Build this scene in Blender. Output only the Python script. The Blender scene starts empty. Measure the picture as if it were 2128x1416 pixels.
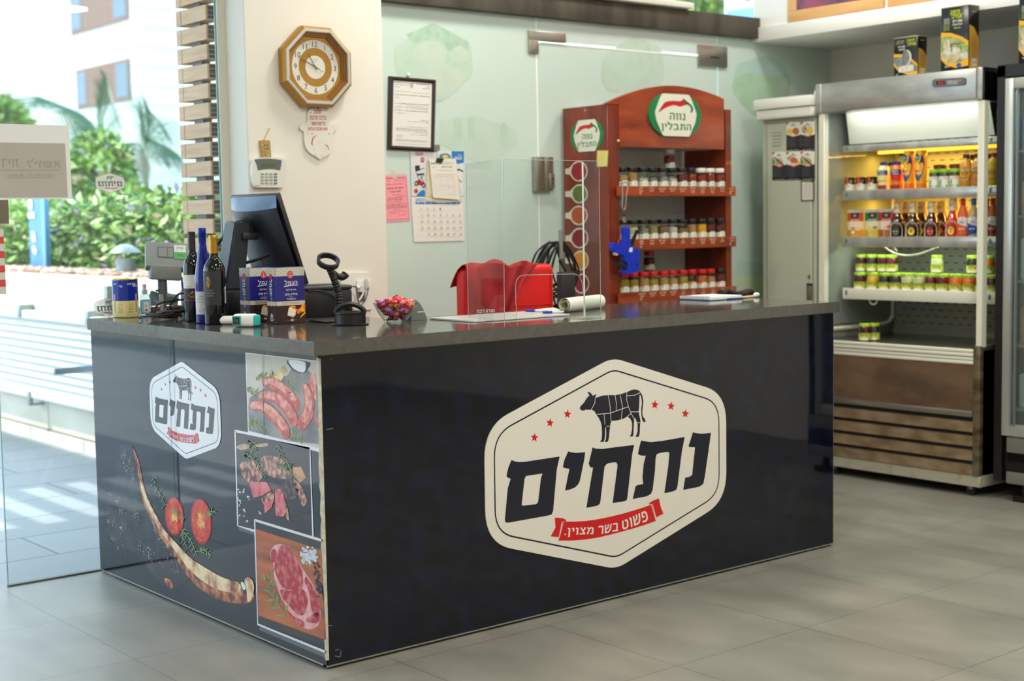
import bpy,bmesh,math,random
from mathutils import Vector,Matrix,geometry,noise as mnoise
scene=bpy.context.scene
COL=scene.collection
PI=math.pi
# ------------------------------------------------------------------ camera
CAM_POS=Vector((-2.22735,-3.64380,1.33971))
YAW,PITCH,ROLL,FPX=0.683536,0.0825626,-0.0171047,2974.11
_f=Vector((math.sin(YAW)*math.cos(PITCH),math.cos(YAW)*math.cos(PITCH),-math.sin(PITCH)))
_r0=Vector((math.cos(YAW),-math.sin(YAW),0.0))
_u0=_r0.cross(_f)
CAM_R=_r0*math.cos(ROLL)+_u0*math.sin(ROLL)
CAM_U=-_r0*math.sin(ROLL)+_u0*math.cos(ROLL)
CAM_F=_f
cam_data=bpy.data.cameras.new('camera')
cam_data.sensor_fit='HORIZONTAL'
cam_data.sensor_width=36.0
cam_data.lens=FPX/2128.0*36.0
cam_data.clip_start=0.05
cam_data.clip_end=300
cam_data.dof.use_dof=True
cam_data.dof.focus_distance=4.75
cam_data.dof.aperture_fstop=2.6
cam=bpy.data.objects.new('camera',cam_data)
cam.matrix_world=Matrix(((CAM_R.x,CAM_U.x,-CAM_F.x,CAM_POS.x),(CAM_R.y,CAM_U.y,-CAM_F.y,CAM_POS.y),(CAM_R.z,CAM_U.z,-CAM_F.z,CAM_POS.z),(0,0,0,1)))
COL.objects.link(cam)
scene.camera=cam
# ------------------------------------------------------------------ look, sky, sun, ceiling lamps
scene.view_settings.view_transform='Standard'
scene.view_settings.look='None'
scene.view_settings.gamma=1.0
scene.view_settings.use_curve_mapping=False
scene.view_settings.exposure=-0.55
world=bpy.data.worlds.new('sky')
scene.world=world
world.use_nodes=True
bg=world.node_tree.nodes['Background']
bg.inputs[0].default_value=(0.66,0.84,1.0,1)
bg.inputs[1].default_value=6.5
def sun_lamp(energy,direction):
 d=bpy.data.lights.new('sun','SUN')
 d.energy=energy
 d.angle=0.009
 d.color=(1.0,0.95,0.86)
 o=bpy.data.objects.new('sun',d)
 o.rotation_euler=Vector(direction).to_track_quat('Z','Y').to_euler()
 COL.objects.link(o)
sun_lamp(8.0,(-0.50,0.62,1.05))
ROOM=dict(x0=-3.6,x1=4.53,y0=-6.5,y1=1.685,h=3.3)
LAMPS=[(-2.0,-0.9,30),(0.2,-1.0,46),(2.3,-1.0,46),(-1.8,-3.2,30),(0.4,-3.2,46),(2.4,-3.2,46),(1.5,0.95,34),(3.3,0.75,24),(0.4,-5.2,40),(2.8,-5.2,30)]
LAMP_COLOR=(1.0,0.945,0.84)
for(lx,ly,le)in LAMPS:
 d=bpy.data.lights.new('ceiling_lamp_light','AREA')
 d.shape='DISK'
 d.size=0.34
 d.energy=le
 d.color=LAMP_COLOR
 o=bpy.data.objects.new('ceiling_lamp_light',d)
 o.location=(lx,ly,ROOM['h']-0.045)
 COL.objects.link(o)
 # ------------------------------------------------------------------ measuring: where a sight line meets a known plane
def hit(px,py,axis,val):
 d=CAM_R*((px-1064)/FPX)-CAM_U*((py-708)/FPX)+CAM_F
 t=(val-CAM_POS[axis])/d[axis]
 return CAM_POS+d*t
class Plane:
 """A real, axis-aligned plane; called with coordinates of an enlarged view it returns the point on that plane."""
 def __init__(s,axis,val,x0=0,y0=0,k=1.0):
  s.a,s.v,s.x0,s.y0,s.k=axis,val,x0,y0,k
 def __call__(s,x,y,off=0.0):
  return hit(s.x0+x/s.k,s.y0+y/s.k,s.a,s.v+off)
 def L(s,pts,off=0.0):
  return[s(x,y,off)for(x,y)in pts]
  # ------------------------------------------------------------------ materials
def lin(c):
 out=[]
 for v in c[:3]:
  v=v/255.0
  out.append(v/12.92 if v<=0.04045 else((v+0.055)/1.055)**2.4)
 return(out[0],out[1],out[2],1.0)
MATS={}
def mat(name,col,rough=0.5,metal=0.0,spec=0.5,noise=None,bump=None,emit=0,alpha=None,coat=0.0,coords='Object',trans=0.0,ior=None,sheen=0.0):
 """noise=(scale, colour2, detail[, (sx,sy,sz)]); bump=(scale, strength[, stretch])"""
 if name in MATS:
  return MATS[name]
 m=bpy.data.materials.new(name)
 m.use_nodes=True
 nt=m.node_tree
 b=nt.nodes['Principled BSDF']
 b.inputs['Base Color'].default_value=lin(col)
 b.inputs['Roughness'].default_value=rough
 b.inputs['Metallic'].default_value=metal
 b.inputs['Specular IOR Level'].default_value=spec
 if coat:
  b.inputs['Coat Weight'].default_value=coat
  b.inputs['Coat Roughness'].default_value=0.03
 if trans:
  b.inputs['Transmission Weight'].default_value=trans
 if ior:
  b.inputs['IOR'].default_value=ior
 if sheen:
  b.inputs['Sheen Weight'].default_value=sheen
 if emit:
  b.inputs['Emission Color'].default_value=lin(col)
  b.inputs['Emission Strength'].default_value=emit
 if alpha is not None:
  b.inputs['Alpha'].default_value=alpha
 tc=None
 def coord(stretch):
  nonlocal tc
  if tc is None:
   tc=nt.nodes.new('ShaderNodeTexCoord')
  mp=nt.nodes.new('ShaderNodeMapping')
  mp.inputs['Scale'].default_value=stretch
  nt.links.new(tc.outputs[coords],mp.inputs[0])
  return mp.outputs[0]
 if noise:
  n=nt.nodes.new('ShaderNodeTexNoise')
  n.inputs['Scale'].default_value=noise[0]
  n.inputs['Detail'].default_value=noise[2]if len(noise)>2 else 4
  nt.links.new(coord(noise[3]if len(noise)>3 else(1,1,1)),n.inputs['Vector'])
  cr=nt.nodes.new('ShaderNodeValToRGB')
  lo,hi=(noise[4]if len(noise)>4 else(0.35,0.65))
  cr.color_ramp.elements[0].position=lo
  cr.color_ramp.elements[1].position=hi
  cr.color_ramp.elements[0].color=lin(col)
  cr.color_ramp.elements[1].color=lin(noise[1])
  nt.links.new(n.outputs['Fac'],cr.inputs['Fac'])
  nt.links.new(cr.outputs['Color'],b.inputs['Base Color'])
 if bump:
  n=nt.nodes.new('ShaderNodeTexNoise')
  n.inputs['Scale'].default_value=bump[0]
  n.inputs['Detail'].default_value=bump[3]if len(bump)>3 else 2
  nt.links.new(coord(bump[2]if len(bump)>2 else(1,1,1)),n.inputs['Vector'])
  bp=nt.nodes.new('ShaderNodeBump')
  bp.inputs['Strength'].default_value=bump[1]
  bp.inputs['Distance'].default_value=0.01
  nt.links.new(n.outputs['Fac'],bp.inputs['Height'])
  nt.links.new(bp.outputs['Normal'],b.inputs['Normal'])
 MATS[name]=m
 return m
def thin_glass(name,tint=(235,245,240),rough=0.0,ior=1.5,haze=0.0):
 """window pane: clear with mirror-like reflection at grazing angles"""
 if name in MATS:
  return MATS[name]
 m=bpy.data.materials.new(name)
 m.use_nodes=True
 nt=m.node_tree
 nt.nodes.clear()
 out=nt.nodes.new('ShaderNodeOutputMaterial')
 tr=nt.nodes.new('ShaderNodeBsdfTransparent')
 tr.inputs[0].default_value=lin(tint)
 gl=nt.nodes.new('ShaderNodeBsdfGlossy')
 gl.inputs['Roughness'].default_value=rough
 fr=nt.nodes.new('ShaderNodeFresnel')
 ge=nt.nodes.new('ShaderNodeNewGeometry')
 mi=nt.nodes.new('ShaderNodeMix')
 mi.data_type='FLOAT'
 mi.inputs[2].default_value=ior
 mi.inputs[3].default_value=1.0/ior
 nt.links.new(ge.outputs['Backfacing'],mi.inputs[0])
 nt.links.new(mi.outputs[0],fr.inputs[0])
 mx=nt.nodes.new('ShaderNodeMixShader')
 nt.links.new(fr.outputs[0],mx.inputs[0])
 nt.links.new(tr.outputs[0],mx.inputs[1])
 nt.links.new(gl.outputs[0],mx.inputs[2])
 last=mx
 if haze:
  df=nt.nodes.new('ShaderNodeBsdfDiffuse')
  df.inputs[0].default_value=(0.9,0.95,0.95,1)
  m2=nt.nodes.new('ShaderNodeMixShader')
  m2.inputs[0].default_value=haze
  nt.links.new(mx.outputs[0],m2.inputs[1])
  nt.links.new(df.outputs[0],m2.inputs[2])
  last=m2
 nt.links.new(last.outputs[0],out.inputs[0])
 MATS[name]=m
 return m
def grained(name,c1,c2,scale=3.0,stretch=(1,1,1),rough=0.35,spec=0.5,coat=0.0):
 return mat(name,c1,rough=rough,spec=spec,noise=(scale,c2,8,stretch),coat=coat)
 # ------------------------------------------------------------------ geometry
_text_cache={}
# outlines of the square Hebrew letters (x to the right, baseline 0, letter height 1); several outlines or a hole where needed
HEB={'א':[[(0,1),(.22,1),(.42,.68),(.54,.78),(.56,1),(.76,1),(.73,.68),(.54,.5),(.8,0),(.58,0),(.38,.36),(.24,.26),(.2,0),(0,0),(.04,.36),(.26,.52)]],'ב':[[(.02,1),(.55,1),(.72,.85),(.72,.18),(.82,.18),(.82,0),(0,0),(0,.18),(.52,.18),(.52,.76),(.47,.82),(.02,.82)]],'ג':[[(.02,1),(.26,1),(.4,.88),(.4,.42),(.5,0),(.31,0),(.26,.24),(.2,.18),(.16,0),(-.02,0),(.02,.18),(.2,.4),(.2,.78),(.15,.82),(.02,.82)]],'ד':[[(0,1),(.78,1),(.78,.82),(.66,.82),(.66,0),(.46,0),(.46,.82),(0,.82)]],'ה':[[(0,1),(.6,1),(.76,.85),(.76,0),(.56,0),(.56,.78),(.52,.82),(0,.82)],[(.04,.6),(.23,.6),(.23,0),(.04,0)]],'ו':[[(0,1),(.18,1),(.32,.86),(.32,0),(.12,0),(.12,.78),(.08,.82),(0,.82)]],'ז':[[(0,1),(.5,1),(.5,.82),(.36,.82),(.36,0),(.16,0),(.16,.82),(0,.82)]],'ח':[[(.02,1),(.6,1),(.76,.85),(.76,0),(.56,0),(.56,.78),(.52,.82),(.22,.82),(.22,0),(.02,0)]],'ט':[[(0,1),(.2,1),(.2,.28),(.3,.18),(.5,.18),(.6,.3),(.6,.72),(.52,.82),(.36,.82),(.36,1),(.6,1),(.8,.8),(.8,.22),(.6,0),(.2,0),(0,.22)]],'י':[[(0,1),(.18,1),(.32,.86),(.32,.45),(.12,.45),(.12,.78),(.08,.82),(0,.82)]],'ך':[[(0,1),(.6,1),(.74,.86),(.74,-.3),(.54,-.3),(.54,.82),(0,.82)]],'כ':[[(0,1),(.45,1),(.7,.78),(.7,.22),(.45,0),(0,0),(0,.18),(.38,.18),(.5,.3),(.5,.7),(.38,.82),(0,.82)]],'ל':[[(0,1.35),(.2,1.35),(.2,1),(.7,1),(.7,.72),(.42,0),(.2,0),(.48,.7),(.48,.82),(0,.82)]],'ם':[[(0,1),(.6,1),(.78,.85),(.78,0),(0,0)],'hole',[(.2,.18),(.58,.18),(.58,.78),(.54,.82),(.2,.82)]],'מ':[[(0,1),(.2,1),(.27,.85),(.4,1),(.6,1),(.8,.8),(.8,0),(.42,0),(.42,.18),(.6,.18),(.6,.72),(.52,.82),(.46,.82),(.33,.62),(.2,0),(0,0),(.14,.6)]],'ן':[[(0,1),(.18,1),(.32,.86),(.32,-.3),(.12,-.3),(.12,.78),(.08,.82),(0,.82)]],'נ':[[(.1,1),(.3,1),(.45,.86),(.45,0),(0,0),(0,.18),(.25,.18),(.25,.78),(.2,.82),(.1,.82)]],'ס':[[(0,1),(.6,1),(.8,.8),(.8,.25),(.55,0),(.25,0),(.02,.25),(.02,.82),(0,.82)],'hole',[(.22,.3),(.32,.18),(.48,.18),(.6,.3),(.6,.74),(.52,.82),(.22,.82)]],'ע':[[(0,1),(.2,1),(.34,.36),(.5,.5),(.55,.62),(.55,1),(.75,1),(.75,.55),(.66,.38),(.3,.02),(.02,-.12),(.02,.08),(.18,.18)]],'פ':[[(.02,1),(.5,1),(.75,.78),(.75,.22),(.5,0),(0,0),(0,.18),(.42,.18),(.55,.3),(.55,.7),(.42,.82),(.22,.82),(.22,.6),(.38,.6),(.38,.44),(.02,.44)]],'ף':[[(.02,1),(.55,1),(.75,.82),(.75,-.3),(.55,-.3),(.55,.76),(.48,.82),(.22,.82),(.22,.6),(.38,.6),(.38,.44),(.02,.44)]],'צ':[[(0,1),(.2,1),(.38,.68),(.5,.8),(.5,1),(.7,1),(.7,.74),(.48,.5),(.7,.14),(.7,0),(0,0),(0,.18),(.44,.18)]],'ץ':[[(0,1),(.2,1),(.34,.7),(.48,.8),(.5,1),(.7,1),(.7,.76),(.4,.48),(.36,-.3),(.16,-.3),(.2,.6)]],'ק':[[(0,1),(.55,1),(.74,.84),(.74,.6),(.55,0),(.36,0),(.54,.6),(.54,.76),(.48,.82),(0,.82)],[(.04,.6),(.24,.6),(.24,-.3),(.04,-.3)]],'ר':[[(0,1),(.55,1),(.72,.84),(.72,0),(.52,0),(.52,.76),(.46,.82),(0,.82)]],'ש':[[(0,1),(.2,1),(.23,.55),(.33,.6),(.4,.72),(.4,1),(.6,1),(.6,.66),(.5,.5),(.25,.36),(.28,.18),(.5,.18),(.68,.32),(.74,.5),(.78,1),(.98,1),(.94,.4),(.78,.12),(.56,0),(.06,0)]],'ת':[[(.06,1),(.66,1),(.82,.85),(.82,0),(.62,0),(.62,.78),(.58,.82),(.36,.82),(.36,.15),(.26,0),(0,0),(0,.18),(.12,.18),(.16,.24),(.16,.82),(.06,.82)]],'״':[[(.05,1),(.2,1),(.14,.65),(.05,.65)],[(.3,1),(.45,1),(.39,.65),(.3,.65)]],'׳':[[(.05,1),(.2,1),(.14,.65),(.05,.65)]],'.':[[(0,0),(.18,0),(.18,.18),(0,.18)]],}
def text_shape(s,bold=0.0,res=2):
 key=(s,bold,res)
 if key in _text_cache:
  return _text_cache[key]
 v=[];f=[]
 if any('\u0590'<=ch<='\u05ff' for ch in s):
  x=0.0
  for ch in s[::-1]:
   if ch==' ':
    x+=0.42
    continue
   if ch in HEB:
    parts=[]
    for q in HEB[ch]:
     if q=='hole':
      continue
     if len(parts)and 'hole' in HEB[ch]:
      parts[-1].append(q)
     else:
      parts.append([q])
    wd=0.0
    for loops in parts:
     tris=geometry.tessellate_polygon([[Vector((a,b,0))for a,b in l]for l in loops])
     allv=[p for l in loops for p in l]
     n=len(v)
     v+=[(x+a,b)for a,b in allv]
     for t in tris:
      p,q,r=(allv[i]for i in t)
      ccw=(q[0]-p[0])*(r[1]-p[1])-(q[1]-p[1])*(r[0]-p[0])>0
      f.append(tuple(i+n for i in(t if ccw else t[::-1])))
     wd=max(wd,max(p[0]for p in allv))
    x+=wd+0.16
   else:
    v2,f2,a2=text_shape(ch,0.02,res)
    n=len(v)
    v+=[(x+p[0]*a2,p[1])for p in v2]
    f+=[tuple(i+n for i in t)for t in f2]
    x+=a2+0.16
 else:
  c=bpy.data.curves.new('lettering','FONT')
  c.body=s
  c.resolution_u=res
  c.offset=bold
  o=bpy.data.objects.new('lettering',c)
  me=bpy.data.meshes.new_from_object(o)
  v=[(p.co.x,p.co.y)for p in me.vertices]
  f=[tuple(p.vertices)for p in me.polygons]
  bpy.data.objects.remove(o)
  bpy.data.curves.remove(c)
  bpy.data.meshes.remove(me)
 if v:
  x0=min(p[0]for p in v);x1=max(p[0]for p in v)
  y0=min(p[1]for p in v);y1=max(p[1]for p in v)
  sx=max(x1-x0,1e-6);sy=max(y1-y0,1e-6)
  v=[((p[0]-x0)/sx,(p[1]-y0)/sy)for p in v]
  asp=sx/sy
 else:
  asp=1
 _text_cache[key]=(v,f,asp)
 return _text_cache[key]
def smooth_path(pts,n=6,closed=True):
 """Catmull-Rom through the points"""
 P=[Vector(p)for p in pts]
 N=len(P)
 out=[]
 rng=range(N)if closed else range(N-1)
 for i in rng:
  if closed:
   a,b,c,d=P[(i-1)%N],P[i],P[(i+1)%N],P[(i+2)%N]
  else:
   a,b,c,d=P[max(i-1,0)],P[i],P[i+1],P[min(i+2,N-1)]
  for k in range(n):
   t=k/n
   out.append(0.5*((2*b)+(c-a)*t+(2*a-5*b+4*c-d)*t*t+(3*b-a-3*c+d)*t**3))
 if not closed:
  out.append(P[-1].copy())
 return out
def round_poly(pts,radii,n=5):
 """2D or 3D polygon with rounded corners (quadratic blends)"""
 P=[Vector(p)for p in pts]
 N=len(P)
 if not hasattr(radii,'__len__'):
  radii=[radii]*N
 out=[]
 for i in range(N):
  p=P[i]
  a=P[i-1]-p
  b=P[(i+1)%N]-p
  r=min(radii[i],a.length*0.48,b.length*0.48)
  if r<=1e-6:
   out.append(p)
   continue
  s=p+a.normalized()*r
  e=p+b.normalized()*r
  for k in range(n+1):
   t=k/n
   out.append(s*(1-t)**2+p*2*t*(1-t)+e*t*t)
 return out
def inset2d(pts,d):
 """move every edge of a convex 2D polygon inwards by d"""
 P=[Vector(p)for p in pts]
 N=len(P)
 area=sum(P[i].x*P[(i+1)%N].y-P[(i+1)%N].x*P[i].y for i in range(N))
 sg=1 if area>0 else-1
 out=[]
 for i in range(N):
  p0,p1,p2=P[i-1],P[i],P[(i+1)%N]
  d1=(p1-p0).normalized();d2=(p2-p1).normalized()
  n1=Vector((-d1.y,d1.x))*sg;n2=Vector((-d2.y,d2.x))*sg
  a=p1+n1*d;b=p1+n2*d
  den=d1.x*d2.y-d1.y*d2.x
  if abs(den)<1e-6:
   out.append(a)
   continue
  t=((b.x-a.x)*d2.y-(b.y-a.y)*d2.x)/den
  out.append(a+d1*t)
 return out
def frame(o,u,v):
 u=Vector(u).normalized();v=Vector(v).normalized();w=u.cross(v)
 o=Vector(o)
 return Matrix(((u.x,v.x,w.x,o.x),(u.y,v.y,w.y,o.y),(u.z,v.z,w.z,o.z),(0,0,0,1)))
def at(x,y,z,rz=0.0):
 return Matrix.Translation((x,y,z))@Matrix.Rotation(rz,4,'Z')
class MB:
 def __init__(s):
  s.v=[];s.f=[];s.mi=[];s.sm=[];s.mats=[]
 def _m(s,m):
  if m not in s.mats:
   s.mats.append(m)
  return s.mats.index(m)
 def raw(s,verts,faces,m,M=None,smooth=False):
  b=len(s.v)
  if M is not None:
   s.v+=[M@Vector(p)for p in verts]
  else:
   s.v+=[Vector(p)for p in verts]
  k=s._m(m)
  for f in faces:
   s.f.append(tuple(i+b for i in f));s.mi.append(k);s.sm.append(smooth)
  return s
 def box(s,lo,hi,m,bev=0.0,seg=2,M=None):
  lo=Vector(lo);hi=Vector(hi)
  lo,hi=Vector(map(min,lo,hi)),Vector(map(max,lo,hi))
  if bev<=0:
   x0,y0,z0=lo;x1,y1,z1=hi
   V=[(x0,y0,z0),(x1,y0,z0),(x1,y1,z0),(x0,y1,z0),(x0,y0,z1),(x1,y0,z1),(x1,y1,z1),(x0,y1,z1)]
   F=[(3,2,1,0),(4,5,6,7),(0,1,5,4),(1,2,6,5),(2,3,7,6),(3,0,4,7)]
   return s.raw(V,F,m,M)
  bm=bmesh.new()
  bmesh.ops.create_cube(bm,size=1.0)
  d=hi-lo
  for v in bm.verts:
   v.co=Vector(((v.co.x+0.5)*d.x+lo.x,(v.co.y+0.5)*d.y+lo.y,(v.co.z+0.5)*d.z+lo.z))
  bmesh.ops.bevel(bm,geom=bm.edges[:],offset=min(bev,min(d)*0.49),segments=seg,affect='EDGES',profile=0.5)
  s.from_bm(bm,m,M,True)
  return s
 def from_bm(s,bm,m,M=None,smooth=True):
  bm.verts.ensure_lookup_table();bm.verts.index_update()
  V=[v.co.copy()for v in bm.verts]
  F=[tuple(v.index for v in f.verts)for f in bm.faces]
  bm.free()
  s.raw(V,F,m,M,smooth)
 def lathe(s,prof,m,seg=24,M=None,smooth=True,sx=1.0,sy=1.0,arc=None,cap=True):
  """prof: list of (r, z) from bottom to top; m one material or one per profile step"""
  n=len(prof)
  if arc is None:
   ang=[2*PI*i/seg for i in range(seg)];wrap=True
  else:
   ang=[arc[0]+(arc[1]-arc[0])*i/seg for i in range(seg+1)];wrap=False
  A=len(ang)
  V=[]
  for(r,z)in prof:
   for a in ang:
    V.append((r*math.cos(a)*sx,r*math.sin(a)*sy,z))
  groups={}
  for j in range(n-1):
   mm=m[j]if isinstance(m,(list,tuple))else m
   for i in range(A if wrap else A-1):
    i2=(i+1)%A
    a,b,c,d=j*A+i,j*A+i2,(j+1)*A+i2,(j+1)*A+i
    groups.setdefault(mm,[]).append((a,b,c,d))
  m0=m[0]if isinstance(m,(list,tuple))else m
  m1=m[-1]if isinstance(m,(list,tuple))else m
  if wrap and cap:
   if prof[0][0]>1e-6:
    groups.setdefault(m0,[]).append(tuple(reversed(range(A))))
   if prof[-1][0]>1e-6:
    groups.setdefault(m1,[]).append(tuple(range((n-1)*A,n*A)))
  b=len(s.v)
  s.v+=[M@Vector(p)if M is not None else Vector(p)for p in V]
  for mm,F in groups.items():
   k=s._m(mm)
   for f in F:
    s.f.append(tuple(i+b for i in f));s.mi.append(k);s.sm.append(smooth)
  return s
 def cyl(s,p0,p1,r,m,seg=16,r2=None,smooth=True):
  p0=Vector(p0);p1=Vector(p1)
  d=p1-p0
  M=Matrix.Translation(p0)@d.to_track_quat('Z','Y').to_matrix().to_4x4()
  return s.lathe([(r,0),(r if r2 is None else r2,d.length)],m,seg,M,smooth)
 def tube(s,pts,r,m,seg=8,closed=False):
  P=[Vector(p)for p in pts]
  N=len(P)
  rr=r if hasattr(r,'__len__')else[r]*N
  V=[]
  up=None
  for i in range(N):
   if closed:
    t=(P[(i+1)%N]-P[i-1])
   else:
    t=P[min(i+1,N-1)]-P[max(i-1,0)]
   if t.length<1e-9:
    t=Vector((0,0,1))
   t.normalize()
   if up is None:
    up=Vector((0,0,1))if abs(t.z)<0.9 else Vector((1,0,0))
   a=(up-t*up.dot(t))
   if a.length<1e-6:
    a=t.orthogonal()
   a.normalize()
   up=a
   b=t.cross(a)
   for k in range(seg):
    an=2*PI*k/seg
    V.append(P[i]+a*(math.cos(an)*rr[i])+b*(math.sin(an)*rr[i]))
  F=[]
  for i in range(N if closed else N-1):
   j=(i+1)%N
   for k in range(seg):
    k2=(k+1)%seg
    F.append((i*seg+k,i*seg+k2,j*seg+k2,j*seg+k))
  if not closed:
   F.append(tuple(reversed(range(seg))))
   F.append(tuple(range((N-1)*seg,N*seg)))
  return s.raw(V,F,m,None,True)
 def flat(s,pts,m,holes=(),M=None,depth=0.0,smooth=False):
  """filled polygon given in 3D (or in 2D with M); depth extrudes it along its normal (or M's third axis)"""
  def up3(p):
   p=Vector(p)
   if len(p)==2:
    p=Vector((p.x,p.y,0))
   return M@p if M is not None else p
  loops=[[up3(p)for p in pts]]+[[up3(p)for p in h]for h in holes]
  allv=[p for l in loops for p in l]
  tris=geometry.tessellate_polygon(loops)
  if depth==0:
   return s.raw(allv,[tuple(t)for t in tris],m,None,smooth)
  if M is not None:
   nrm=(M.to_3x3()@Vector((0,0,1))).normalized()
  else:
   nrm=geometry.normal(loops[0])if len(loops[0])>2 else Vector((0,0,1))
  top=[p+nrm*depth for p in allv]
  n=len(allv)
  F=[]
  tn=None
  for t in tris:
   a,b,c=(allv[i]for i in t)
   up=(b-a).cross(c-a).dot(nrm)>0
   t=tuple(t)
   F.append(tuple(i+n for i in(t if up else t[::-1])))
   F.append(t[::-1]if up else t)
  s.raw(allv+top,F,m,None,smooth)
  o=0
  for l in loops:
   k=len(l)
   W=[tuple(x)for x in l]+[tuple(x+nrm*depth)for x in l]
   s.raw(W,[(i,(i+1)%k,k+(i+1)%k,k+i)for i in range(k)],m,None,smooth)
   o+=k
  return s
 def strip(s,pts,width,m,nrm,off=0.0):
  """thin printed line along 3D points on a surface with normal nrm"""
  P=[Vector(p)for p in pts]
  nrm=Vector(nrm).normalized()
  V=[]
  for i in range(len(P)):
   t=(P[min(i+1,len(P)-1)]-P[max(i-1,0)]).normalized()
   side=nrm.cross(t).normalized()*(width/2)
   V+=[P[i]+side+nrm*off,P[i]-side+nrm*off]
  F=[(2*i,2*i+1,2*i+3,2*i+2)for i in range(len(P)-1)]
  return s.raw(V,F,m)
 def textq(s,txt,m,bl,br,tr,tl,bold=0.0,res=2):
  """lettering stretched over a quad"""
  v,f,asp=text_shape(txt,bold,res)
  bl,br,tr,tl=Vector(bl),Vector(br),Vector(tr),Vector(tl)
  V=[bl*(1-x)*(1-y)+br*x*(1-y)+tr*x*y+tl*(1-x)*y for(x,y)in v]
  return s.raw(V,f,m)
 def text(s,txt,m,M,height,cx=0.0,cy=0.0,bold=0.0,width=None,align='C',res=2):
  """lettering in the plane of M, centred at cx, cy"""
  v,f,asp=text_shape(txt,bold,res)
  w=width if width else height*asp
  x0=cx-w/2 if align=='C' else(cx if align=='L' else cx-w)
  return s.raw([(x0+x*w,cy-height/2+y*height,0)for(x,y)in v],f,m,M)
 def ring(s,c,r0,r1,m,M,seg=40,z=0.0):
  V=[]
  for i in range(seg):
   a=2*PI*i/seg
   V+=[(c[0]+r0*math.cos(a),c[1]+r0*math.sin(a),z),(c[0]+r1*math.cos(a),c[1]+r1*math.sin(a),z)]
  F=[(2*i,2*i+1,2*((i+1)%seg)+1,2*((i+1)%seg))for i in range(seg)]
  return s.raw(V,F,m,M)
 def disc(s,c,r,m,M,seg=32,z=0.0,sy=1.0):
  V=[(c[0]+r*math.cos(2*PI*i/seg),c[1]+r*sy*math.sin(2*PI*i/seg),z)for i in range(seg)]
  return s.raw(V,[tuple(range(seg))],m,M)
 def quad(s,x0,y0,x1,y1,m,M,z=0.0):
  return s.raw([(x0,y0,z),(x1,y0,z),(x1,y1,z),(x0,y1,z)],[(0,1,2,3)],m,M)
 def ball(s,c,r,m,seg=12,rings=8,sc=(1,1,1),M=None):
  prof=[(max(1e-7,r*math.sin(PI*i/rings)),-r*math.cos(PI*i/rings))for i in range(rings+1)]
  MM=Matrix.Translation(c)@Matrix.Diagonal((sc[0],sc[1],sc[2],1))
  if M is not None:
   MM=M@MM
  return s.lathe(prof,m,seg,MM,True,cap=False)
 def build(s,name,parent=None,local=False,origin=None):
  me=bpy.data.meshes.new(name)
  if parent is not None:
   off=Vector((0,0,0))
   if not local:
    q=parent
    while q is not None:
     off+=q.location
     q=q.parent
  elif local:
   off=Vector((0,0,0))
  else:
   if origin is None:
    xs=[p.x for p in s.v];ys=[p.y for p in s.v];zs=[p.z for p in s.v]
    off=Vector(((min(xs)+max(xs))/2,(min(ys)+max(ys))/2,min(zs)))
   else:
    off=Vector(origin)
  me.from_pydata([tuple(p-off)for p in s.v],[],s.f)
  for m in s.mats:
   me.materials.append(m)
  me.polygons.foreach_set('material_index',s.mi)
  me.polygons.foreach_set('use_smooth',s.sm)
  me.update()
  if any(s.sm):
   me.set_sharp_from_angle(angle=math.radians(38))
  o=bpy.data.objects.new(name,me)
  COL.objects.link(o)
  if parent is not None:
   o.parent=parent
  elif not local:
   o.location=off
  return o
def tag(o,label=None,cat=None,group=None,kind=None):
 if label:o['label']=label
 if cat:o['category']=cat
 if group:o['group']=group
 if kind:o['kind']=kind
 return o
def thing(name,loc,label,cat,group=None,rz=0.0):
 o=bpy.data.objects.new(name,None)
 o.empty_display_size=0.05
 o.location=loc
 o.rotation_euler=(0,0,rz)
 COL.objects.link(o)
 return tag(o,label,cat,group)
KIDS={}
def copy_tree(o,parent=None):
 c=o.copy()
 COL.objects.link(c)
 c.parent=parent
 for ch in list(o.children):
  copy_tree(ch,c)
 return c
def structure(mb,name):
 o=mb.build(name)
 o['kind']='structure'
 return o
def ordinal(i):
 return['first','second','third','fourth','fifth','sixth','seventh','eighth','ninth','tenth','eleventh','twelfth','thirteenth'][i]
random.seed(7)
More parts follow.
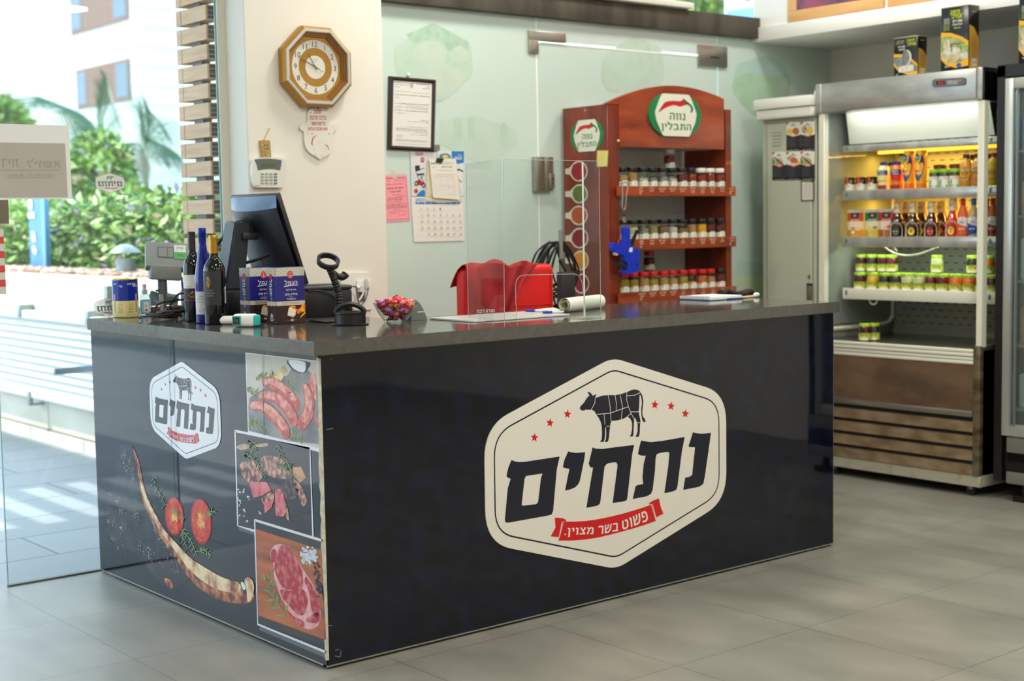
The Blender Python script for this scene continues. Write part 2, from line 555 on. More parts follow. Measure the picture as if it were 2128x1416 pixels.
# == THE ROOM
YG=1.685
M_wall=mat('painted wall',(233,229,219),0.75,noise=(2.0,(229,225,214),3))
M_ceil=mat('ceiling paint',(232,230,224),0.8)
M_white=mat('white paint',(238,238,234),0.6)
M_steel=mat('brushed steel',(176,172,162),0.32,0.9,noise=(30,(166,162,152),4,(1,1,8)))
M_dirtysteel=mat('worn steel',(150,140,120),0.38,0.75,noise=(6,(96,78,56),6,(1,1,3)))
M_black=mat('black plastic',(16,16,18),0.42)
M_blackgloss=mat('black gloss',(10,10,12),0.12)
M_clear=thin_glass('window glass',(246,250,250),haze=0.02)
M_glassedge=mat('glass edge green',(96,140,132),0.15)
def tile_material():
 m=bpy.data.materials.new('floor tiles')
 m.use_nodes=True
 nt=m.node_tree
 b=nt.nodes['Principled BSDF']
 tc=nt.nodes.new('ShaderNodeTexCoord')
 mp=nt.nodes.new('ShaderNodeMapping')
 mp.inputs['Location'].default_value=(-1.4012+0.598*8,0.6824+0.59*16,0)
 nt.links.new(tc.outputs['Object'],mp.inputs[0])
 br=nt.nodes.new('ShaderNodeTexBrick')
 br.offset=0.0
 br.inputs['Scale'].default_value=1.0
 br.inputs['Brick Width'].default_value=0.598
 br.inputs['Row Height'].default_value=0.59
 br.inputs['Mortar Size'].default_value=0.0016
 br.inputs['Mortar Smooth'].default_value=0.2
 br.inputs['Bias'].default_value=0
 br.inputs['Color1'].default_value=(1,1,1,1)
 br.inputs['Color2'].default_value=(0.93,0.93,0.93,1)
 br.inputs['Mortar'].default_value=(0.42,0.40,0.37,1)
 nt.links.new(mp.outputs[0],br.inputs['Vector'])
 n=nt.nodes.new('ShaderNodeTexNoise')
 n.inputs['Scale'].default_value=5.0
 n.inputs['Detail'].default_value=9
 mp2=nt.nodes.new('ShaderNodeMapping')
 mp2.inputs['Scale'].default_value=(1,0.45,1)
 mp2.inputs['Rotation'].default_value=(0,0,0.5)
 nt.links.new(tc.outputs['Object'],mp2.inputs[0])
 nt.links.new(mp2.outputs[0],n.inputs['Vector'])
 cr=nt.nodes.new('ShaderNodeValToRGB')
 cr.color_ramp.elements[0].position=0.3
 cr.color_ramp.elements[0].color=lin((122,121,113))
 cr.color_ramp.elements[1].position=0.72
 cr.color_ramp.elements[1].color=lin((146,145,136))
 nt.links.new(n.outputs['Fac'],cr.inputs[0])
 mx=nt.nodes.new('ShaderNodeMix')
 mx.data_type='RGBA'
 mx.blend_type='MULTIPLY'
 mx.inputs[0].default_value=1.0
 nt.links.new(cr.outputs[0],mx.inputs[6])
 nt.links.new(br.outputs['Color'],mx.inputs[7])
 nt.links.new(mx.outputs[2],b.inputs['Base Color'])
 b.inputs['Roughness'].default_value=0.36
 b.inputs['Specular IOR Level'].default_value=0.4
 return m
R=ROOM
f=MB();f.box((R['x0'],R['y0'],-0.06),(R['x1'],YG+0.01,0.0),tile_material())
fl=f.build('floor',origin=(0,0,0));fl['kind']='structure'
c=MB();c.box((R['x0'],R['y0'],R['h']),(R['x1'],YG+0.02,R['h']+0.1),M_ceil);structure(c,'ceiling')
w=MB();w.box((R['x1'],R['y0'],0),(R['x1']+0.12,YG+0.2,R['h']),M_wall);structure(w,'wall_right')
w=MB();w.box((R['x0']-0.12,R['y0'],0),(R['x0'],YG,R['h']),M_wall);structure(w,'wall_left')
w=MB();w.box((R['x0']-0.12,R['y0']-0.12,0),(R['x1']+0.12,R['y0'],R['h']),M_wall);structure(w,'wall_front')
# white column between the clear and the frosted glass
w=MB();w.box((0.622,1.515,0),(1.287,1.70,R['h']),M_wall,0.004,1)
w.box((0.588,1.672,0),(0.63,1.70,R['h']),mat('window jamb',(214,212,198),0.6));structure(w,'wall_column')
# clear pane left of the column; the shop entrance is open left of it
g=MB();g.box((-0.358,YG,0.004),(0.5845,YG+0.010,R['h']),M_clear)
g.box((0.5845,YG,0.004),(0.588,YG+0.010,R['h']),M_glassedge)
g.box((-0.361,YG,0.004),(-0.358,YG+0.010,R['h']),mat('glass edge pale',(150,185,190),0.2));structure(g,'window_1')
t=MB();t.box((-0.36,YG-0.006,0.0),(0.588,YG+0.016,0.006),mat('floor channel',(96,96,92),0.5));structure(t,'trim_1')
# frosted film glass
def frosted():
 m=mat('frosted film glass',(198,218,211),0.16,spec=0.5,noise=(1.3,(203,222,215),3))
 return m
M_frost=frosted()
M_frost2=mat('frosted film pale',(206,222,219),0.16)
DX0,DX1,DZ=2.303,3.566,2.200
w2=MB();w2.box((1.287,YG,0.0),(2.292,YG+0.012,2.42),M_frost)
# printed hexagon pictures on the film (seen through it, very pale)
P_g=Plane(1,YG-0.0006)
P_hex=Plane(1,YG-0.0006,780,0,2.1714)
H_g=mat('film print green',(180,208,192),0.18,noise=(9,(192,215,200),6))
H_d=mat('film print dark green',(162,196,174),0.18,noise=(26,(182,209,192),6))
H_p=mat('film print pale',(198,214,200),0.18,noise=(14,(190,211,198),5))
H_b=mat('film print blue',(186,213,212),0.18)
hexa=[(262,100),(430,190),(443,340),(290,468),(100,360),(80,215)]
w2.flat(round_poly(P_hex.L(hexa),0.035),H_g)
w2.flat(P_hex.L([(262,103),(420,190),(415,240),(330,230),(300,185),(230,180),(180,200),(140,155)],-0.0004),H_d)
w2.flat(smooth_path(P_hex.L([(165,240),(215,190),(285,190),(318,240),(300,290),(215,300)],-0.0005)),H_p)
w2.flat(smooth_path(P_hex.L([(150,350),(200,300),(300,290),(400,330),(395,380),(290,455),(180,400)],-0.0006)),H_p)
w2.flat(smooth_path(P_hex.L([(335,240),(380,205),(420,240),(415,275),(360,285)],-0.0005)),H_p)
hx2=[(290,545),(450,520),(640,590),(640,660),(560,715),(470,740),(290,650)]
w2.flat(P_hex.L(hx2,0.0),mat('film print lower',(190,213,202),0.18,noise=(6,(198,218,206),4)))
for cx,cy in((372,580),(435,580),(580,605)):
 w2.flat(smooth_path(P_hex.L([(cx-16,cy-40),(cx+6,cy-50),(cx+18,cy-20),(cx+16,cy+40),(cx+6,cy+62),(cx+2,cy+30),(cx-8,cy+62),(cx-14,cy+30)],-0.0005)),H_g)
o=w2.build('window_2');o['kind']='structure'
w3=MB();w3.box((DX1+0.012,YG,0.0),(4.53,YG+0.012,2.42),M_frost)
w3.box((DX0-0.002,YG,DZ+0.012),(DX1+0.003,YG+0.012,2.42),M_frost2)
h3=[(1785,245),(1860,305),(1862,425),(1745,535),(1620,425),(1622,290)]
w3.flat(round_poly(P_hex.L(h3),0.05),mat('film print sky',(178,208,206),0.18,noise=(3,(186,214,205),3)))
w3.flat(smooth_path(P_hex.L([(1624,350),(1700,330),(1790,345),(1861,335),(1862,425),(1745,533),(1621,425)],-0.0005)),mat('film print meadow',(166,204,180),0.18,noise=(9,(186,214,186),5)))
w3.flat(smooth_path(P_hex.L([(1830,395),(1850,370),(1860,400),(1850,430),(1815,460)],-0.0008)),H_p)
P_r=Plane(1,YG-0.0006)
w3.flat(P_r.L([(1532,540),(1588,548),(1588,640),(1532,640)]),mat('film print sea',(170,205,206),0.18,noise=(2,(190,216,200),3)))
w3.flat(P_r.L([(1532,572),(1588,575),(1588,650),(1532,650)],-0.0004),mat('film print yellow field',(206,222,178),0.18,noise=(3,(196,218,190),3)))
o=w3.build('window_3');o['kind']='structure'
dr=MB();dr.box((DX0,YG,0.008),(DX1,YG+0.012,DZ),M_frost)
h2=[(1160,160),(1290,215),(1306,290),(1300,380),(1200,425),(1060,415),(1018,370),(1022,260)]
dr.flat(round_poly(P_hex.L(h2),0.04),mat('film print middle',(184,210,197),0.18,noise=(8,(197,217,208),5)))
for k in range(5):
 x=1150+k*24
 dr.flat(smooth_path(P_hex.L([(x,190+k*6),(x+18,196+k*6),(x+36,300+k*5),(x+22,310+k*5)],-0.0005)),H_g if k%2 else H_p)
dr.flat(smooth_path(P_hex.L([(1026,350),(1060,340),(1100,385),(1080,410),(1040,400)],-0.0005)),H_p)
door=dr.build('door_1');door['kind']='structure'
fit=MB()
fit.box((2.240,YG-0.014,DZ+0.006),(2.475,YG-0.001,2.255),M_steel,0.003)
fit.box((2.240,YG-0.014,2.145),(2.300,YG-0.001,DZ+0.012),M_steel,0.003)
fit.build('corner_fitting',door)
fit=MB()
fit.box((3.412,YG-0.014,2.150),(3.636,YG-0.001,2.262),M_steel,0.003)
fit.box((3.500,YG-0.0152,DZ-0.004),(3.570,YG-0.0138,DZ+0.004),M_black)
fit.build('corner_fitting',door)
# bright edge of the door leaf; a white strip paints daylight into the seam
sm=MB()
M_seam=mat('polished glass edge',(236,246,240),0.05,spec=0.8)
sm.box((DX0+0.02,YG-0.0025,DZ-0.004),(DX1,YG-0.0005,DZ+0.004),M_seam)
sm.box((2.2925,YG+0.001,0.01),(2.3025,YG+0.011,2.41),mat('seam daylight',(250,252,250),0.3,trans=0.0))
sm.build('glass_edge_and_daylight',door)
lk=MB()
lk.box((2.253,YG-0.030,1.485),(2.311,YG-0.001,1.652),M_steel,0.003)
lk.box((2.313,YG-0.030,1.487),(2.368,YG-0.001,1.652),M_steel,0.003)
lock=lk.build('lock_case',door)
ly=MB();ly.box((2.334,YG-0.040,1.500),(2.367,YG-0.030,1.572),M_steel,0.004)
ly.lathe([(0.0,0),(0.006,0.001),(0.006,0.004),(0.0,0.005)],mat('lock cylinder',(120,110,95),0.3,0.9),12,frame((2.352,YG-0.040,1.546),(1,0,0),(0,0,1)))
ly.flat([(-0.0015,-0.010),(0.0015,-0.010),(0.0015,0.004),(-0.0015,0.004)],M_black,M=frame((2.352,YG-0.0403,1.524),(1,0,0),(0,0,1)))
ly.build('lock_cylinder',lock)
# steel beam above the glass, clear transom over it
b=MB()
M_beam=mat('stained steel beam',(92,88,78),0.5,0.4,noise=(9,(66,62,54),6,(1,1,0.25)))
b.box((1.287,YG-0.05,2.318),(3.86,YG+0.07,2.428),M_beam,0.002)
structure(b,'trim_2')
g=MB();g.box((1.287,YG+0.005,2.42),(3.86,YG+0.012,R['h']),M_clear)
g.box((3.41,YG+0.004,2.42),(3.416,YG+0.013,R['h']),M_glassedge);structure(g,'window_4')
tl=MB();tl.box((1.9,YG-0.085,2.430),(3.30,YG-0.020,2.462),mat('batten housing',(226,224,214),0.4),0.006)
tl.box((3.296,YG-0.083,2.432),(3.304,YG-0.022,2.46),M_white)
tag(tl.build('light_batten'),'slim white light batten lying on top of the stained steel beam','lamp')
# white bulkhead over the fridges
s=MB();s.box((3.845,R['y0']+0.3,2.300),(R['x1'],YG-0.002,2.378),M_white,0.004)
structure(s,'trim_3')
s=MB();s.box((3.862,R['y0']+0.3,2.378),(R['x1'],YG-0.002,R['h']),M_white);structure(s,'wall_bulkhead')
# == THE COUNTER
L,W,HT,HB=2.412,1.668,1.0,0.957
M_top=mat('worktop laminate',(86,84,79),0.09,spec=0.6,noise=(40,(78,76,71),3))
wt=MB()
outline=[(-0.039,-0.039),(2.404,-0.039),(2.404,0.615),(0.69,0.615),(0.69,1.44),(0.60,1.50),(0.60,1.66),(-0.039,1.612)]
bm=bmesh.new()
vs=[bm.verts.new((x,y,HB))for x,y in outline]
fc=bm.faces.new(vs)
r=bmesh.ops.extrude_face_region(bm,geom=[fc])
for e in r['geom']:
 if isinstance(e,bmesh.types.BMVert):
  e.co.z=HT
bmesh.ops.recalc_face_normals(bm,faces=bm.faces[:])
bmesh.ops.bevel(bm,geom=[e for e in bm.edges if abs(e.verts[0].co.z-e.verts[1].co.z)<1e-6],offset=0.0025,segments=2,affect='EDGES')
wt.from_bm(bm,M_top)
wto=wt.build('worktop')
tag(wto,'long grey laminate worktop with an L shape lying on the dark blue counter','worktop')
WAVE=(1.7,0.10,(1,0.5,1.8),1)
def gloss(name,col,noise=None,rough=0.03,coat=0.15):
 return mat(name,col,rough,spec=0.5,noise=noise,bump=WAVE,coat=coat)
G_navy=gloss('navy stone print',(9,11,20),(3.0,(14,20,42),9,(1,1,0.8)),coat=0)
G_dark=gloss('charcoal print',(20,26,34),(5,(26,33,42),6))
G_sky=gloss('upper navy print',(8,10,19),(16.0,(15,25,54),14,(1,1,1),(0.40,0.85)),coat=0)
M_trimsteel=mat('aluminium trim',(176,176,170),0.3,0.8)
counter=thing('counter',(0,0,0),'glossy dark blue shop counter with meat pictures and a hexagon sign','counter')
m=MB()
m.box((0.03,0.03,0.0),(L-0.02,0.56,0.018),M_black)
m.box((0.03,0.03,0.0),(0.58,W-0.06,0.018),M_black)
m.build('plinth',counter)
m=MB()
m.box((0.02,0.02,0.016),(L-0.004,0.58,HB),mat('counter carcass',(196,194,188),0.6))
m.build('carcass',counter)
m=MB();m.box((0.02,0.58,0.016),(0.60,W-0.02,HB),mat('counter carcass',(196,194,188),0.6));m.build('carcass',counter)
m=MB()
m.box((-0.004,-0.004,0.008),(L,0.018,0.0125),M_trimsteel)
m.box((-0.004,0.0,0.008),(0.018,W,0.0125),M_trimsteel)
m.box((L-0.004,-0.002,0.010),(L+0.001,0.5,HB),M_trimsteel)
m.build('metal_edge',counter)
ce=MB()
random.seed(3)
pts=[]
for i in range(46):
 z=0.03+i*(HB-0.04)/45
 wd=0.004+0.006*random.random()*(1.5 if 0.2<z<0.65 else 0.9)
 pts.append((z,wd))
V=[];F=[]
for z,wd in pts:
 V+=[(-0.0046,-0.0046,z),(-0.0046,wd,z),(0.003,-0.0046,z)]
for i in range(len(pts)-1):
 a=3*i
 F+=[(a,a+1,a+4,a+3),(a+2,a,a+3,a+5)]
ce.raw(V,F,mat('torn film edge',(214,210,196),0.6,noise=(60,(190,184,160),4)))
ce.build('worn_corner',counter)
# ---- front panel
FP=MB()
FP.box((0.0,-0.003,0.0125),(L-0.002,0.02,HB),G_navy)
FR=Plane(1,-0.0034)
Fz=Plane(1,-0.0034,980,720,2.95)
# mottled blue stone in the upper part of the print
random.seed(12)
pp=[(0.004,-0.0034,HB-0.004),(L-0.006,-0.0034,HB-0.004)]
low=[]
for i in range(41):
 x=L-0.006-(L-0.012)*i/40
 low.append((x,-0.0034,0.016))
FP.flat(pp+low,G_sky)
G_scr=gloss('scratch print',(120,124,128),rough=0.3)
for(x0,y0,x1,y1)in[(667,893,684,891),(660,1300,682,1301),(684,1352,697,1350),(684,1364,698,1366),(697,1352,699,1366),(676,748,681,744)]:
 FP.strip([FR(x0+12,y0,-0.0004),FR(x1+8,y1,-0.0004)],0.0022,G_scr,(0,-1,0))
front=FP.build('front_panel',counter)
sg=MB()
S_white=mat('sign white acrylic',(226,222,212),0.12,coat=0.3)
S_navy=mat('sign navy film',(20,22,40),0.15)
S_red=mat('sign red film',(206,18,24),0.15)
Z0=-0.0068
Sz=Plane(1,Z0,980,720,2.95)
hexs=[(867,70),(1560,290),(1562,946),(888,1366),(88,1211),(78,495)]
MF=frame((0,Z0,0),(1,0,0),(0,0,1))
h2d=[(p.x,p.z)for p in Sz.L(hexs)]
RAD=[0.045,0.11,0.11,0.045,0.11,0.11]
outer=round_poly([Vector((a,b))for a,b in h2d],RAD,8)
MFb=frame((0,-0.0031,0),(1,0,0),(0,0,1))
sg.flat([(p.x,p.y)for p in outer],S_white,M=MFb,depth=0.0037)
i1=inset2d(h2d,0.0375);i2=inset2d(h2d,0.0425)
r1=round_poly(i1,[x*0.72 for x in RAD],8);r2=round_poly(i2,[x*0.68 for x in RAD],8)
MFt=frame((0,Z0-0.0004,0),(1,0,0),(0,0,1))
n=len(r1)
sg.raw([(p.x,p.y,0)for p in r1]+[(p.x,p.y,0)for p in r2],[(i,(i+1)%n,n+(i+1)%n,n+i)for i in range(n)],S_navy,MFt)
COW=[(663,380),(668,368),(690,345),(706,318),(715,308),(722,303),(718,292),(708,280),(725,282),(738,294),(743,304),(765,293),(760,310),(755,317),(775,312),(800,303),(840,299),(880,300),(920,292),(960,278),(980,268),(1000,264),(1020,268),(1035,280),(1048,305),(1053,340),(1049,380),(1047,410),(1050,430),(1062,445),(1067,462),(1055,465),(1046,450),(1041,420),(1040,385),(1044,345),(1040,310),(1031,294),(1029,320),(1028,370),(1024,400),(1030,430),(1036,460),(1032,490),(1031,530),(1025,555),(1005,555),(1013,538),(1018,520),(1018,480),(1010,456),(1000,435),(996,460),(994,500),(992,540),(988,553),(968,553),(978,540),(984,510),(984,470),(975,447),(955,430),(930,445),(890,455),(857,458),(850,480),(846,520),(842,560),(838,580),(832,587),(816,587),(824,570),(826,530),(823,495),(819,500),(818,545),(815,575),(808,587),(788,587),(798,570),(800,530),(798,490),(792,465),(780,440),(765,420),(755,400),(740,390),(720,390),(700,388),(690,395),(672,392)]
CUTS=[[(838,301),(850,375),(855,458)],[(880,302),(888,350),(886,395)],[(910,296),(925,370),(918,447)],[(952,281),(950,325),(962,372),(978,412),(998,450)],[(765,418),(850,410),(920,385),(962,370)],[(950,305),(1000,300),(1034,284)],[(758,318),(755,350),(732,392)],[(975,402),(1026,402)],[(812,418),(818,482)],[(826,491),(846,490)],[(955,430),(978,412)],[(1014,470),(1034,468)]]
LETTERS=[([(245,697),(262,705),(290,710),(330,708),(540,676),(530,720),(522,760),(500,1010),(490,1032),(470,1038),(225,1082),(208,1080),(204,1065),(222,870),(240,812),(222,806),(214,795),(225,745)],[(335,795),(435,780),(425,810),(408,955),(398,968),(315,978),(307,972),(325,812)]),([(592,645),(610,650),(640,654),(697,650),(690,700),(665,820),(655,845),(635,865),(605,878),(573,885),(590,800),(600,752),(575,748),(560,742),(568,700)],None),([(742,620),(760,628),(800,630),(860,622),(997,605),(985,660),(955,930),(950,945),(930,952),(865,961),(895,730),(888,712),(870,712),(840,717),(825,725),(815,740),(790,950),(785,968),(770,978),(704,991),(735,800),(745,745),(728,742),(718,720)],None),([(1040,578),(1060,582),(1100,588),(1170,580),(1307,556),(1290,640),(1262,860),(1255,880),(1235,890),(1182,901),(1205,740),(1212,670),(1212,650),(1195,648),(1150,655),(1134,664),(1128,690),(1125,760),(1110,880),(1100,905),(1075,920),(988,937),(1005,860),(1015,852),(1052,845),(1048,800),(1055,720),(1068,672),(1040,670),(1020,662),(1030,610)],None),([(1357,527),(1375,532),(1410,537),(1468,530),(1460,590),(1430,800),(1420,845),(1395,862),(1297,881),(1310,805),(1330,803),(1352,790),(1370,620),(1335,618),(1330,612),(1345,565)],None)]
STARS=[(386,560),(481,470),(588,416),(1124,358),(1223,367),(1311,413)]
RIBBON=[[(557,1075),(630,1075),(700,1072),(780,1060),(850,1045),(930,1026),(1000,1005),(1060,986),(1107,970),(1120,1020),(1132,1070),(1070,1093),(1000,1115),(920,1137),(850,1155),(780,1172),(700,1185),(620,1191),(533,1192),(548,1130)],[(510,1052),(530,1051),(560,1055),(580,1065),(580,1073),(552,1075),(545,1120),(535,1170),(485,1166),(515,1110)],[(1148,932),(1160,985),(1176,1027),(1132,1050),(1122,1010),(1110,968),(1085,970),(1090,962),(1105,950)]]
def logo(mb,P,off,ink,red,paper,line_w=0.0022,text=True,nrm=(0,-1,0),mirror=False):
 """the butcher's emblem: cow with cut lines, stars, lettering and ribbon. P maps sign coordinates to points."""
 def pl(pts,k):
  return[P(x,y,off*k)for x,y in pts]
 mb.flat(pl(COW,1),ink)
 for c_ in CUTS:
  mb.strip(pl(c_,1.6),line_w,paper,nrm)
 for o_,h_ in LETTERS:
  mb.flat(pl(o_,1),ink,[pl(h_,1)]if h_ else())
 for(sx,sy)in STARS:
  st=[]
  for k in range(10):
   a=-PI/2+k*PI/5+0.1
   rr=29 if k%2==0 else 12.5
   st.append((sx+rr*0.85*math.cos(a),sy+rr*math.sin(a)))
  mb.flat(pl(st,1),red)
 for rb in RIBBON:
  mb.flat(pl(rb,1),red)
 mb.strip(pl([(564,1078),(549,1130),(539,1172)],1.6),line_w,paper,nrm)
 mb.strip(pl([(1102,974),(1116,1020),(1130,1068)],1.6),line_w,paper,nrm)
 if text:
  q=[('פשוט',(925,1128),(1085,1070),(1072,1005),(922,1072)),('בשר',(775,1157),(898,1132),(902,1080),(778,1103)),('מצוין.',(568,1170),(745,1165),(750,1108),(572,1115))]
  for s_,a_,b_,c2,d_ in q:
   mb.textq(s_,paper,P(*a_,off*1.8),P(*b_,off*1.8),P(*c2,off*1.8),P(*d_,off*1.8),bold=0.02)
logo(sg,Sz,-0.0004,S_navy,S_red,S_white)
tag(sg.build('hexagon_sign',counter),'white hexagon sign with a dark cow, stars and lettering')
# == COUNTER, LEFT PANEL WITH PRINTED FOOD
XL=-0.0034
LP=MB()
LP.box((-0.003,0.0,0.0125),(0.02,W-0.002,HB),G_dark)
def LPl(x0,y0,k):
 return Plane(0,XL,x0,y0,k)
NL=(-1,0,0)
G_white=gloss('white print',(226,230,236))
G_seam=gloss('panel seam print',(30,26,26),rough=0.2)
ZA=LPl(490,720,7.08)
ZB=LPl(470,880,5.665)
ZC=LPl(500,1070,5.446)
ZD=LPl(200,900,3.828)
ZE=LPl(300,730,5.6)
G_sg=gloss('sausage print',(206,88,74),(42,(238,176,160),7,(1,1,1),(0.38,0.62)))
G_sg2=gloss('sausage print red',(178,40,24),(46,(226,104,70),7,(1,1,1),(0.4,0.66)))
G_sgd=gloss('sausage print shade',(120,40,34),(40,(160,70,56),5))
G_herb=gloss('herb print',(104,140,70),(60,(150,176,96),4))
G_herb2=gloss('rosemary print',(70,104,62),(60,(130,160,100),4))
G_board=gloss('slate print',(84,88,90),(7,(150,150,146),6))
G_pale=gloss('pale cloth print',(206,200,186),(6,(186,182,172),5))
G_fork=gloss('wooden fork print',(196,160,96))
G_bowl=gloss('bowl print',(232,234,236))
G_bowld=gloss('bowl dark print',(50,56,60))
G_pot=gloss('potato print',(226,176,90),(20,(236,214,160),4))
G_black=gloss('black print',(22,20,20))
def herb(P,path,n,ln,m,off,seed=1,wd=0.003):
 rnd=random.Random(seed)
 pts=smooth_path([Vector((a,b,0))for a,b in path],6,False)
 LP.strip([P(p.x,p.y,off)for p in pts],wd,m,NL)
 N=len(pts)
 for i in range(n):
  t=i/n*(N-1)
  k=int(t)
  p=pts[k];d=(pts[min(k+1,N-1)]-pts[max(k-1,0)]).normalized()
  sd=1 if i%2 else-1
  a=sd*(0.6+0.5*rnd.random())
  q=Vector((d.x*math.cos(a)-d.y*math.sin(a),d.x*math.sin(a)+d.y*math.cos(a),0))
  ll=ln*(0.6+0.6*rnd.random())
  nrm_=Vector((-q.y,q.x,0))*ll*0.11
  e=p+q*ll
  mid=p+q*ll*0.5
  LP.flat([P(p.x,p.y,off),P(mid.x+nrm_.x,mid.y+nrm_.y,off),P(e.x,e.y,off),P(mid.x-nrm_.x,mid.y-nrm_.y,off)],m)
def bent(P,path,wds,m,off,n=8):
 """sausage-like printed shape: a rounded band along a path given with its half widths"""
 pts=smooth_path([Vector((a,b,0))for a,b in path],n,False)
 N=len(pts)
 Wd=[]
 for i in range(N):
  t=i/(N-1)*(len(wds)-1);k=min(int(t),len(wds)-2);Wd.append(wds[k]*(1-(t-k))+wds[k+1]*(t-k))
 Lf=[];Rt=[]
 for i in range(N):
  d=(pts[min(i+1,N-1)]-pts[max(i-1,0)]).normalized()
  s_=i/(N-1)
  cap=min(1.0,math.sqrt(max(0.0,1-(1-min(s_,1-s_)/0.07)**2))if min(s_,1-s_)<0.07 else 1.0)
  w_=Wd[i]*max(cap,0.12)
  Lf.append((pts[i].x-d.y*w_,pts[i].y+d.x*w_));Rt.append((pts[i].x+d.y*w_,pts[i].y-d.x*w_))
 LP.flat([P(a,b,off)for a,b in Lf+Rt[::-1]],m)
o1,o2,o3,o4,o5,o6=-0.0004,-0.0008,-0.0012,-0.0016,-0.0020,-0.0024
# -- sausages
LP.flat(ZA.L([(140,92),(1212,215),(1236,1560),(180,1285)],o1),G_white)
LP.flat(ZA.L([(152,106),(1200,226),(1222,1500),(186,1250)],o2),G_pale)
LP.flat(ZA.L([(200,760),(500,560),(760,420),(820,330),(1080,360),(1205,600),(1215,1440),(800,1400),(190,1240),(185,900)],o3),G_board)
LP.flat(smooth_path(ZA.L([(765,205),(1075,235),(1060,330),(1010,390),(900,380),(800,310)],o4)),G_bowld)
LP.flat(smooth_path(ZA.L([(780,205),(1000,228),(1030,300),(1005,380),(920,370),(830,310)],o5)),G_bowl)
LP.flat(smooth_path(ZA.L([(560,410),(610,380),(690,395),(690,470),(640,525),(580,500)],o4)),G_pot)
LP.flat(smooth_path(ZA.L([(660,340),(700,290),(740,330),(755,385),(700,390)],o4)),G_fork)
for hh in([(300,500),(360,450),(440,430)],[(165,600),(210,640),(260,680),(330,670)],[(500,470),(540,440),(560,400)],[(760,500),(800,560),(850,610),(830,680)],[(240,1180),(330,1150),(430,1230)],[(830,1400),(850,1310),(840,1210)],[(860,1400),(960,1350),(930,1390)],[(190,1100),(250,1080),(210,1180)]):
 herb(ZA,hh,16,70,G_herb,o5,seed=int(hh[0][0]),wd=0.0022)
bent(ZA,[(390,560),(500,520),(640,590),(780,720),(870,830),(915,950)],[62,80,82,80,70,24],G_sg2,o4)
bent(ZA,[(390,545),(500,505),(640,570),(790,700),(880,800)],[40,50,50,48,30],G_sg,o5)
bent(ZA,[(335,740),(450,720),(600,760),(720,870),(820,1020),(875,1180)],[50,70,78,84,80,40],G_sg2,o5)
bent(ZA,[(335,735),(450,715),(610,760),(740,880),(840,1050)],[40,52,56,56,40],G_sg,o6)
bent(ZA,[(215,900),(330,870),(470,930),(600,1060),(700,1200),(760,1360)],[60,74,80,84,84,40],G_sg2,o6)
bent(ZA,[(215,890),(330,860),(480,925),(620,1065),(730,1230)],[50,56,58,58,44],G_sg,o6-0.0004)
bent(ZA,[(1010,550),(1060,690),(1085,850),(1050,1020),(980,1130),(960,1230)],[44,66,74,84,88,50],G_sg2,o5)
bent(ZA,[(1005,560),(1050,690),(1075,850),(1035,1010),(975,1110)],[34,48,50,52,44],G_sg,o6)
LP.flat(ZA.L([(1095,400),(1175,420),(1185,790),(1165,790),(1090,560)],o4),G_sg)
LP.flat(ZA.L([(1180,980),(1208,1000),(1220,1200),(1190,1180)],o4),G_sg2)
# -- picture border of the sliced meat
def border(P,pts,wd,off,m):
 Q=[P(x,y,off)for x,y in pts]
 LP.strip(Q,wd,m,NL)
M_in=gloss('dark wood print',(42,40,42),(5,(62,58,58),7,(1,0.4,3)))
LP.flat(ZB.L([(108,92),(985,270),(1020,1345),(136,1210)],o1),M_in)
border(ZB,[(104,90),(985,272),(1022,1340)],0.0085,o2,G_white)
border(ZB,[(104,88),(136,1208),(340,1270)],0.0085,o2,G_white)
G_grey=gloss('grey shadow print',(92,100,108))
border(ZB,[(150,1240),(340,1298)],0.012,o1,G_grey)
G_crust=gloss('crust print',(84,50,38),(48,(220,160,136),8,(1,1,1),(0.4,0.62)))
G_crustd=gloss('dark crust print',(44,36,34),(50,(110,90,80),6))
G_rare=gloss('rare meat print',(204,82,92),(30,(226,130,136),6,(1,1,0.3)))
G_rare2=gloss('rare slice print',(226,150,152),(50,(206,54,74),6))
G_spoon=gloss('wooden spoon print',(172,136,104),(30,(200,168,130),4))
G_wood=gloss('cutting board print',(214,164,104),(6,(190,130,76),6,(1,1,6)))
LP.flat(smooth_path(ZB.L([(120,280),(200,240),(300,260),(470,235),(480,270),(300,290),(180,315)],o2)),G_spoon)
LP.flat(ZB.L([(780,520),(880,510),(940,640),(870,700),(800,620)],o2),G_wood)
LP.flat(smooth_path(ZB.L([(175,470),(330,440),(400,520),(420,640),(330,700),(230,670),(170,560)],o2)),G_crust)
LP.flat(smooth_path(ZB.L([(420,400),(560,390),(700,440),(770,560),(700,650),(560,640),(430,560)],o2)),G_crust)
LP.flat(smooth_path(ZB.L([(620,740),(700,680),(800,690),(850,780),(820,880),(720,900),(650,840)],o3)),G_crustd)
LP.flat(smooth_path(ZB.L([(800,650),(880,740),(950,900),(900,980),(850,850),(810,760)],o3)),G_crust)
LP.flat(ZB.L([(268,690),(480,690),(530,790),(430,850),(320,880)],o4),G_rare)
LP.flat(ZB.L([(410,890),(520,810),(570,830),(560,930),(440,960)],o4),G_crust)
LP.flat(ZB.L([(440,930),(565,900),(530,1000),(455,1060)],o5),G_rare)
bent(ZB,[(605,775),(625,850),(635,960),(640,1100)],[30,52,62,50],G_rare2,o5)
LP.flat(ZB.L([(690,900),(720,980),(745,1150),(715,1130),(690,1020)],o4),G_crust)
for hh in([(590,260),(640,390),(700,480),(780,640)],[(300,410),(370,470),(420,560),(460,640)],[(210,340),(270,400)],[(300,300),(290,230),(330,330)],[(600,515),(700,510),(760,520)]):
 herb(ZB,hh,18,60,G_herb2,o6,seed=int(hh[0][1]),wd=0.003)
rs=random.Random(4)
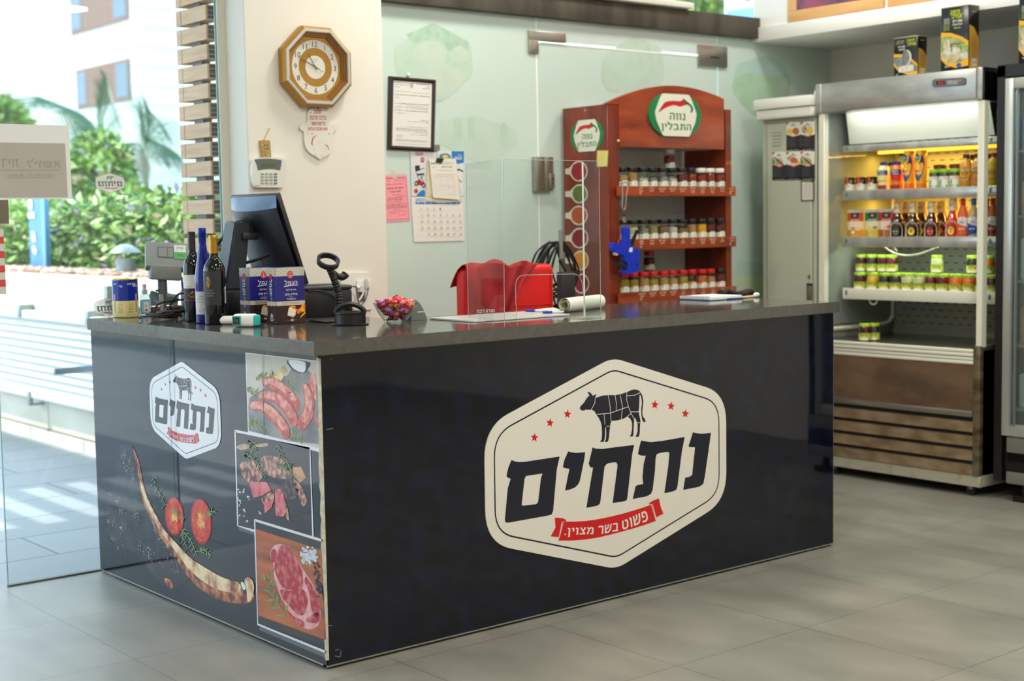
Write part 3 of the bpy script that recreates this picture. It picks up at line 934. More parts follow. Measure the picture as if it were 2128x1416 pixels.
for(cx,cy)in[(150,800),(150,900),(200,800),(210,1040),(200,1090),(250,1150),(145,1100),(265,880),(395,1045),(160,950)]:
 for k in range(3):
  x=cx+rs.uniform(-14,14);y=cy+rs.uniform(-22,22);r_=rs.uniform(7,15)
  LP.flat(ZB.L([(x-r_,y),(x-r_*0.2,y-r_*1.3),(x+r_,y-r_*0.2),(x+r_*0.3,y+r_*1.2)],o3),G_white)
  # -- raw steak picture
LP.flat(ZC.L([(160,62),(925,290),(965,1416),(975,1480),(196,1240)],o2-0.0002),gloss('dark ground print',(38,36,36),(8,(60,56,52),6,(1,1,8))))
LP.flat(ZC.L([(170,160),(918,405),(968,1420),(200,1140)],o3),gloss('warm board print',(206,112,44),(4,(120,52,22),6,(1,0.5,5),(0.3,0.72))))
border(ZC,[(158,62),(930,296)],0.0085,o3,G_white)
border(ZC,[(158,58),(194,1242),(970,1560)],0.0085,o3,G_white)
border(ZC,[(215,1285),(965,1600)],0.014,o1,G_grey)
G_fat=gloss('fat print',(232,190,184),(50,(226,150,150),5))
G_beef=gloss('beef print',(178,10,34),(40,(232,130,142),9,(1,1,1),(0.46,0.72)))
G_salt=gloss('salt print',(224,232,240),(60,(186,198,214),4))
LP.flat(smooth_path(ZC.L([(335,470),(350,390),(400,340),(480,340),(550,370),(610,460),(690,590),(800,760),(870,900),(905,1100),(885,1240),(800,1300),(690,1270),(590,1170),(520,1050),(440,900),(380,700),(370,560)],o4)),G_fat)
for pg in([(340,470),(352,405),(380,390),(412,430),(405,500),(372,548)],[(425,420),(470,345),(545,370),(605,465),(690,620),(705,720),(690,830),(600,850),(480,830),(400,680),(385,570)],[(455,850),(560,860),(690,840),(760,930),(745,1060),(700,1140),(620,1110),(530,1010),(470,940)],[(740,705),(800,790),(870,930),(898,1080),(860,1170),(800,1060),(765,850),(725,760)],[(530,1080),(600,1150),(700,1200),(720,1262),(690,1270),(590,1190)],[(740,1190),(850,1110),(895,1130),(880,1220),(800,1225)]):
 LP.flat(smooth_path(ZC.L(pg,o5)),G_beef)
rs=random.Random(8)
for k in range(60):
 a=rs.uniform(0,6.28);rr=95*math.sqrt(rs.random())
 x=770+rr*math.cos(a)*0.95;y=460+rr*math.sin(a)*1.15
 r_=rs.uniform(8,26)
 LP.flat(ZC.L([(x-r_,y),(x-r_*0.3,y-r_),(x+r_*0.8,y-r_*0.5),(x+r_,y+r_*0.4),(x,y+r_)],o4-0.00002*k),G_salt)
for k in range(46):
 t=rs.random()
 x=850+t*60+rs.uniform(-40,30);y=560+t*330+rs.uniform(-60,50);r_=rs.uniform(9,16)
 if x<925:
  LP.flat([ZC(x+r_*math.cos(q),y+r_*1.3*math.sin(q),o4-0.00002*k)for q in[i*PI/4 for i in range(8)]],G_black)
herb(ZC,[(510,1150),(440,1040),(370,930),(310,830),(275,680)],9,120,G_herb,o5,seed=5,wd=0.005)
herb(ZC,[(440,1010),(360,900),(330,760),(318,640)],6,110,G_herb2,o4,seed=6,wd=0.004)
# -- grilled rib with bone, two tomato halves
G_bone=gloss('bone print',(240,216,170),(13,(150,56,20),9,(1,1,1),(0.46,0.64)))
G_rib=gloss('rib edge print',(110,34,16),(20,(226,150,96),9,(1,1,1),(0.42,0.64)))
G_meatd=gloss('charred meat print',(30,30,36),(16,(58,60,70),7))
G_crk=gloss('charred flecks print',(128,92,86),(40,(196,184,180),6))
G_tom=gloss('tomato print',(206,26,12),(30,(236,96,40),6,(1,1,1),(0.42,0.7)))
G_tomr=gloss('tomato skin print',(176,30,22))
G_tomc=gloss('tomato core print',(244,200,110),(30,(226,110,50),4))
LP.flat(smooth_path(ZD.L([(150,130),(290,110),(340,300),(400,520),(520,760),(720,1060),(760,1140),(600,1240),(480,1160),(300,950),(150,900),(80,700),(110,480),(160,300)],o1)),G_meatd)
bent(ZD,[(290,110),(330,240),(352,360),(375,480),(430,620),(510,770),(600,890),(690,1000),(760,1080),(860,1170),(980,1240),(1090,1270),(1190,1270),(1240,1250)],[8,12,14,20,26,30,36,46,62,78,84,84,88,70],G_rib,o2)
bent(ZD,[(350,380),(385,500),(440,620),(520,770),(610,880),(700,990),(770,1060),(880,1140),(990,1200),(1090,1225),(1150,1230)],[6,10,14,16,22,28,42,52,52,48,40],G_bone,o3)
LP.flat(smooth_path(ZD.L([(1180,1170),(1215,1150),(1245,1180),(1255,1250),(1235,1320),(1205,1345),(1195,1260)],o4)),G_bone)
LP.flat(smooth_path(ZD.L([(1130,1190),(1165,1175),(1190,1220),(1195,1290),(1165,1260),(1150,1215)],o4)),G_black)
LP.flat(smooth_path(ZD.L([(1150,1195),(1170,1190),(1190,1235),(1170,1250)],o5)),G_white)
LP.flat(smooth_path(ZD.L([(540,1160),(580,1165),(610,1210),(600,1240),(560,1205)],o2)),G_rib)
rs=random.Random(21)
clusters=[((215,160),(240,320),26,40),((100,700),(240,780),34,60),((290,590),(340,720),24,34),((340,880),(470,1010),40,60),((110,480),(240,640),30,50),((390,480),(450,700),18,60),((460,760),(640,1020),26,90),((520,1020),(680,1100),50,34),((100,800),(200,940),30,24),((270,200),(300,420),24,40)]
for(a,b,sp,n_)in clusters:
 for k in range(n_):
  t=rs.random()
  x=a[0]+(b[0]-a[0])*t+rs.gauss(0,sp*0.5);y=a[1]+(b[1]-a[1])*t+rs.gauss(0,sp*0.6);r_=rs.uniform(2,6.5)
  LP.flat(ZD.L([(x-r_*0.6,y),(x,y-r_*1.5),(x+r_*0.6,y-r_*0.2),(x+r_*0.2,y+r_*1.4)],o2-0.00001*k),G_crk)
for(cx,cy,rx,ry,tl)in((622,664,74,152,0.05),(835,705,82,182,0.06)):
 def ell(sc,off,n_=40,jag=0.0,seed=0):
  rr=random.Random(seed)
  out=[]
  for i in range(n_):
   q=2*PI*i/n_
   j_=1+jag*(rr.random()-0.5)
   x=math.cos(q)*rx*sc*j_;y=math.sin(q)*ry*sc*j_
   out.append(ZD(cx+x+y*tl,cy+y,off))
  return out
 LP.flat(ell(1.0,o2),G_tomr)
 LP.flat(ell(0.9,o3),G_tom)
 LP.flat(ell(0.36,o4,26,0.9,3),G_tomc)
 rr=random.Random(int(cx))
 for k in range(34):
  q=rr.uniform(0,6.28);r0=rr.uniform(0.45,0.85)
  x=cx+math.cos(q)*rx*r0;y=cy+math.sin(q)*ry*r0
  dx,dy=math.cos(q)*rx*0.07,math.sin(q)*ry*0.07
  LP.flat(ZD.L([(x-dx-dy*0.15,y-dy),(x+dx,y+dy),(x-dx+dy*0.15+2,y-dy+2)],o4),G_tomc)
for hh,m_ in(([(455,350),(470,430),(520,510),(550,600)],G_herb2),([(680,770),(740,840),(770,900),(800,975)],G_herb),([(670,800),(700,860),(725,930)],G_herb2),([(600,600),(650,640),(700,690)],G_herb2),([(820,945),(870,930),(910,985)],G_herb),([(870,660),(890,640),(920,620)],G_herb)):
 herb(ZD,hh,12,40,m_,o5,seed=int(hh[0][0]),wd=0.004)
 # -- emblem on the left panel
sx_=[p[0]for p in h2d];sz_=[p[1]for p in h2d]
fxc,fzc=(min(sx_)+max(sx_))/2,(min(sz_)+max(sz_))/2
lt,lb=ZE(440,118),ZE(495,1262)
lle,lri=ZE(66,560),ZE(890,760)
ls=(abs(lle.y-lri.y))/(max(sx_)-min(sx_))
lvs=(lt.z-lb.z)/(max(sz_)-min(sz_))
lyc=(lle.y+lri.y)/2;lzc=(lt.z+lb.z)/2
def ontoleft(xw,zw,off):
 return Vector((XL+off,lyc-(xw-fxc)*ls,lzc+(zw-fzc)*lvs))
def Pleft(x,y,off=0.0):
 p=Sz(x,y)
 return ontoleft(p.x,p.z,off)
LP.flat([ontoleft(p.x,p.y,o3)for p in outer],G_white)
n=len(r1)
G_ink=gloss('emblem ink',(34,36,40))
G_redp=gloss('emblem red',(206,50,52))
LP.raw([ontoleft(p.x,p.y,o4)for p in r1]+[ontoleft(p.x,p.y,o4)for p in r2],[(i,(i+1)%n,n+(i+1)%n,n+i)for i in range(n)],G_ink)
logo(LP,Pleft,-0.0004*4,G_ink,G_redp,G_white,0.0016,True,NL)
# seams between the print sheets
for(xa,ya,xb,yb)in[(349,706,360,1030),(546,733,548,905)]:
 LP.strip([LPl(0,0,1)(xa,ya,o6-0.001),LPl(0,0,1)(xb,yb,o6-0.001)],0.0022,G_seam,NL)
LP.build('side_panel',counter)
# == OUTSIDE
M_pave=bpy.data.materials.new('pavement')
M_pave.use_nodes=True
nt=M_pave.node_tree
b_=nt.nodes['Principled BSDF']
br=nt.nodes.new('ShaderNodeTexBrick')
br.inputs['Scale'].default_value=1.0
br.inputs['Brick Width'].default_value=1.2
br.inputs['Row Height'].default_value=0.42
br.inputs['Mortar Size'].default_value=0.006
br.inputs['Color1'].default_value=lin((150,154,158))
br.inputs['Color2'].default_value=lin((140,144,148))
br.inputs['Mortar'].default_value=lin((96,98,100))
tc=nt.nodes.new('ShaderNodeTexCoord')
nt.links.new(tc.outputs['Object'],br.inputs['Vector'])
nt.links.new(br.outputs['Color'],b_.inputs['Base Color'])
b_.inputs['Roughness'].default_value=0.6
g=MB();g.box((-9,YG+0.016,-0.06),(1.2,18,-0.004),M_pave)
o=g.build('pavement',origin=(0,0,0));o['kind']='structure'
g=MB();g.box((1.2,1.95,-0.06),(70,90,0.9),mat('planted ground',(96,110,66),0.9));
o=g.build('planting_ground');o['kind']='structure'
M_stone=mat('pale stone',(226,218,202),0.75,noise=(3,(214,204,186),6))
M_joint=mat('stone joint',(120,104,84),0.9)
pw=MB()
pw.box((1.17,2.0,-0.01),(1.40,16,1.048),M_stone)
pw.box((1.155,2.0,-0.01),(1.17,16,0.075),M_stone)
pw.box((1.163,2.0,0.075),(1.171,16,0.083),M_joint)
y=2.6
while y<14:
 pw.box((1.1685,y,0.085),(1.1705,y+0.004,0.30),M_joint)
 pw.box((1.1685,y+0.6,0.83),(1.1705,y+0.603,1.04),mat('stone joint pale',(190,180,164),0.9))
 pw.box((1.1535,y+0.28,0.0),(1.1555,y+0.283,0.075),M_joint)
 y+=0.86
o=pw.build('planter_wall');o['kind']='structure'
lv=thing('louvre_shutter',(1.11,5.2,0.285),'long white horizontal louvre shutter fixed on the outdoor stone wall','shutter')
M_lv=mat('white shutter',(230,232,230),0.45)
s=MB()
y0,y1=2.2,13.0
prof=[]
N=10
z0,z1=0.33,0.79
pitch=(z1-z0)/N
for k in range(N):
 za=z0+k*pitch
 prof+=[(1.098,za),(1.098,za+0.006),(1.135,za+pitch-0.004),(1.135,za+pitch)]
V=[]
for(x,z)in prof:
 V+=[(x,y0,z),(x,y1,z)]
s.raw(V,[(2*i,2*i+1,2*i+3,2*i+2)for i in range(len(prof)-1)],M_lv)
s.build('slats',lv)
s=MB()
s.box((1.085,y0,0.285),(1.15,y1,0.335),M_lv,0.004);s.box((1.085,y0,0.785),(1.15,y1,0.835),M_lv,0.004)
s.build('frame',lv)
M_galv=mat('galvanised steel',(150,160,164),0.4,0.7)
for(px,py,hh)in((40,655,0.06),(181,662,0.06)):
 p=hit(px,py,0,1.08)
 s=MB();s.box((1.075,p.y-0.025,0.79),(1.165,p.y+0.025,0.87),M_galv,0.002);s.build('bracket',lv)
p=hit(60,825,0,1.08)
s=MB();s.box((1.075,p.y-0.022,0.235),(1.10,p.y+0.022,0.325),M_galv,0.002);s.box((1.1,p.y-0.022,0.235),(1.169,p.y+0.022,0.245),M_galv);s.build('bracket',lv)
p=hit(115,773,1,3.9)
s=MB();s.box((p.x,3.9,p.z-0.018),(1.10,3.93,p.z+0.018),mat('arm steel',(130,146,156),0.3,0.7),0.004);s.build('support_arm',lv)
mb=MB()
mb.box((-5.2,2.2,0.0),(-5.0,16,1.15),M_stone)
for k in range(9):
 mb.box((-5.0,2.2,0.30+k*0.075),(-4.985,16,0.345+k*0.075),M_lv)
o=mb.build('wall_outside');o['kind']='structure'
# gravel on the planter
gr=MB()
rs=random.Random(5)
M_grav=[mat('gravel %d'%i,c_,0.9)for i,c_ in enumerate([(196,160,140),(168,130,112),(216,190,172),(140,112,98)])]
gr.box((1.402,2.0,1.0),(1.88,14,1.052),M_grav[0])
for k in range(2600):
 x=rs.uniform(1.43,1.85);y=3.4+8*rs.random()**1.3;r_=rs.uniform(0.012,0.03)
 gr.ball((x,y,1.055),r_,rs.choice(M_grav),5,3,(1,rs.uniform(0.7,1.3),0.7))
tag(gr.build('gravel'),'bed of pinkish gravel on top of the outdoor stone planter','gravel',kind='stuff')
M_leaf=[mat('leaf fresh',(150,186,84),0.5),mat('leaf green',(96,146,60),0.5),mat('leaf pale',(206,222,150),0.45),mat('leaf deep',(58,104,48),0.55)]
M_flower=mat('lilac flower',(186,168,226),0.6)
M_bud=mat('pink shoots',(236,204,172),0.5)
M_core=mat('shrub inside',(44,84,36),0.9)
def leaf_cloud(mb,n,place,size,mats,seed):
 rs=random.Random(seed)
 for k in range(n):
  p,nd=place(rs)
  p=Vector(p)
  d=Vector((rs.gauss(0,1),rs.gauss(0,1),rs.gauss(-0.2,0.8)))+Vector(nd)*0.7
  d.normalize()
  w_=d.orthogonal().normalized()
  w_=(Matrix.Rotation(rs.uniform(0,6.28),3,d)@w_)
  l_=size*rs.uniform(0.6,1.4)
  mid=p+d*l_*0.5+w_.cross(d)*l_*0.08
  mb.raw([p,mid+w_*l_*0.24,p+d*l_,mid-w_*l_*0.24],[(0,1,2,3)],rs.choices(mats,weights=[4,3,3,2,0.4,0.4][:len(mats)])[0])
hd=thing('hedge',(2.6,8.0,0.9),'long clipped sunlit hedge with pale leaves behind the gravel bed','hedge')
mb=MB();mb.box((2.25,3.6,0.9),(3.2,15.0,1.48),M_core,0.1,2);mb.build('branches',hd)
mb=MB()
def pl_hedge(rs):
 y=3.6+10.5*rs.random()**1.2
 if rs.random()<0.68:
  return(2.25+rs.uniform(-0.12,0.1),y,rs.uniform(0.98,1.52)),(-1,-0.3,0.1)
 return(rs.uniform(2.2,3.0),y,1.47+rs.uniform(-0.05,0.10)+0.05*math.sin(y*2.3)),(-0.3,0,1)
leaf_cloud(mb,9000,pl_hedge,0.085,M_leaf+[M_flower,M_bud],1)
mb.build('foliage',hd)
def bush(name,label,c_,r_,sz,n,size,mats,seed,cat='shrub'):
 t_=thing(name,(c_[0],c_[1],0.9),label,cat)
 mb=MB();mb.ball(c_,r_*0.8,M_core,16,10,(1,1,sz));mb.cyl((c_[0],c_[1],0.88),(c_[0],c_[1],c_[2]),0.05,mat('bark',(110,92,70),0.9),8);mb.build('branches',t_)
 mb=MB()
 def pl(rs):
  u=rs.uniform(-1,1);a=rs.uniform(0,6.28);q=math.sqrt(1-u*u)
  d=Vector((q*math.cos(a),q*math.sin(a),u))
  lump=0.86+0.22*mnoise.noise(d*2.2+Vector((seed,0,0)))+rs.uniform(-0.06,0.06)
  return(c_[0]+d.x*r_*lump,c_[1]+d.y*r_*lump,c_[2]+d.z*r_*sz*lump),d
 leaf_cloud(mb,n,pl,size,mats,seed)
 mb.build('foliage',t_)
 return t_
def pxr(px_,c):
 return px_*(Vector(c)-CAM_POS).length/FPX
c_=hit(205,380,0,4.0);bush('flowering_bush','tall loose bush with pale pink shoots rising behind the hedge',c_,pxr(66,c_),1.45,4200,0.12,M_leaf+[M_flower,M_bud],11)
c_=hit(268,440,0,4.6);bush('flowering_bush','lower rounded bush right of the tall pink tipped bush',c_,pxr(48,c_),1.0,1700,0.12,M_leaf+[M_flower,M_bud],12)
c_=hit(100,440,0,5.5);bush('flowering_bush','dark green bush standing behind the blue sign post',c_,pxr(66,c_),0.75,1700,0.14,[M_leaf[1],M_leaf[3],M_leaf[0]],13)
c_=hit(12,262,0,14.0);bush('leafy_tree','green tree at the left edge beside the white building',c_,pxr(34,c_),1.3,1500,0.4,[M_leaf[1],M_leaf[0],M_leaf[2],M_leaf[3]],14,'tree')
# palms
M_frond=[mat('palm green',(40,92,58),0.5),mat('palm blue green',(52,104,84),0.5)]
M_ptrunk=mat('palm trunk',(120,120,96),0.9)
def palm(label,crown,base,fronds,X,seed):
 c0=hit(crown[0],crown[1],0,X)
 t_=thing('palm_tree',(c0.x,c0.y,0.9),label,'palm tree')
 mb=MB()
 b0=hit(base[0],base[1],0,X)
 mb.tube([(c0.x,c0.y,0.88),(c0.x,c0.y,(c0.z+0.9)/2),(c0.x,c0.y,c0.z)],[pxr(9,c0),pxr(6,c0),pxr(9,c0)],M_ptrunk,10)
 mb.build('trunk',t_)
 rs=random.Random(seed)
 for fr in fronds:
  mb=MB()
  dx=rs.uniform(-0.9,0.9)
  pts=[hit(x,y,0,X+dx*(i/len(fr)))for i,(x,y)in enumerate([crown]+fr)]
  P=smooth_path(pts,8,False)
  mb.tube(P,[pxr(2.4,c0)*(1-0.8*i/len(P))for i in range(len(P))],M_frond[0],5)
  N=len(P)
  tot=sum((P[i+1]-P[i]).length for i in range(N-1))
  for i in range(2,N-1):
   d=(P[i+1]-P[i-1]).normalized()
   side=d.cross(Vector((0.3,-0.8,0.4))).normalized()
   for sg_ in(-1,1):
    for j in range(1):
     l_=tot*0.30*math.sin(PI*min(0.96,0.12+0.85*i/N))*rs.uniform(0.8,1.1)
     q=(d*0.75+side*sg_*0.8+Vector((0,0,-0.28))).normalized()
     p=P[i].lerp(P[i+1],j*0.33)
     e=p+q*l_+Vector((0,0,-0.18*l_))
     mid=p+q*l_*0.5
     w_=q.cross(Vector((0.6,0.8,0.1))).normalized()*l_*0.017
     mb.raw([p-w_*0.5,mid-w_,e,mid+w_,p+w_*0.5],[(0,1,2,3,4)],M_frond[(i+j)%2])
  mb.build('frond',t_)
palm('left palm with a long frond arching towards the white building',(205,290),(205,430),[[(196,262),(165,235),(120,222),(78,242)],[(205,230),(212,190),(217,150)],[(215,240),(228,200),(222,165)],[(190,280),(160,262),(150,300)],[(225,265),(250,240),(262,215)],[(220,285),(240,300),(258,325)],[(185,295),(165,310),(158,345)]],9.0,2)
palm('right palm with a slim green trunk and drooping fronds',(300,318),(300,420),[[(298,280),(288,235),(268,192)],[(310,285),(330,262),(368,252)],[(296,290),(292,240),(280,215)],[(318,300),(345,305),(372,322)],[(285,300),(262,300),(240,330)],[(305,280),(320,240),(335,268)],[(280,310),(255,318),(238,300)],[(316,315),(340,322),(355,345)]],6.0,3)
# slatted blue grey fence far behind
fe=MB()
M_fence=mat('blue grey fence',(166,186,200),0.5)
for k in range(18):
 z=1.0+k*0.075
 fe.box((9.0,12.0,z),(9.03,20.9,z+0.055),M_fence)
for yy in(12.1,14.3,16.5,18.7,20.8):
 fe.box((9.03,yy,0.85),(9.1,yy+0.08,2.35),M_fence)
tag(fe.build('fence'),'blue grey slatted fence seen between the palm trunk and the wooden slats','fence')
# apartment buildings
bl=thing('apartment_building',(28,55,0.9),'large white stone apartment building with brown window panels seen through the glass','building')
Yc=hit(280,100,0,22.0).y
Ye=hit(32,100,0,22.0).y
wl=MB()
M_bst=mat('white stone cladding',(214,214,210),0.8,noise=(0.6,(206,206,202),3))
M_bj=mat('cladding joint',(176,178,178),0.9)
wl.box((22.0,Yc,0.85),(40.0,Ye,30.0),M_bst)
z=1.6
while z<16:
 wl.box((21.985,Yc-0.015,z),(40,Ye,z+0.03),M_bj)
 z+=0.75
wl.build('wall',bl)
M_bwin=mat('far window glass',(84,100,116),0.25)
M_bbrown=mat('brown panel',(122,92,80),0.8,noise=(4,(136,106,92),3,(1,1,10)))
for(x0,y0_,x1,y1_)in((157,140,272,208),(143,-40,268,40)):
 a=hit(x0,y0_+6,0,21.96);c2=hit(x1,y1_,0,21.96)
 lo=(21.95,c2.y,min(a.z,c2.z));hi=(22.02,a.y,max(a.z,hit(x1,y0_,0,21.96).z))
 fr_=MB();fr_.box(lo,hi,M_bbrown);wd=fr_.build('window',bl)
 ww=(hi[1]-lo[1])
 for(q0,q1)in((0.03,0.24),(0.80,0.97)):
  pn=MB();pn.box((21.93,lo[1]+ww*q0,lo[2]+0.15),(21.951,lo[1]+ww*q1,hi[2]-0.15),M_bwin);pn.build('pane',wd)
b2=thing('apartment_building',(62,170,0.9),'hazy white building with balcony bands at the far left edge','building')
wl=MB();wl.box((60,150,0.85),(80,185,60),M_bst)
wl.build('wall',b2)
wl=MB()
for k in range(10):
 wl.box((58.5,150,3+k*3.6),(60,185,4.6+k*3.6),mat('balcony band',(206,190,180),0.8))
wl.build('balcony',b2)
# blue totem sign
p0=hit(52,410,0,2.05);p1=hit(90,410,0,2.05)
ts=thing('totem_sign',(1.96,(p0.y+p1.y)/2,0.9),'leaning blue street totem sign with white symbols beside the hedge','sign')
M_bs=mat('sign blue',(60,132,200),0.4);M_bs2=mat('sign blue light',(96,164,220),0.4)
q=[hit(54,300,0,1.93),hit(81,300,0,1.93),hit(91,600,0,1.93),hit(66,600,0,1.93)]
mb=MB()
mb.flat(q,M_bs);mb.raw([p+Vector((0.06,0,0))for p in q]+q,[(3,2,1,0),(4,5,1,0),(5,6,2,1),(6,7,3,2),(7,4,0,3)],M_bs2)
q2=[hit(81,300,0,1.93),hit(88,300,0,1.93),hit(97,600,0,1.93),hit(91,600,0,1.93)]
mb.flat(q2,M_bs2)
mb.build('post',ts)
ZT=Plane(0,1.924,0,270,3.829)
M_sw=mat('sign white',(240,244,246),0.5)
for pg in([(222,550),(250,552),(258,600),(250,640),(232,636),(220,600)],[(218,660),(272,656),(276,700),(224,704)],[(246,815),(272,808),(286,885),(258,893)],[(258,925),(272,915),(280,940),(292,950),(290,970),(282,998),(268,980),(258,965)]):
 mb=MB();mb.flat(ZT.L(pg),M_sw);mb.build('pictogram',ts)
 # roof vent with cone cap standing in the planter
vc=hit(262,560,0,1.62)
vt=thing('chimney_vent',(vc.x,vc.y,1.062),'grey cylindrical vent with a cone rain cap standing in the gravel','vent')
r_=pxr(19,vc)
zt=hit(262,537,0,1.62).z
zc0=hit(262,526,0,1.62).z;zc1=hit(262,508,0,1.62).z
M_vent=mat('zinc sheet',(150,162,166),0.45,0.5,noise=(14,(120,132,138),5))
mb=MB();mb.lathe([(r_,1.062),(r_,zt),(r_*0.9,zt)],M_vent,24,at(vc.x,vc.y,0));mb.build('pipe',vt)
mb=MB();mb.cyl((vc.x,vc.y,zt-0.01),(vc.x,vc.y,zc0+0.01),0.008,M_vent,8);mb.build('spindle',vt)
rc=pxr(32,vc)
mb=MB();mb.lathe([(rc,zc0),(rc*1.0,zc0+0.003),(rc*0.72,zc0+(zc1-zc0)*0.55),(rc*0.3,zc1),(0.0001,zc1+0.004)],M_vent,28,at(vc.x,vc.y,0));mb.build('rain_cap',vt)
# wooden slats clad on a dark post just outside the glass
sc=thing('slatted_wood_screen',(0.62,1.88,0.0),'column of stacked light wood slats on a dark post outside the glass','screen')
M_slat=mat('light wood slat',(206,164,122),0.55,noise=(5,(190,144,104),7,(6,1,14)))
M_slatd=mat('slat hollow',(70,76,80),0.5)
M_grve=mat('slat groove',(96,70,52),0.8)
XS=0.578
yn=1.752
yf=hit(368,100,0,XS).y
mb=MB();mb.box((XS+0.02,yn+0.09,0.0),(XS+0.06,yn+0.17,2.75),mat('dark post',(74,72,70),0.5));mb.build('post',sc)
ys_=yf-0.045
ztop=hit(430,49.5,0,XS).z
pz=(hit(430,8.6,0,XS).z-hit(430,214,0,XS).z)/5.0
hz=pz*0.76
k=-6
while True:
 zt_=ztop-k*pz
 k+=1
 if zt_-hz<0.05:
  break
 mb=MB()
 mb.box((XS,yn,zt_-hz),(XS+0.009,yf,zt_),M_slat)
 mb.box((XS+0.062,yn,zt_-hz),(XS+0.07,yf,zt_),M_slat)
 mb.box((XS+0.009,yn,zt_-0.004),(XS+0.062,yf,zt_),M_slat)
 mb.box((XS+0.009,yn,zt_-hz),(XS+0.062,yf,zt_-hz+0.004),M_slat)
 for q in(0.34,0.67):
  mb.box((XS+0.009,yn+0.002,zt_-hz*q-0.001),(XS+0.062,yn+0.02,zt_-hz*q+0.001),M_slat)
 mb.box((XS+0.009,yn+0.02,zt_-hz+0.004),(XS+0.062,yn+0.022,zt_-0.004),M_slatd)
 mb.box((XS-0.0006,ys_,zt_-hz),(XS+0.0002,ys_+0.0025,zt_),M_grve)
 mb.build('slat',sc)
 # canopy and pergola over the pavement (unseen; added to block the sun and throw the stripes of shade)
mb=MB()
M_can=mat('canopy',(214,212,206),0.7)
y=1.78
while y<4.75:
 mb.box((-6.0,y,3.40),(4.9,y+0.02,3.85),M_can)  # upright boards shaped to keep sun out of the shop but pass skylight
 y+=0.25
mb.box((-6.0,4.70,3.40),(-0.5,4.75,3.85),M_can)
mb.box((-3.2,5.75,3.42),(-0.55,8.2,3.5),M_can)
x=-3.2
while x<-0.5:
 mb.box((x,4.75,3.40),(x+0.075,5.75,3.5),M_can)
 x+=0.235
o=mb.build('unseen_sun_canopy');o['kind']='structure'
# ---- things stuck on the clear pane
Zg=Plane(1,YG-0.0022,0,270,3.829)
ps=MB()
M_pw=mat('paper white back',(232,234,232),0.7);M_pg=mat('paper grey',(186,181,172),0.8,noise=(5,(178,172,162),4));M_pi=mat('faint writing',(164,157,146),0.8)
ps.box((-0.352,YG-0.0018,1.456),(-0.048,YG-0.0008,1.735),M_pw)
ps.flat(Zg.L([(-30,100),(518,108),(540,538),(-30,540)]),M_pg)
Zg2=Plane(1,YG-0.0026,0,270,3.829)
for s_,x0,x1,yb,yt in(("ליושא",215,480,300,228),("דית",10,150,298,230)):
 ps.textq(s_,M_pi,Zg2(x1,yb),Zg2(x0,yb),Zg2(x0,yt),Zg2(x1,yt),bold=0.0)
ps.flat(Zg2.L([(-20,318),(480,316),(480,323),(-20,326)]),M_pi)
ps.textq('054.79-01-8-800',M_pi,Zg2(420,374),Zg2(60,374),Zg2(60,350),Zg2(420,350))
ps.flat(Zg2.L([(60,380),(425,378),(425,383),(60,386)]),M_pi)
tag(ps.build('paper_notice'),'large grey paper notice with faint mirrored writing stuck on the clear glass','notice')
ps=MB();ps.box((-0.350,YG-0.003,1.366),(-0.294,YG-0.0008,1.455),mat('brown card',(118,106,92),0.7))
tag(ps.build('door_card'),'small dark brown card on the glass below the grey paper notice','card')
ps=MB()
M_rw=[mat('sticker red',(216,72,66),0.5),mat('sticker grey',(214,216,208),0.5)]
zt_,zb_=1.345,1.105
for k in range(9):
 a,c2=zt_-(zt_-zb_)*k/9,zt_-(zt_-zb_)*(k+1)/9
 ps.box((-0.345,YG-0.0016,c2),(-0.3165,YG-0.0008,a),M_rw[1-k%2 if k else 1])
tag(ps.build('striped_sticker'),'red and white striped warning sticker on the glass at the left edge','sticker')
def small_emblem(name,label,cx,cz,wd,faint):
 mb=MB()
 M_sf=mat('sticker film',(240,243,240),0.5,alpha=0.72)
 M_si=mat('sticker ink',(126,130,128),0.5)
 M_sr=mat('sticker faded red',(216,150,146),0.5)
 sc_=wd/(max(sx_)-min(sx_))
 yy=YG-0.0012
 def Q(x,y,off=0.0):
  p=Sz(x,y)
  return Vector((cx-(p.x-fxc)*sc_,yy+off,cz+(p.z-fzc)*sc_))
 mb.flat([Vector((cx-(p.x-fxc)*sc_,yy,cz+(p.y-fzc)*sc_))for p in outer],M_sf)
 rr1=[Vector((cx-(p.x-fxc)*sc_,yy-0.0003,cz+(p.y-fzc)*sc_))for p in inset2d([(q.x,q.y)for q in outer],-0.012)]
 rr2=[Vector((cx-(p.x-fxc)*sc_,yy-0.0003,cz+(p.y-fzc)*sc_))for p in outer]
 n=len(rr1)
 mb.raw(rr1+rr2,[(i,(i+1)%n,n+(i+1)%n,n+i)for i in range(n)],M_si)
 logo(mb,Q,-0.0002,M_si,M_sr,M_sf,0.0006,False)
 tag(mb.build(name),label,'sticker')
small_emblem('emblem_sticker','mirrored hexagon emblem sticker on the clear glass in front of the bush',0.108,1.519,0.118,False)
small_emblem('emblem_sticker','pale mirrored hexagon emblem sticker low on the glass behind the blue tin',0.083,1.035,0.118,True)
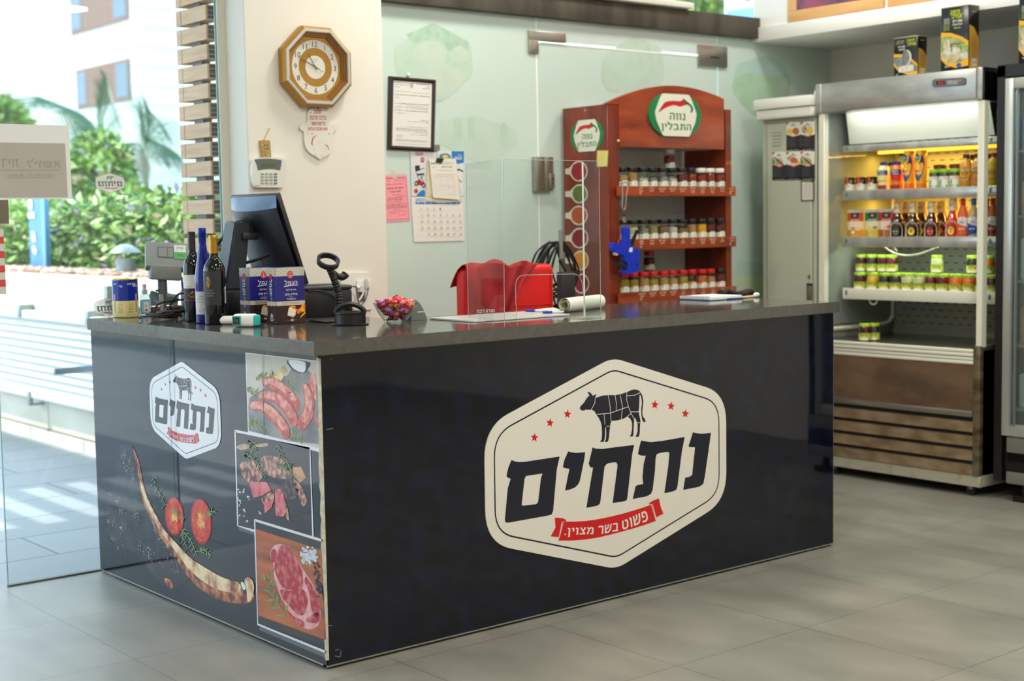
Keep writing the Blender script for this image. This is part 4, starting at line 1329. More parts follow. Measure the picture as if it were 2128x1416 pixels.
# == THINGS ON THE WORKTOP
def camang(x,y):
 return math.atan2(CAM_POS.y-y,CAM_POS.x-x)
def wraptext(mb,txt,m,cx,cy,r,ang,zc,height,width=None,bold=0.0):
 """lettering wrapped round an upright cylinder, centred on direction ang"""
 v,f,asp=text_shape(txt,bold,1)
 w_=width if width else height*asp
 V=[]
 for(x,y)in v:
  a=ang+((x-0.5)*w_)/r
  V.append((cx+r*math.cos(a),cy+r*math.sin(a),zc+(y-0.5)*height))
 mb.raw(V,f,m)
def wrappatch(mb,m,cx,cy,r,ang,half,z0,z1,n=16):
 V=[]
 for i in range(n+1):
  a=ang-half+2*half*i/n
  V+=[(cx+r*math.cos(a),cy+r*math.sin(a),z0),(cx+r*math.cos(a),cy+r*math.sin(a),z1)]
 mb.raw(V,[(2*i,2*i+2,2*i+3,2*i+1)for i in range(n)],m,None,True)
def onto(px,py,r,z=HT):
 """centre of a round base whose nearest point is seen at px, py on the plane z"""
 p=hit(px,py,2,z)
 d=Vector((p.x-CAM_POS.x,p.y-CAM_POS.y,0)).normalized()
 return p+d*r
Z1=HT+0.0006
M_pwhite=mat('white plastic',(232,232,226),0.35)
M_gold=mat('gold foil',(176,132,44),0.3,0.7)
M_tin=mat('tin rim',(214,196,120),0.25,0.8)
# blue and cream tin
c=onto(262,661,0.049);r_=0.049
tn=thing('food_tin',(c.x,c.y,HT),'round tin, blue above and cream below, at the far left end of the worktop','tin')
mb=MB()
h_=0.149
M_tb=mat('tin blue',(20,44,152),0.2);M_tc=mat('tin cream',(226,214,150),0.25);M_wt=mat('print white',(240,240,238),0.4)
mb.lathe([(r_*0.97,Z1),(r_,Z1+0.003),(r_,Z1+0.064),(r_,Z1+0.143)],[M_tin,M_tc,M_tb],36,at(c.x,c.y,0))
a_=camang(c.x,c.y)
for da in(-0.95,0.95):
 wrappatch(mb,mat('print tan',(196,150,110),0.4),c.x,c.y,r_+0.0003,a_+da,0.10,Z1+0.02,Z1+0.09,4)
for k in range(4):
 for da in(-0.42,0.42):
  wraptext(mb,'חלב ביצים'[k:k+6],mat('print brown',(120,100,60),0.5),c.x,c.y,r_+0.0004,a_+da,Z1+0.052-k*0.010,0.005)
for k,da in enumerate((-0.85,-0.35,0.55,0.85)):
 wraptext(mb,['שמן','טרי','מהדורה','מיוחד'][k],M_wt,c.x,c.y,r_+0.0004,a_+da,Z1+0.128-0.008*(k%2),0.007)
mb.build('tin_body',tn)
mb=MB();mb.lathe([(r_+0.001,Z1+0.143),(r_+0.0018,Z1+0.146),(r_,Z1+0.149),(r_-0.004,Z1+0.148),(r_-0.005,Z1+0.143),(0.0001,Z1+0.143)],M_tin,36,at(c.x,c.y,0));mb.build('lid',tn)
# slim carton left of the tin
p=hit(231,657,2,HT)
mb=MB();mb.box((p.x-0.013,p.y,Z1),(p.x+0.013,p.y+0.03,Z1+0.116),mat('flowery carton',(222,228,216),0.5,noise=(90,(186,206,186),3)),0.001,1)
mb.box((p.x+0.0131,p.y+0.001,Z1+0.002),(p.x+0.0136,p.y+0.029,Z1+0.114),mat('carton dark side',(60,66,64),0.5))
Fc=frame((p.x,p.y-0.0004,Z1+0.100),(1,0,0),(0,0,1))
mb.ring((0,-0.003),0.006,0.0068,mat('carton ink',(80,96,88),0.5),Fc,20)
for k in range(8):
 mb.quad(-0.010+k*0.0026,-0.098,-0.0095+k*0.0026,-0.088,mat('carton ink',(80,96,88),0.5),Fc)
tag(mb.build('slim_carton'),'slim pale carton with flowery print standing left of the blue tin','carton')
# hand sanitiser
c=onto(302,656,0.02)
sn=thing('sanitiser_bottle',(c.x,c.y,HT),'small clear spray bottle with white cap and pale blue label right of the blue tin','bottle')
M_clp=thin_glass('clear plastic',(226,236,238),0.05,1.4)
mb=MB();mb.box((c.x-0.022,c.y-0.012,Z1),(c.x+0.022,c.y+0.012,Z1+0.082),M_clp,0.006,3)
mb.box((c.x-0.019,c.y-0.010,Z1+0.003),(c.x+0.019,c.y+0.010,Z1+0.060),mat('gel',(206,222,226),0.1,trans=0.6),0.004,2)
bb=mb.build('bottle_body',sn)
mb=MB()
Fl=frame((c.x,c.y-0.0124,Z1+0.036),(1,0,0),(0,0,1))
mb.quad(-0.018,-0.026,0.018,0.026,mat('label pale blue',(176,214,232),0.4),Fl)
mb.quad(-0.009,-0.020,0.010,0.016,mat('label white',(240,244,244),0.4),Fl,0.0003)
mb.quad(-0.006,-0.019,0.006,-0.012,mat('label red',(200,40,48),0.4),Fl,0.0006)
mb.quad(-0.005,-0.006,0.003,0.006,mat('label amber',(220,190,120),0.4),Fl,0.0006)
mb.text('אלכוג׳ל',mat('label blue',(40,110,180),0.4),frame((c.x,c.y-0.0130,Z1+0.058),(1,0,0),(0,0,1)),0.006)
mb.build('label',bb)
mb=MB();mb.lathe([(0.010,Z1+0.082),(0.011,Z1+0.084),(0.011,Z1+0.100),(0.006,Z1+0.103),(0.006,Z1+0.106),(0.008,Z1+0.107),(0.008,Z1+0.121),(0.0001,Z1+0.122)],M_pwhite,16,at(c.x,c.y,0));mb.build('spray_cap',sn)
# customer display of the scale, on a pole
pb=hit(340,656,2,HT)
cd=thing('customer_display',(pb.x,pb.y,HT),'grey customer display on a steel pole standing behind the wine bottles','display')
M_cg=mat('grey plastic',(132,138,136),0.5);M_cg2=mat('grey plastic dark',(88,92,90),0.5)
px_,py_=pb.x,pb.y
mb=MB();mb.lathe([(0.035,Z1),(0.035,Z1+0.008),(0.014,Z1+0.014)],M_cg,20,at(px_,py_,0));mb.build('foot',cd)
mb=MB();mb.cyl((px_,py_,Z1+0.008),(px_,py_,HT+0.115),0.0125,M_steel,16);mb.build('pole',cd)
mb=MB();mb.cyl((px_,py_,HT+0.085),(px_,py_,HT+0.150),0.018,M_cg2,16);mb.cyl((px_-0.028,py_,HT+0.098),(px_-0.012,py_,HT+0.098),0.004,M_black,8);mb.build('collar',cd)
zh=HT+0.148
TH=Matrix.Translation((px_+0.006,py_,zh))@Matrix.Rotation(-0.30,4,'Z')
lid_=TH@Matrix.Translation((0.02,0.012,0.075))@Matrix.Rotation(-0.55,4,'X')@Matrix.Rotation(0.10,4,'Y')
mb=MB();mb.box((-0.085,-0.018,-0.052),(0.085,0.022,0.062),M_cg,0.006,3,lid_)
mb.box((-0.07,0.0225,-0.04),(0.07,0.0235,0.045),M_black,0,2,lid_)
cs=mb.build('housing',cd)
mb=MB();mb.box((-0.055,-0.030,-0.010),(0.065,0.040,0.050),M_cg,0.008,3,TH@Matrix.Rotation(0.08,4,'Y'));mb.build('back_box',cd)
mb=MB()
mb.box((-0.040,-0.0198,-0.010),(0.022,-0.0185,0.038),M_cg2,0,2,lid_)
mb.box((-0.037,-0.0202,-0.006),(-0.004,-0.0195,0.034),M_cg,0,2,lid_)
mb.box((-0.001,-0.0202,-0.006),(0.019,-0.0195,0.034),M_cg,0,2,lid_)
mb.build('hatch',cs)
mb=MB()
mb.box((0.022,-0.0202,-0.014),(0.068,-0.0188,0.050),mat('sticker white',(220,222,216),0.5),0.0004,1,lid_)
mb.box((0.022,-0.0206,-0.014),(0.068,-0.0200,0.018),mat('sticker green',(84,170,96),0.5),0.0004,1,lid_)
LS=lid_@frame((0.045,-0.0208,0.036),(1,0,0),(0,0,1))
mb.text('נבדק',M_cg2,LS,0.010);mb.text('2020',M_cg2,lid_@frame((0.045,-0.0211,0.004),(1,0,0),(0,0,1)),0.009)
mb.build('sticker',cs)
# clutter behind: pen cup with pens, maroon board, plastic bag, small grey printer, cable tangle
p=hit(372,640,2,HT)
M_cup=mat('cup grey',(150,156,158),0.5)
mb=MB();mb.lathe([(0.022,Z1),(0.026,Z1+0.09),(0.024,Z1+0.09),(0.020,Z1+0.003),(0.0001,Z1+0.003)],M_cup,20,at(0.375,1.60,0))
tag(mb.build('pen_cup'),'grey pen cup behind the wine bottles beside the display pole','cup')
for(nm,lb,col,x0,y0_,dx,dy,ln)in(('pen','blue pen sticking up from the grey pen cup',(24,70,190),0.372,1.598,-0.018,0.004,0.145),('marker','red marker leaning in the grey pen cup',(206,34,40),0.366,1.606,-0.010,-0.004,0.125),('pen','yellow and blue pen on the right of the grey pen cup',(206,186,40),0.384,1.600,0.022,0.0,0.128)):
 mb=MB();mb.cyl((x0,y0_,Z1+0.006),(x0+dx,y0_+dy,Z1+ln),0.0042,mat('pen '+nm+str(col[0]),col,0.35),8);mb.cyl((x0+dx,y0_+dy,Z1+ln),(x0+dx*1.05,y0_+dy*1.05,Z1+ln+0.01),0.003,M_pwhite,8)
 tag(mb.build(nm),lb,'pen')
mb=MB();mb.box((0.19,1.650,Z1),(0.42,1.678,Z1+0.028),mat('maroon board',(122,66,56),0.6),0.003)
tag(mb.build('maroon_board'),'low maroon board lying along the glass behind the sanitiser bottle','board')
mb=MB()
rs=random.Random(2)
V=[];nx,nz=8,7
for j in range(nz):
 for i in range(nx):
  t=i/(nx-1);u=j/(nz-1)
  V.append((0.245+0.125*t+rs.uniform(-0.004,0.004),1.664+rs.uniform(-0.006,0.006)-0.004*u,Z1+0.030+0.062*u*(1-0.35*t)+rs.uniform(-0.003,0.003)))
mb.raw(V,[(j*nx+i,j*nx+i+1,(j+1)*nx+i+1,(j+1)*nx+i)for j in range(nz-1)for i in range(nx-1)],mat('bag grey',(140,156,164),0.3),None,True)
tag(mb.build('plastic_bag'),'crumpled grey plastic bag resting on the maroon board','bag')
lp_=thing('label_printer',(0.47,1.54,HT),'small blue grey label printer behind the wine bottles','printer')
mb=MB();mb.box((0.405,1.47,Z1),(0.53,1.60,Z1+0.075),mat('printer dark',(60,66,74),0.5),0.012,3);mb.build('base',lp_)
mb=MB();mb.box((0.40,1.465,Z1+0.072),(0.53,1.605,Z1+0.112),mat('printer blue grey',(146,164,186),0.45),0.02,4);mb.build('cover',lp_)
mb=MB()
M_cab=mat('black cable',(14,14,15),0.45)
rs=random.Random(9)
for k in range(7):
 pts=[]
 a=rs.uniform(0,6.28)
 for i in range(9):
  t=i/8
  pts.append((0.155+0.10*math.cos(a+t*4.6)*rs.uniform(0.6,1.0)+0.02*k-0.04,1.30+0.10*math.sin(a+t*4.6)*rs.uniform(0.6,1.0),Z1+0.008+0.035*abs(math.sin(t*PI*1.5+k))*(0.4+0.1*k)))
 mb.tube(smooth_path(pts,5,False),0.0034,M_cab,6)
zc=lambda x,y,Y:hit(x,y,1,Y)
for path in([(392,622),(360,625),(330,632),(322,650),(340,664),(368,668)],[(396,612),(370,612),(352,640),(350,662)],[(398,606),(380,640),(366,662)],[(394,640),(370,652),(352,668)]):
 mb.tube(smooth_path([zc(x,min(y,660),1.30)for x,y in path],5,False),0.0036,M_cab,6)
tag(mb.build('cable_tangle',origin=(0.155,1.30,HT)),'tangle of black cables on the worktop left of the wine bottles','cables')
# wine bottles
def wine(px,py,r,H,prof,mats_,label,lab):
 c=onto(px,py,r)
 t_=thing('wine_bottle',(c.x,c.y,HT),label,'bottle','wine bottles on the worktop')
 mb=MB();mb.lathe([(a*r,Z1+b*H)for a,b in prof],mats_,32,at(c.x,c.y,0));mb.build('glass_body',t_)
 a_=camang(c.x,c.y)
 lab(t_,c,a_,r,H)
 return t_
M_darkglass=mat('dark wine glass',(8,9,8),0.04,spec=0.5)
M_blueglass=mat('cobalt glass',(10,24,128),0.05,spec=0.5)
M_capb=mat('black capsule',(26,26,27),0.4)
BORD=[(0.80,0.0),(0.97,0.006),(1.0,0.02),(1.0,0.58),(0.97,0.62),(0.86,0.665),(0.62,0.71),(0.45,0.745),(0.40,0.78),(0.385,0.80)]
def bord_lab1(t_,c,a_,r,H):
 mb=MB();mb.lathe([(r*0.395,Z1+H*0.795),(r*0.39,Z1+H*0.97),(r*0.41,Z1+H*0.972),(r*0.41,Z1+H*0.995),(r*0.36,Z1+H),(0.0001,Z1+H)],M_capb,24,at(c.x,c.y,0));mb.build('capsule',t_)
 mb=MB()
 M1=mat('wine label ivory',(226,222,206),0.6)
 wrappatch(mb,M1,c.x,c.y,r+0.0004,a_-0.25,1.15,Z1+H*0.37,Z1+H*0.52)
 wrappatch(mb,mat('wine label black',(22,22,24),0.5),c.x,c.y,r+0.0004,a_-0.25,1.15,Z1+H*0.235,Z1+H*0.37)
 wrappatch(mb,mat('wine label wine red',(150,30,56),0.5),c.x,c.y,r+0.0007,a_-0.25,1.15,Z1+H*0.232,Z1+H*0.242)
 wraptext(mb,'S',M_gold,c.x,c.y,r+0.0008,a_-0.1,Z1+H*0.30,0.026,bold=0.01)
 wraptext(mb,'C',M_gold,c.x,c.y,r+0.0009,a_-0.28,Z1+H*0.295,0.022,bold=0.0)
 wraptext(mb,'RESERVE',mat('label grey ink',(120,116,104),0.5),c.x,c.y,r+0.0008,a_-0.45,Z1+H*0.388,0.004)
 mb.build('label',t_)
wine(404,669,0.0345,0.325,BORD,M_darkglass,'dark wine bottle with black neck capsule and ivory label, farthest from the fire lighter boxes',bord_lab1)
RIES=[(0.80,0.0),(0.97,0.006),(1.0,0.02),(1.0,0.42),(0.95,0.50),(0.80,0.60),(0.62,0.70),(0.50,0.78),(0.45,0.83),(0.44,0.84)]
def lab2(t_,c,a_,r,H):
 mb=MB();M_b2=mat('blue capsule',(22,38,136),0.3,0.4)
 mb.lathe([(r*0.45,Z1+H*0.835),(r*0.44,Z1+H*0.93),(r*0.455,Z1+H*0.932),(r*0.455,Z1+H*0.995),(r*0.42,Z1+H),(0.0001,Z1+H)],M_b2,24,at(c.x,c.y,0));mb.build('capsule',t_)
 mb=MB();M1=mat('wine label silver',(206,206,204),0.4);M2=mat('label grey ink',(120,116,104),0.5)
 wrappatch(mb,M1,c.x,c.y,r+0.0004,a_,1.2,Z1+H*0.095,Z1+H*0.335)
 wrappatch(mb,M2,c.x,c.y,r+0.0006,a_,1.2,Z1+H*0.222,Z1+H*0.226)
 for k,s_ in enumerate(('PRIVATE','COLLECTION','MOSCATO')):
  wraptext(mb,s_,M2,c.x,c.y,r+0.0007,a_-0.1,Z1+H*(0.285,0.255,0.135)[k],0.006)
 mb.build('label',t_)
wine(426,673,0.031,0.338,RIES,M_blueglass,'tall slim cobalt blue wine bottle in the middle of the three',lab2)
def lab3(t_,c,a_,r,H):
 mb=MB();mb.lathe([(r*0.40,Z1+H*0.795),(r*0.385,Z1+H*0.955),(r*0.41,Z1+H*0.957),(r*0.41,Z1+H*0.992),(r*0.37,Z1+H),(0.0001,Z1+H)],M_gold,24,at(c.x,c.y,0));mb.build('capsule',t_)
 mb=MB();M1=mat('wine label charcoal',(38,38,40),0.55)
 wrappatch(mb,M1,c.x,c.y,r+0.0004,a_-0.35,0.95,Z1+H*0.22,Z1+H*0.60)
 rs=random.Random(3)
 for k in range(26):
  u=k/26
  wd_=0.008*math.sin(PI*min(1,u*1.05))**0.8
  for j in range(3):
   da=(rs.uniform(-1,1)*wd_)/r
   wrappatch(mb,M_gold,c.x,c.y,r+0.0007,a_-0.60+da,0.035,Z1+H*(0.41+0.13*u),Z1+H*(0.41+0.13*u)+0.002,2)
 for k,s_ in enumerate(('WINERY','CABERNET','RESERVE')):
  wraptext(mb,s_,M2x,c.x,c.y,r+0.0008,a_-0.45,Z1+H*(0.385-0.03*k),0.005)
 wrappatch(mb,mat('barcode white',(220,220,214),0.5),c.x,c.y,r+0.0005,a_+1.12,0.10,Z1+H*0.24,Z1+H*0.42,3)
 for k in range(9):
  wrappatch(mb,M_black,c.x,c.y,r+0.0008,a_+1.10,0.05,Z1+H*(0.255+0.017*k),Z1+H*(0.262+0.017*k),3)
 mb.build('label',t_)
M2x=mat('label dim ink',(150,144,128),0.5)
wine(449,676,0.0385,0.312,BORD,M_darkglass,'dark wine bottle with gold neck capsule, nearest to the fire lighter boxes',lab3)
# infrared thermometer lying on the worktop
p0=hit(455,676,2,HT);p1=hit(541,677,2,HT)
tm=thing('infrared_thermometer',((p0.x+p1.x)/2,(p0.y+p1.y)/2,HT),'white and teal infrared thermometer lying before the wine bottles','thermometer')
M_teal=mat('teal plastic',(40,178,170),0.35)
A_=math.atan2(p1.y-p0.y,p1.x-p0.x)
TB=Matrix.Translation((hit(516,680,2,HT).x,hit(516,680,2,HT).y+0.014,HT+0.0226))@Matrix.Rotation(A_+0.06,4,'Z')
mb=MB();mb.box((-0.044,-0.021,-0.022),(0.040,0.021,0.022),M_pwhite,0.012,4,TB);bd=mb.build('body',tm)
mb=MB();mb.box((0.034,-0.019,-0.019),(0.047,0.019,0.019),M_teal,0.009,3,TB);mb.build('sensor_cap',tm)
mb=MB();mb.box((-0.041,-0.0235,-0.016),(-0.008,-0.020,0.016),M_teal,0.0016,2,TB)
mb.box((-0.037,-0.0245,-0.012),(-0.012,-0.0232,0.012),mat('screen green black',(36,46,40),0.2),0.0004,1,TB)
mb.text('36',mat('screen digits',(110,120,90),0.5),TB@frame((-0.024,-0.0247,0.0),(1,0,0),(0,0,1)),0.010);mb.build('screen',bd)
HB_=Matrix.Translation((p0.x+0.030,p0.y+0.004,HT+0.0156))@Matrix.Rotation(A_+0.30,4,'Z')
mb=MB();mb.box((-0.036,-0.016,-0.015),(0.050,0.016,0.015),M_pwhite,0.0145,5,HB_);mb.build('grip',tm)
# boxes of fire lighters
M_fb=mat('carton blue',(36,34,122),0.35);M_fw=mat('carton white',(226,222,208),0.4);M_fk=mat('carton ink',(20,18,24),0.4)
M_fbr=mat('carton brown',(50,32,34),0.35,noise=(30,(66,44,44),4));M_fr=mat('carton red',(206,24,32),0.35);M_fg=mat('carton beige',(204,196,176),0.4)
M_fl1=mat('flame orange',(226,110,24),0.4);M_fl2=mat('flame yellow',(246,196,60),0.4);M_cube=mat('cube white',(238,226,206),0.5);M_cubed=mat('cube cream',(206,188,164),0.5)
def firebox(x,y,w_,d_,h_,label):
 mb=MB()
 mb.box((x,y,Z1),(x+w_,y+d_,Z1+h_),M_fb,0.0012,1)
 def face(Fm,W_,main):
  e=0.0004
  mb.quad(0.0006,h_*0.845,W_-0.0006,h_-0.0006,M_fw,Fm,e)
  nl=max(2,int(W_/0.0095))
  hh=h_*0.155-0.001
  for i in range(-3,nl+3):
   for sg_ in(1,-1):
    a0=i*W_/nl;
    q=[]
    x0_,x1_=a0,a0+sg_*hh*0.8
    t0,t1=0.0,1.0
    for(lo_,hi_)in((0.0008,W_-0.0008),):
     if abs(x1_-x0_)>1e-9:
      ta=(lo_-x0_)/(x1_-x0_);tb=(hi_-x0_)/(x1_-x0_)
      ta,tb=min(ta,tb),max(ta,tb)
      t0,t1=max(t0,ta),min(t1,tb)
    if t1-t0>0.05:
     A=Vector((x0_+(x1_-x0_)*t0,h_*0.845+hh*t0,0));B=Vector((x0_+(x1_-x0_)*t1,h_*0.845+hh*t1,0))
     n_=(B-A).normalized();n_=Vector((-n_.y,n_.x,0))*0.0005
     mb.raw([A+n_+Vector((0,0,e*2)),A-n_+Vector((0,0,e*2)),B-n_+Vector((0,0,e*2)),B+n_+Vector((0,0,e*2))],[(0,1,2,3)],M_fk,Fm)
  mb.quad(0.0006,h_*0.325,W_-0.0006,h_*0.40,M_fg,Fm,e)
  mb.quad(0.0006,0.0006,W_-0.0006,h_*0.325,M_fbr,Fm,e)
  cx=W_*0.54
  if main:
   cxb=W_*0.50
   mb.disc((cxb,h_*0.865),W_*0.10,M_fr,Fm,24,e*3,1.2)
   mb.ring((cxb,h_*0.865),W_*0.075,W_*0.082,M_fw,Fm,24,e*4)
   mb.quad(cxb-0.0008,h_*0.835,cxb+0.0008,h_*0.895,M_fw,Fm,e*4)
   mb.quad(cxb-0.004,h_*0.880,cxb+0.004,h_*0.884,M_fw,Fm,e*4)
   for sg_ in(1,-1):
    mb.raw([(cxb,h_*0.832,e*4),(cxb+sg_*0.006,h_*0.850,e*4),(cxb+sg_*0.0058,h_*0.858,e*4),(cxb,h_*0.842,e*4)],[(0,1,2,3)],M_fw,Fm)
   FT=Fm@Matrix.Translation((0,0,e*3))
   mb.text('הנמל',M_fw,FT,h_*0.082,W_*0.52,h_*0.735,bold=0.03,width=W_*0.44)
   mb.flat(smooth_path([(W_*0.29,h_*0.655),(W_*0.52,h_*0.672),(W_*0.75,h_*0.672),(W_*0.75,h_*0.684),(W_*0.52,h_*0.687),(W_*0.30,h_*0.672)],4),M_fw,M=FT)
   mb.text('הבית של האש',M_fw,FT,h_*0.034,W_*0.52,h_*0.605,width=W_*0.34)
   mb.text('מדליק פחם',M_fw,FT,h_*0.052,W_*0.52,h_*0.520,width=W_*0.42,bold=0.008)
   mb.quad(W_*0.44,h_*0.472,W_*0.60,h_*0.476,M_fw,FT)
   mb.text('Firelighters',M_fw,FT,h_*0.036,W_*0.52,h_*0.438,width=W_*0.30,bold=0.008)
   for k in range(2):
    mb.text('להדלקה קלה ומהירה של פחמים',M_fk,FT,h_*0.014,W_*0.5,h_*(0.373-0.023*k),width=W_*0.6)
   mb.flat(smooth_path([(W_*0.40,h_*0.25),(W_*0.46,h_*0.31),(W_*0.60,h_*0.30),(W_*0.72,h_*0.25),(W_*0.80,h_*0.27),(W_*0.92,h_*0.34),(W_*0.99,h_*0.35),(W_*0.985,h_*0.20),(W_*0.86,h_*0.19),(W_*0.72,h_*0.16),(W_*0.66,h_*0.21),(W_*0.46,h_*0.18)],4),M_fl1,M=FT)
   for pg in([(W_*0.45,h_*0.285),(W_*0.56,h_*0.315),(W_*0.68,h_*0.285),(W_*0.56,h_*0.30)],[(W_*0.74,h_*0.235),(W_*0.84,h_*0.25),(W_*0.90,h_*0.33),(W_*0.94,h_*0.345),(W_*0.92,h_*0.25),(W_*0.99,h_*0.21),(W_*0.85,h_*0.215)],[(W_*0.80,h_*0.09),(W_*0.86,h_*0.14),(W_*0.985,h_*0.19),(W_*0.985,h_*0.165),(W_*0.90,h_*0.13)]):
    mb.flat(smooth_path(pg,4),M_fl2,M=FT@Matrix.Translation((0,0,e)))
   F2=FT@Matrix.Translation((0,0,e*2))
   mb.flat([(W_*0.41,h_*0.265),(W_*0.47,h_*0.295),(W_*0.66,h_*0.24),(W_*0.64,h_*0.145),(W_*0.56,h_*0.105),(W_*0.36,h_*0.15)],M_cube,M=F2)
   mb.flat([(W_*0.36,h_*0.15),(W_*0.52,h_*0.135),(W_*0.64,h_*0.145),(W_*0.56,h_*0.105)],M_cubed,M=F2@Matrix.Translation((0,0,e)))
   mb.text('40',M_fw,FT,h_*0.05,W_*0.52,h_*0.062,bold=0.015)
   mb.quad(W_*0.36,h_*0.060,W_*0.43,h_*0.063,M_fw,FT);mb.quad(W_*0.61,h_*0.060,W_*0.68,h_*0.063,M_fw,FT)
  else:
   FT=Fm@Matrix.Translation((W_*0.5,h_*0.5,e*3))@Matrix.Rotation(-PI/2,4,'Z')
   mb.disc((0,0),W_*0.16,M_fr,Fm@Matrix.Translation((W_*0.5,h_*0.84,e*3)),20)
   mb.text('הנמל',M_fw,FT,W_*0.34,-h_*0.16,0.0,bold=0.03)
   mb.text('מדליק פחם',M_fw,FT,W_*0.2,h_*0.05,0.0)
   mb.text('40',M_fw,FT,W_*0.34,h_*0.38,0.0,bold=0.015)
 face(frame((x,y,Z1),(1,0,0),(0,0,1)),w_,True)
 face(frame((x,y+d_,Z1),(0,-1,0),(0,0,1)),d_,False)
 tag(mb.build('firelighter_box'),label,'box','boxes of fire lighters')
q=hit(575.5,675,2,HT)
firebox(q.x,q.y,0.115,0.062,0.196,'blue fire lighter box on the right, fully visible, leaning on its twin')
q2=hit(521,671.5,2,HT)
firebox(q2.x,q2.y,0.113,0.072,0.193,'blue fire lighter box on the left, half hidden behind its twin')
# point of sale monitor seen from behind
XN,YN,YF=0.441,0.985,1.342
pos=thing('pos_monitor',(0.42,1.16,HT),'black point of sale monitor seen from behind, leaning back on its stand','monitor')
M_mon=mat('monitor back black',(30,31,34),0.38);M_mon2=mat('monitor stand',(38,44,52),0.4)
mb=MB();mb.box((0.265,1.06,Z1),(0.475,1.385,HT+0.105),M_black,0.004,2);mb.build('base_box',pos)
nt_=Vector((XN,YN,1.458));nb_=Vector((0.552,YN,1.118))
ft_=Vector((XN,YF,1.458));fb_=Vector((0.552,YF,1.118))
uax=(nt_-ft_).normalized();vax=(nt_-nb_).normalized()
FM=frame(fb_,uax,vax)
Wm=(nt_-ft_).length;Hm=(nt_-nb_).length
mb=MB();mb.box((0,0,-0.018),(Wm,Hm,0.0),M_mon,0.003,2,FM)
mb.box((0.012,0.012,-0.0186),(Wm-0.012,Hm-0.012,-0.0178),mat('screen glass',(10,10,12),0.05),0,1,FM)
# bulged rear shell
V=[];nu,nv=16,16
for j in range(nv+1):
 for i in range(nu+1):
  a=i/nu;b2_=j/nv
  bulge=0.052*math.sin(PI*(0.04+0.92*a))**0.6*(0.5+0.5*b2_)*min(1.0,(0.35+b2_*3))
  if b2_>0.87:
   bulge*=max(0.0,(1-b2_)/0.13)
  V.append((0.006+a*(Wm-0.012),0.006+b2_*(Hm-0.012),bulge))
F=[(j*(nu+1)+i,j*(nu+1)+i+1,(j+1)*(nu+1)+i+1,(j+1)*(nu+1)+i)for j in range(nv)for i in range(nu)]
mb.raw(V,F[:14*nu],M_mon,FM,True);mb.raw(V,F[14*nu:],mat('vent top sky sheen',(84,108,140),0.3),FM,True)  # blue of the vent strip paints in the sky it catches
mb.build('display',pos)
mb=MB()
lt_,lb_=Vector((0.352,1.19,1.362)),Vector((0.345,1.19,HT+0.104))
a=[Vector((0.300,1.225,HT+0.104)),Vector((0.300,1.14,HT+0.104)),Vector((0.385,1.14,HT+0.104)),Vector((0.385,1.225,HT+0.104))]
b2_=[Vector((0.352,1.225,1.362)),Vector((0.352,1.135,1.362)),Vector((0.415,1.135,1.362)),Vector((0.415,1.225,1.362))]
bm=bmesh.new()
vs=[bm.verts.new(p)for p in a+b2_]
for f_ in((3,2,1,0),(4,5,6,7),(0,1,5,4),(1,2,6,5),(2,3,7,6),(3,0,4,7)):
 bm.faces.new([vs[i]for i in f_])
bmesh.ops.recalc_face_normals(bm,faces=bm.faces[:])
bmesh.ops.bevel(bm,geom=bm.edges[:],offset=0.008,segments=3,affect='EDGES')
mb.from_bm(bm,M_mon2)
mb.build('stand_leg',pos)
mb=MB();mb.box((0.39,1.145,1.29),(0.44,1.215,1.345),M_black,0.006,2);mb.box((0.375,1.12,1.29),(0.44,1.15,1.318),M_mon,0.004,2);mb.build('hinge',pos)
mb=MB();mb.tube([(0.41,1.28,1.335),(0.38,1.33,1.28),(0.34,1.39,1.20)],0.007,M_black,8);mb.box((0.395,1.25,1.305),(0.43,1.30,1.36),M_mon,0.01,2);mb.build('brace',pos)
mb=MB();mb.tube(smooth_path([(0.47,1.10,1.235),(0.43,1.13,1.215),(0.39,1.17,1.20),(0.37,1.22,1.18)],6,False),0.006,M_black,8);mb.tube(smooth_path([(0.44,1.11,1.215),(0.44,1.09,1.19),(0.47,1.08,1.165)],6,False),0.003,M_black,6);mb.build('cable',pos)
# till printer
tp=thing('till_printer',(0.60,1.02,HT),'black box shaped till printer with ridged buttons behind the fire lighter boxes','printer')
F_p=at(0.505,0.928,0,-0.20)
mb=MB();mb.box((0,0,Z1),(0.195,0.20,HT+0.098),M_black,0.004,2,F_p);mb.build('case',tp)
mb=MB();mb.box((0.0,-0.004,HT+0.0985),(0.197,0.20,HT+0.117),mat('printer lid',(44,46,50),0.35),0.008,3,F_p)
lid2=mb.build('lid',tp)
mb=MB()
for k in range(5):
 mb.box((0.02+k*0.026,0.02,HT+0.1165),(0.042+k*0.026,0.05,HT+0.1205),M_mon2,0.002,2,F_p)
mb.build('button_row',lid2)
mb=MB();mb.tube(smooth_path([F_p@Vector((0.02,-0.006,HT+0.10)),F_p@Vector((0.08,-0.012,HT+0.095)),F_p@Vector((0.14,-0.01,HT+0.06)),F_p@Vector((0.19,-0.008,HT+0.02))],6,False),0.003,M_cab,6);mb.build('cable',tp)
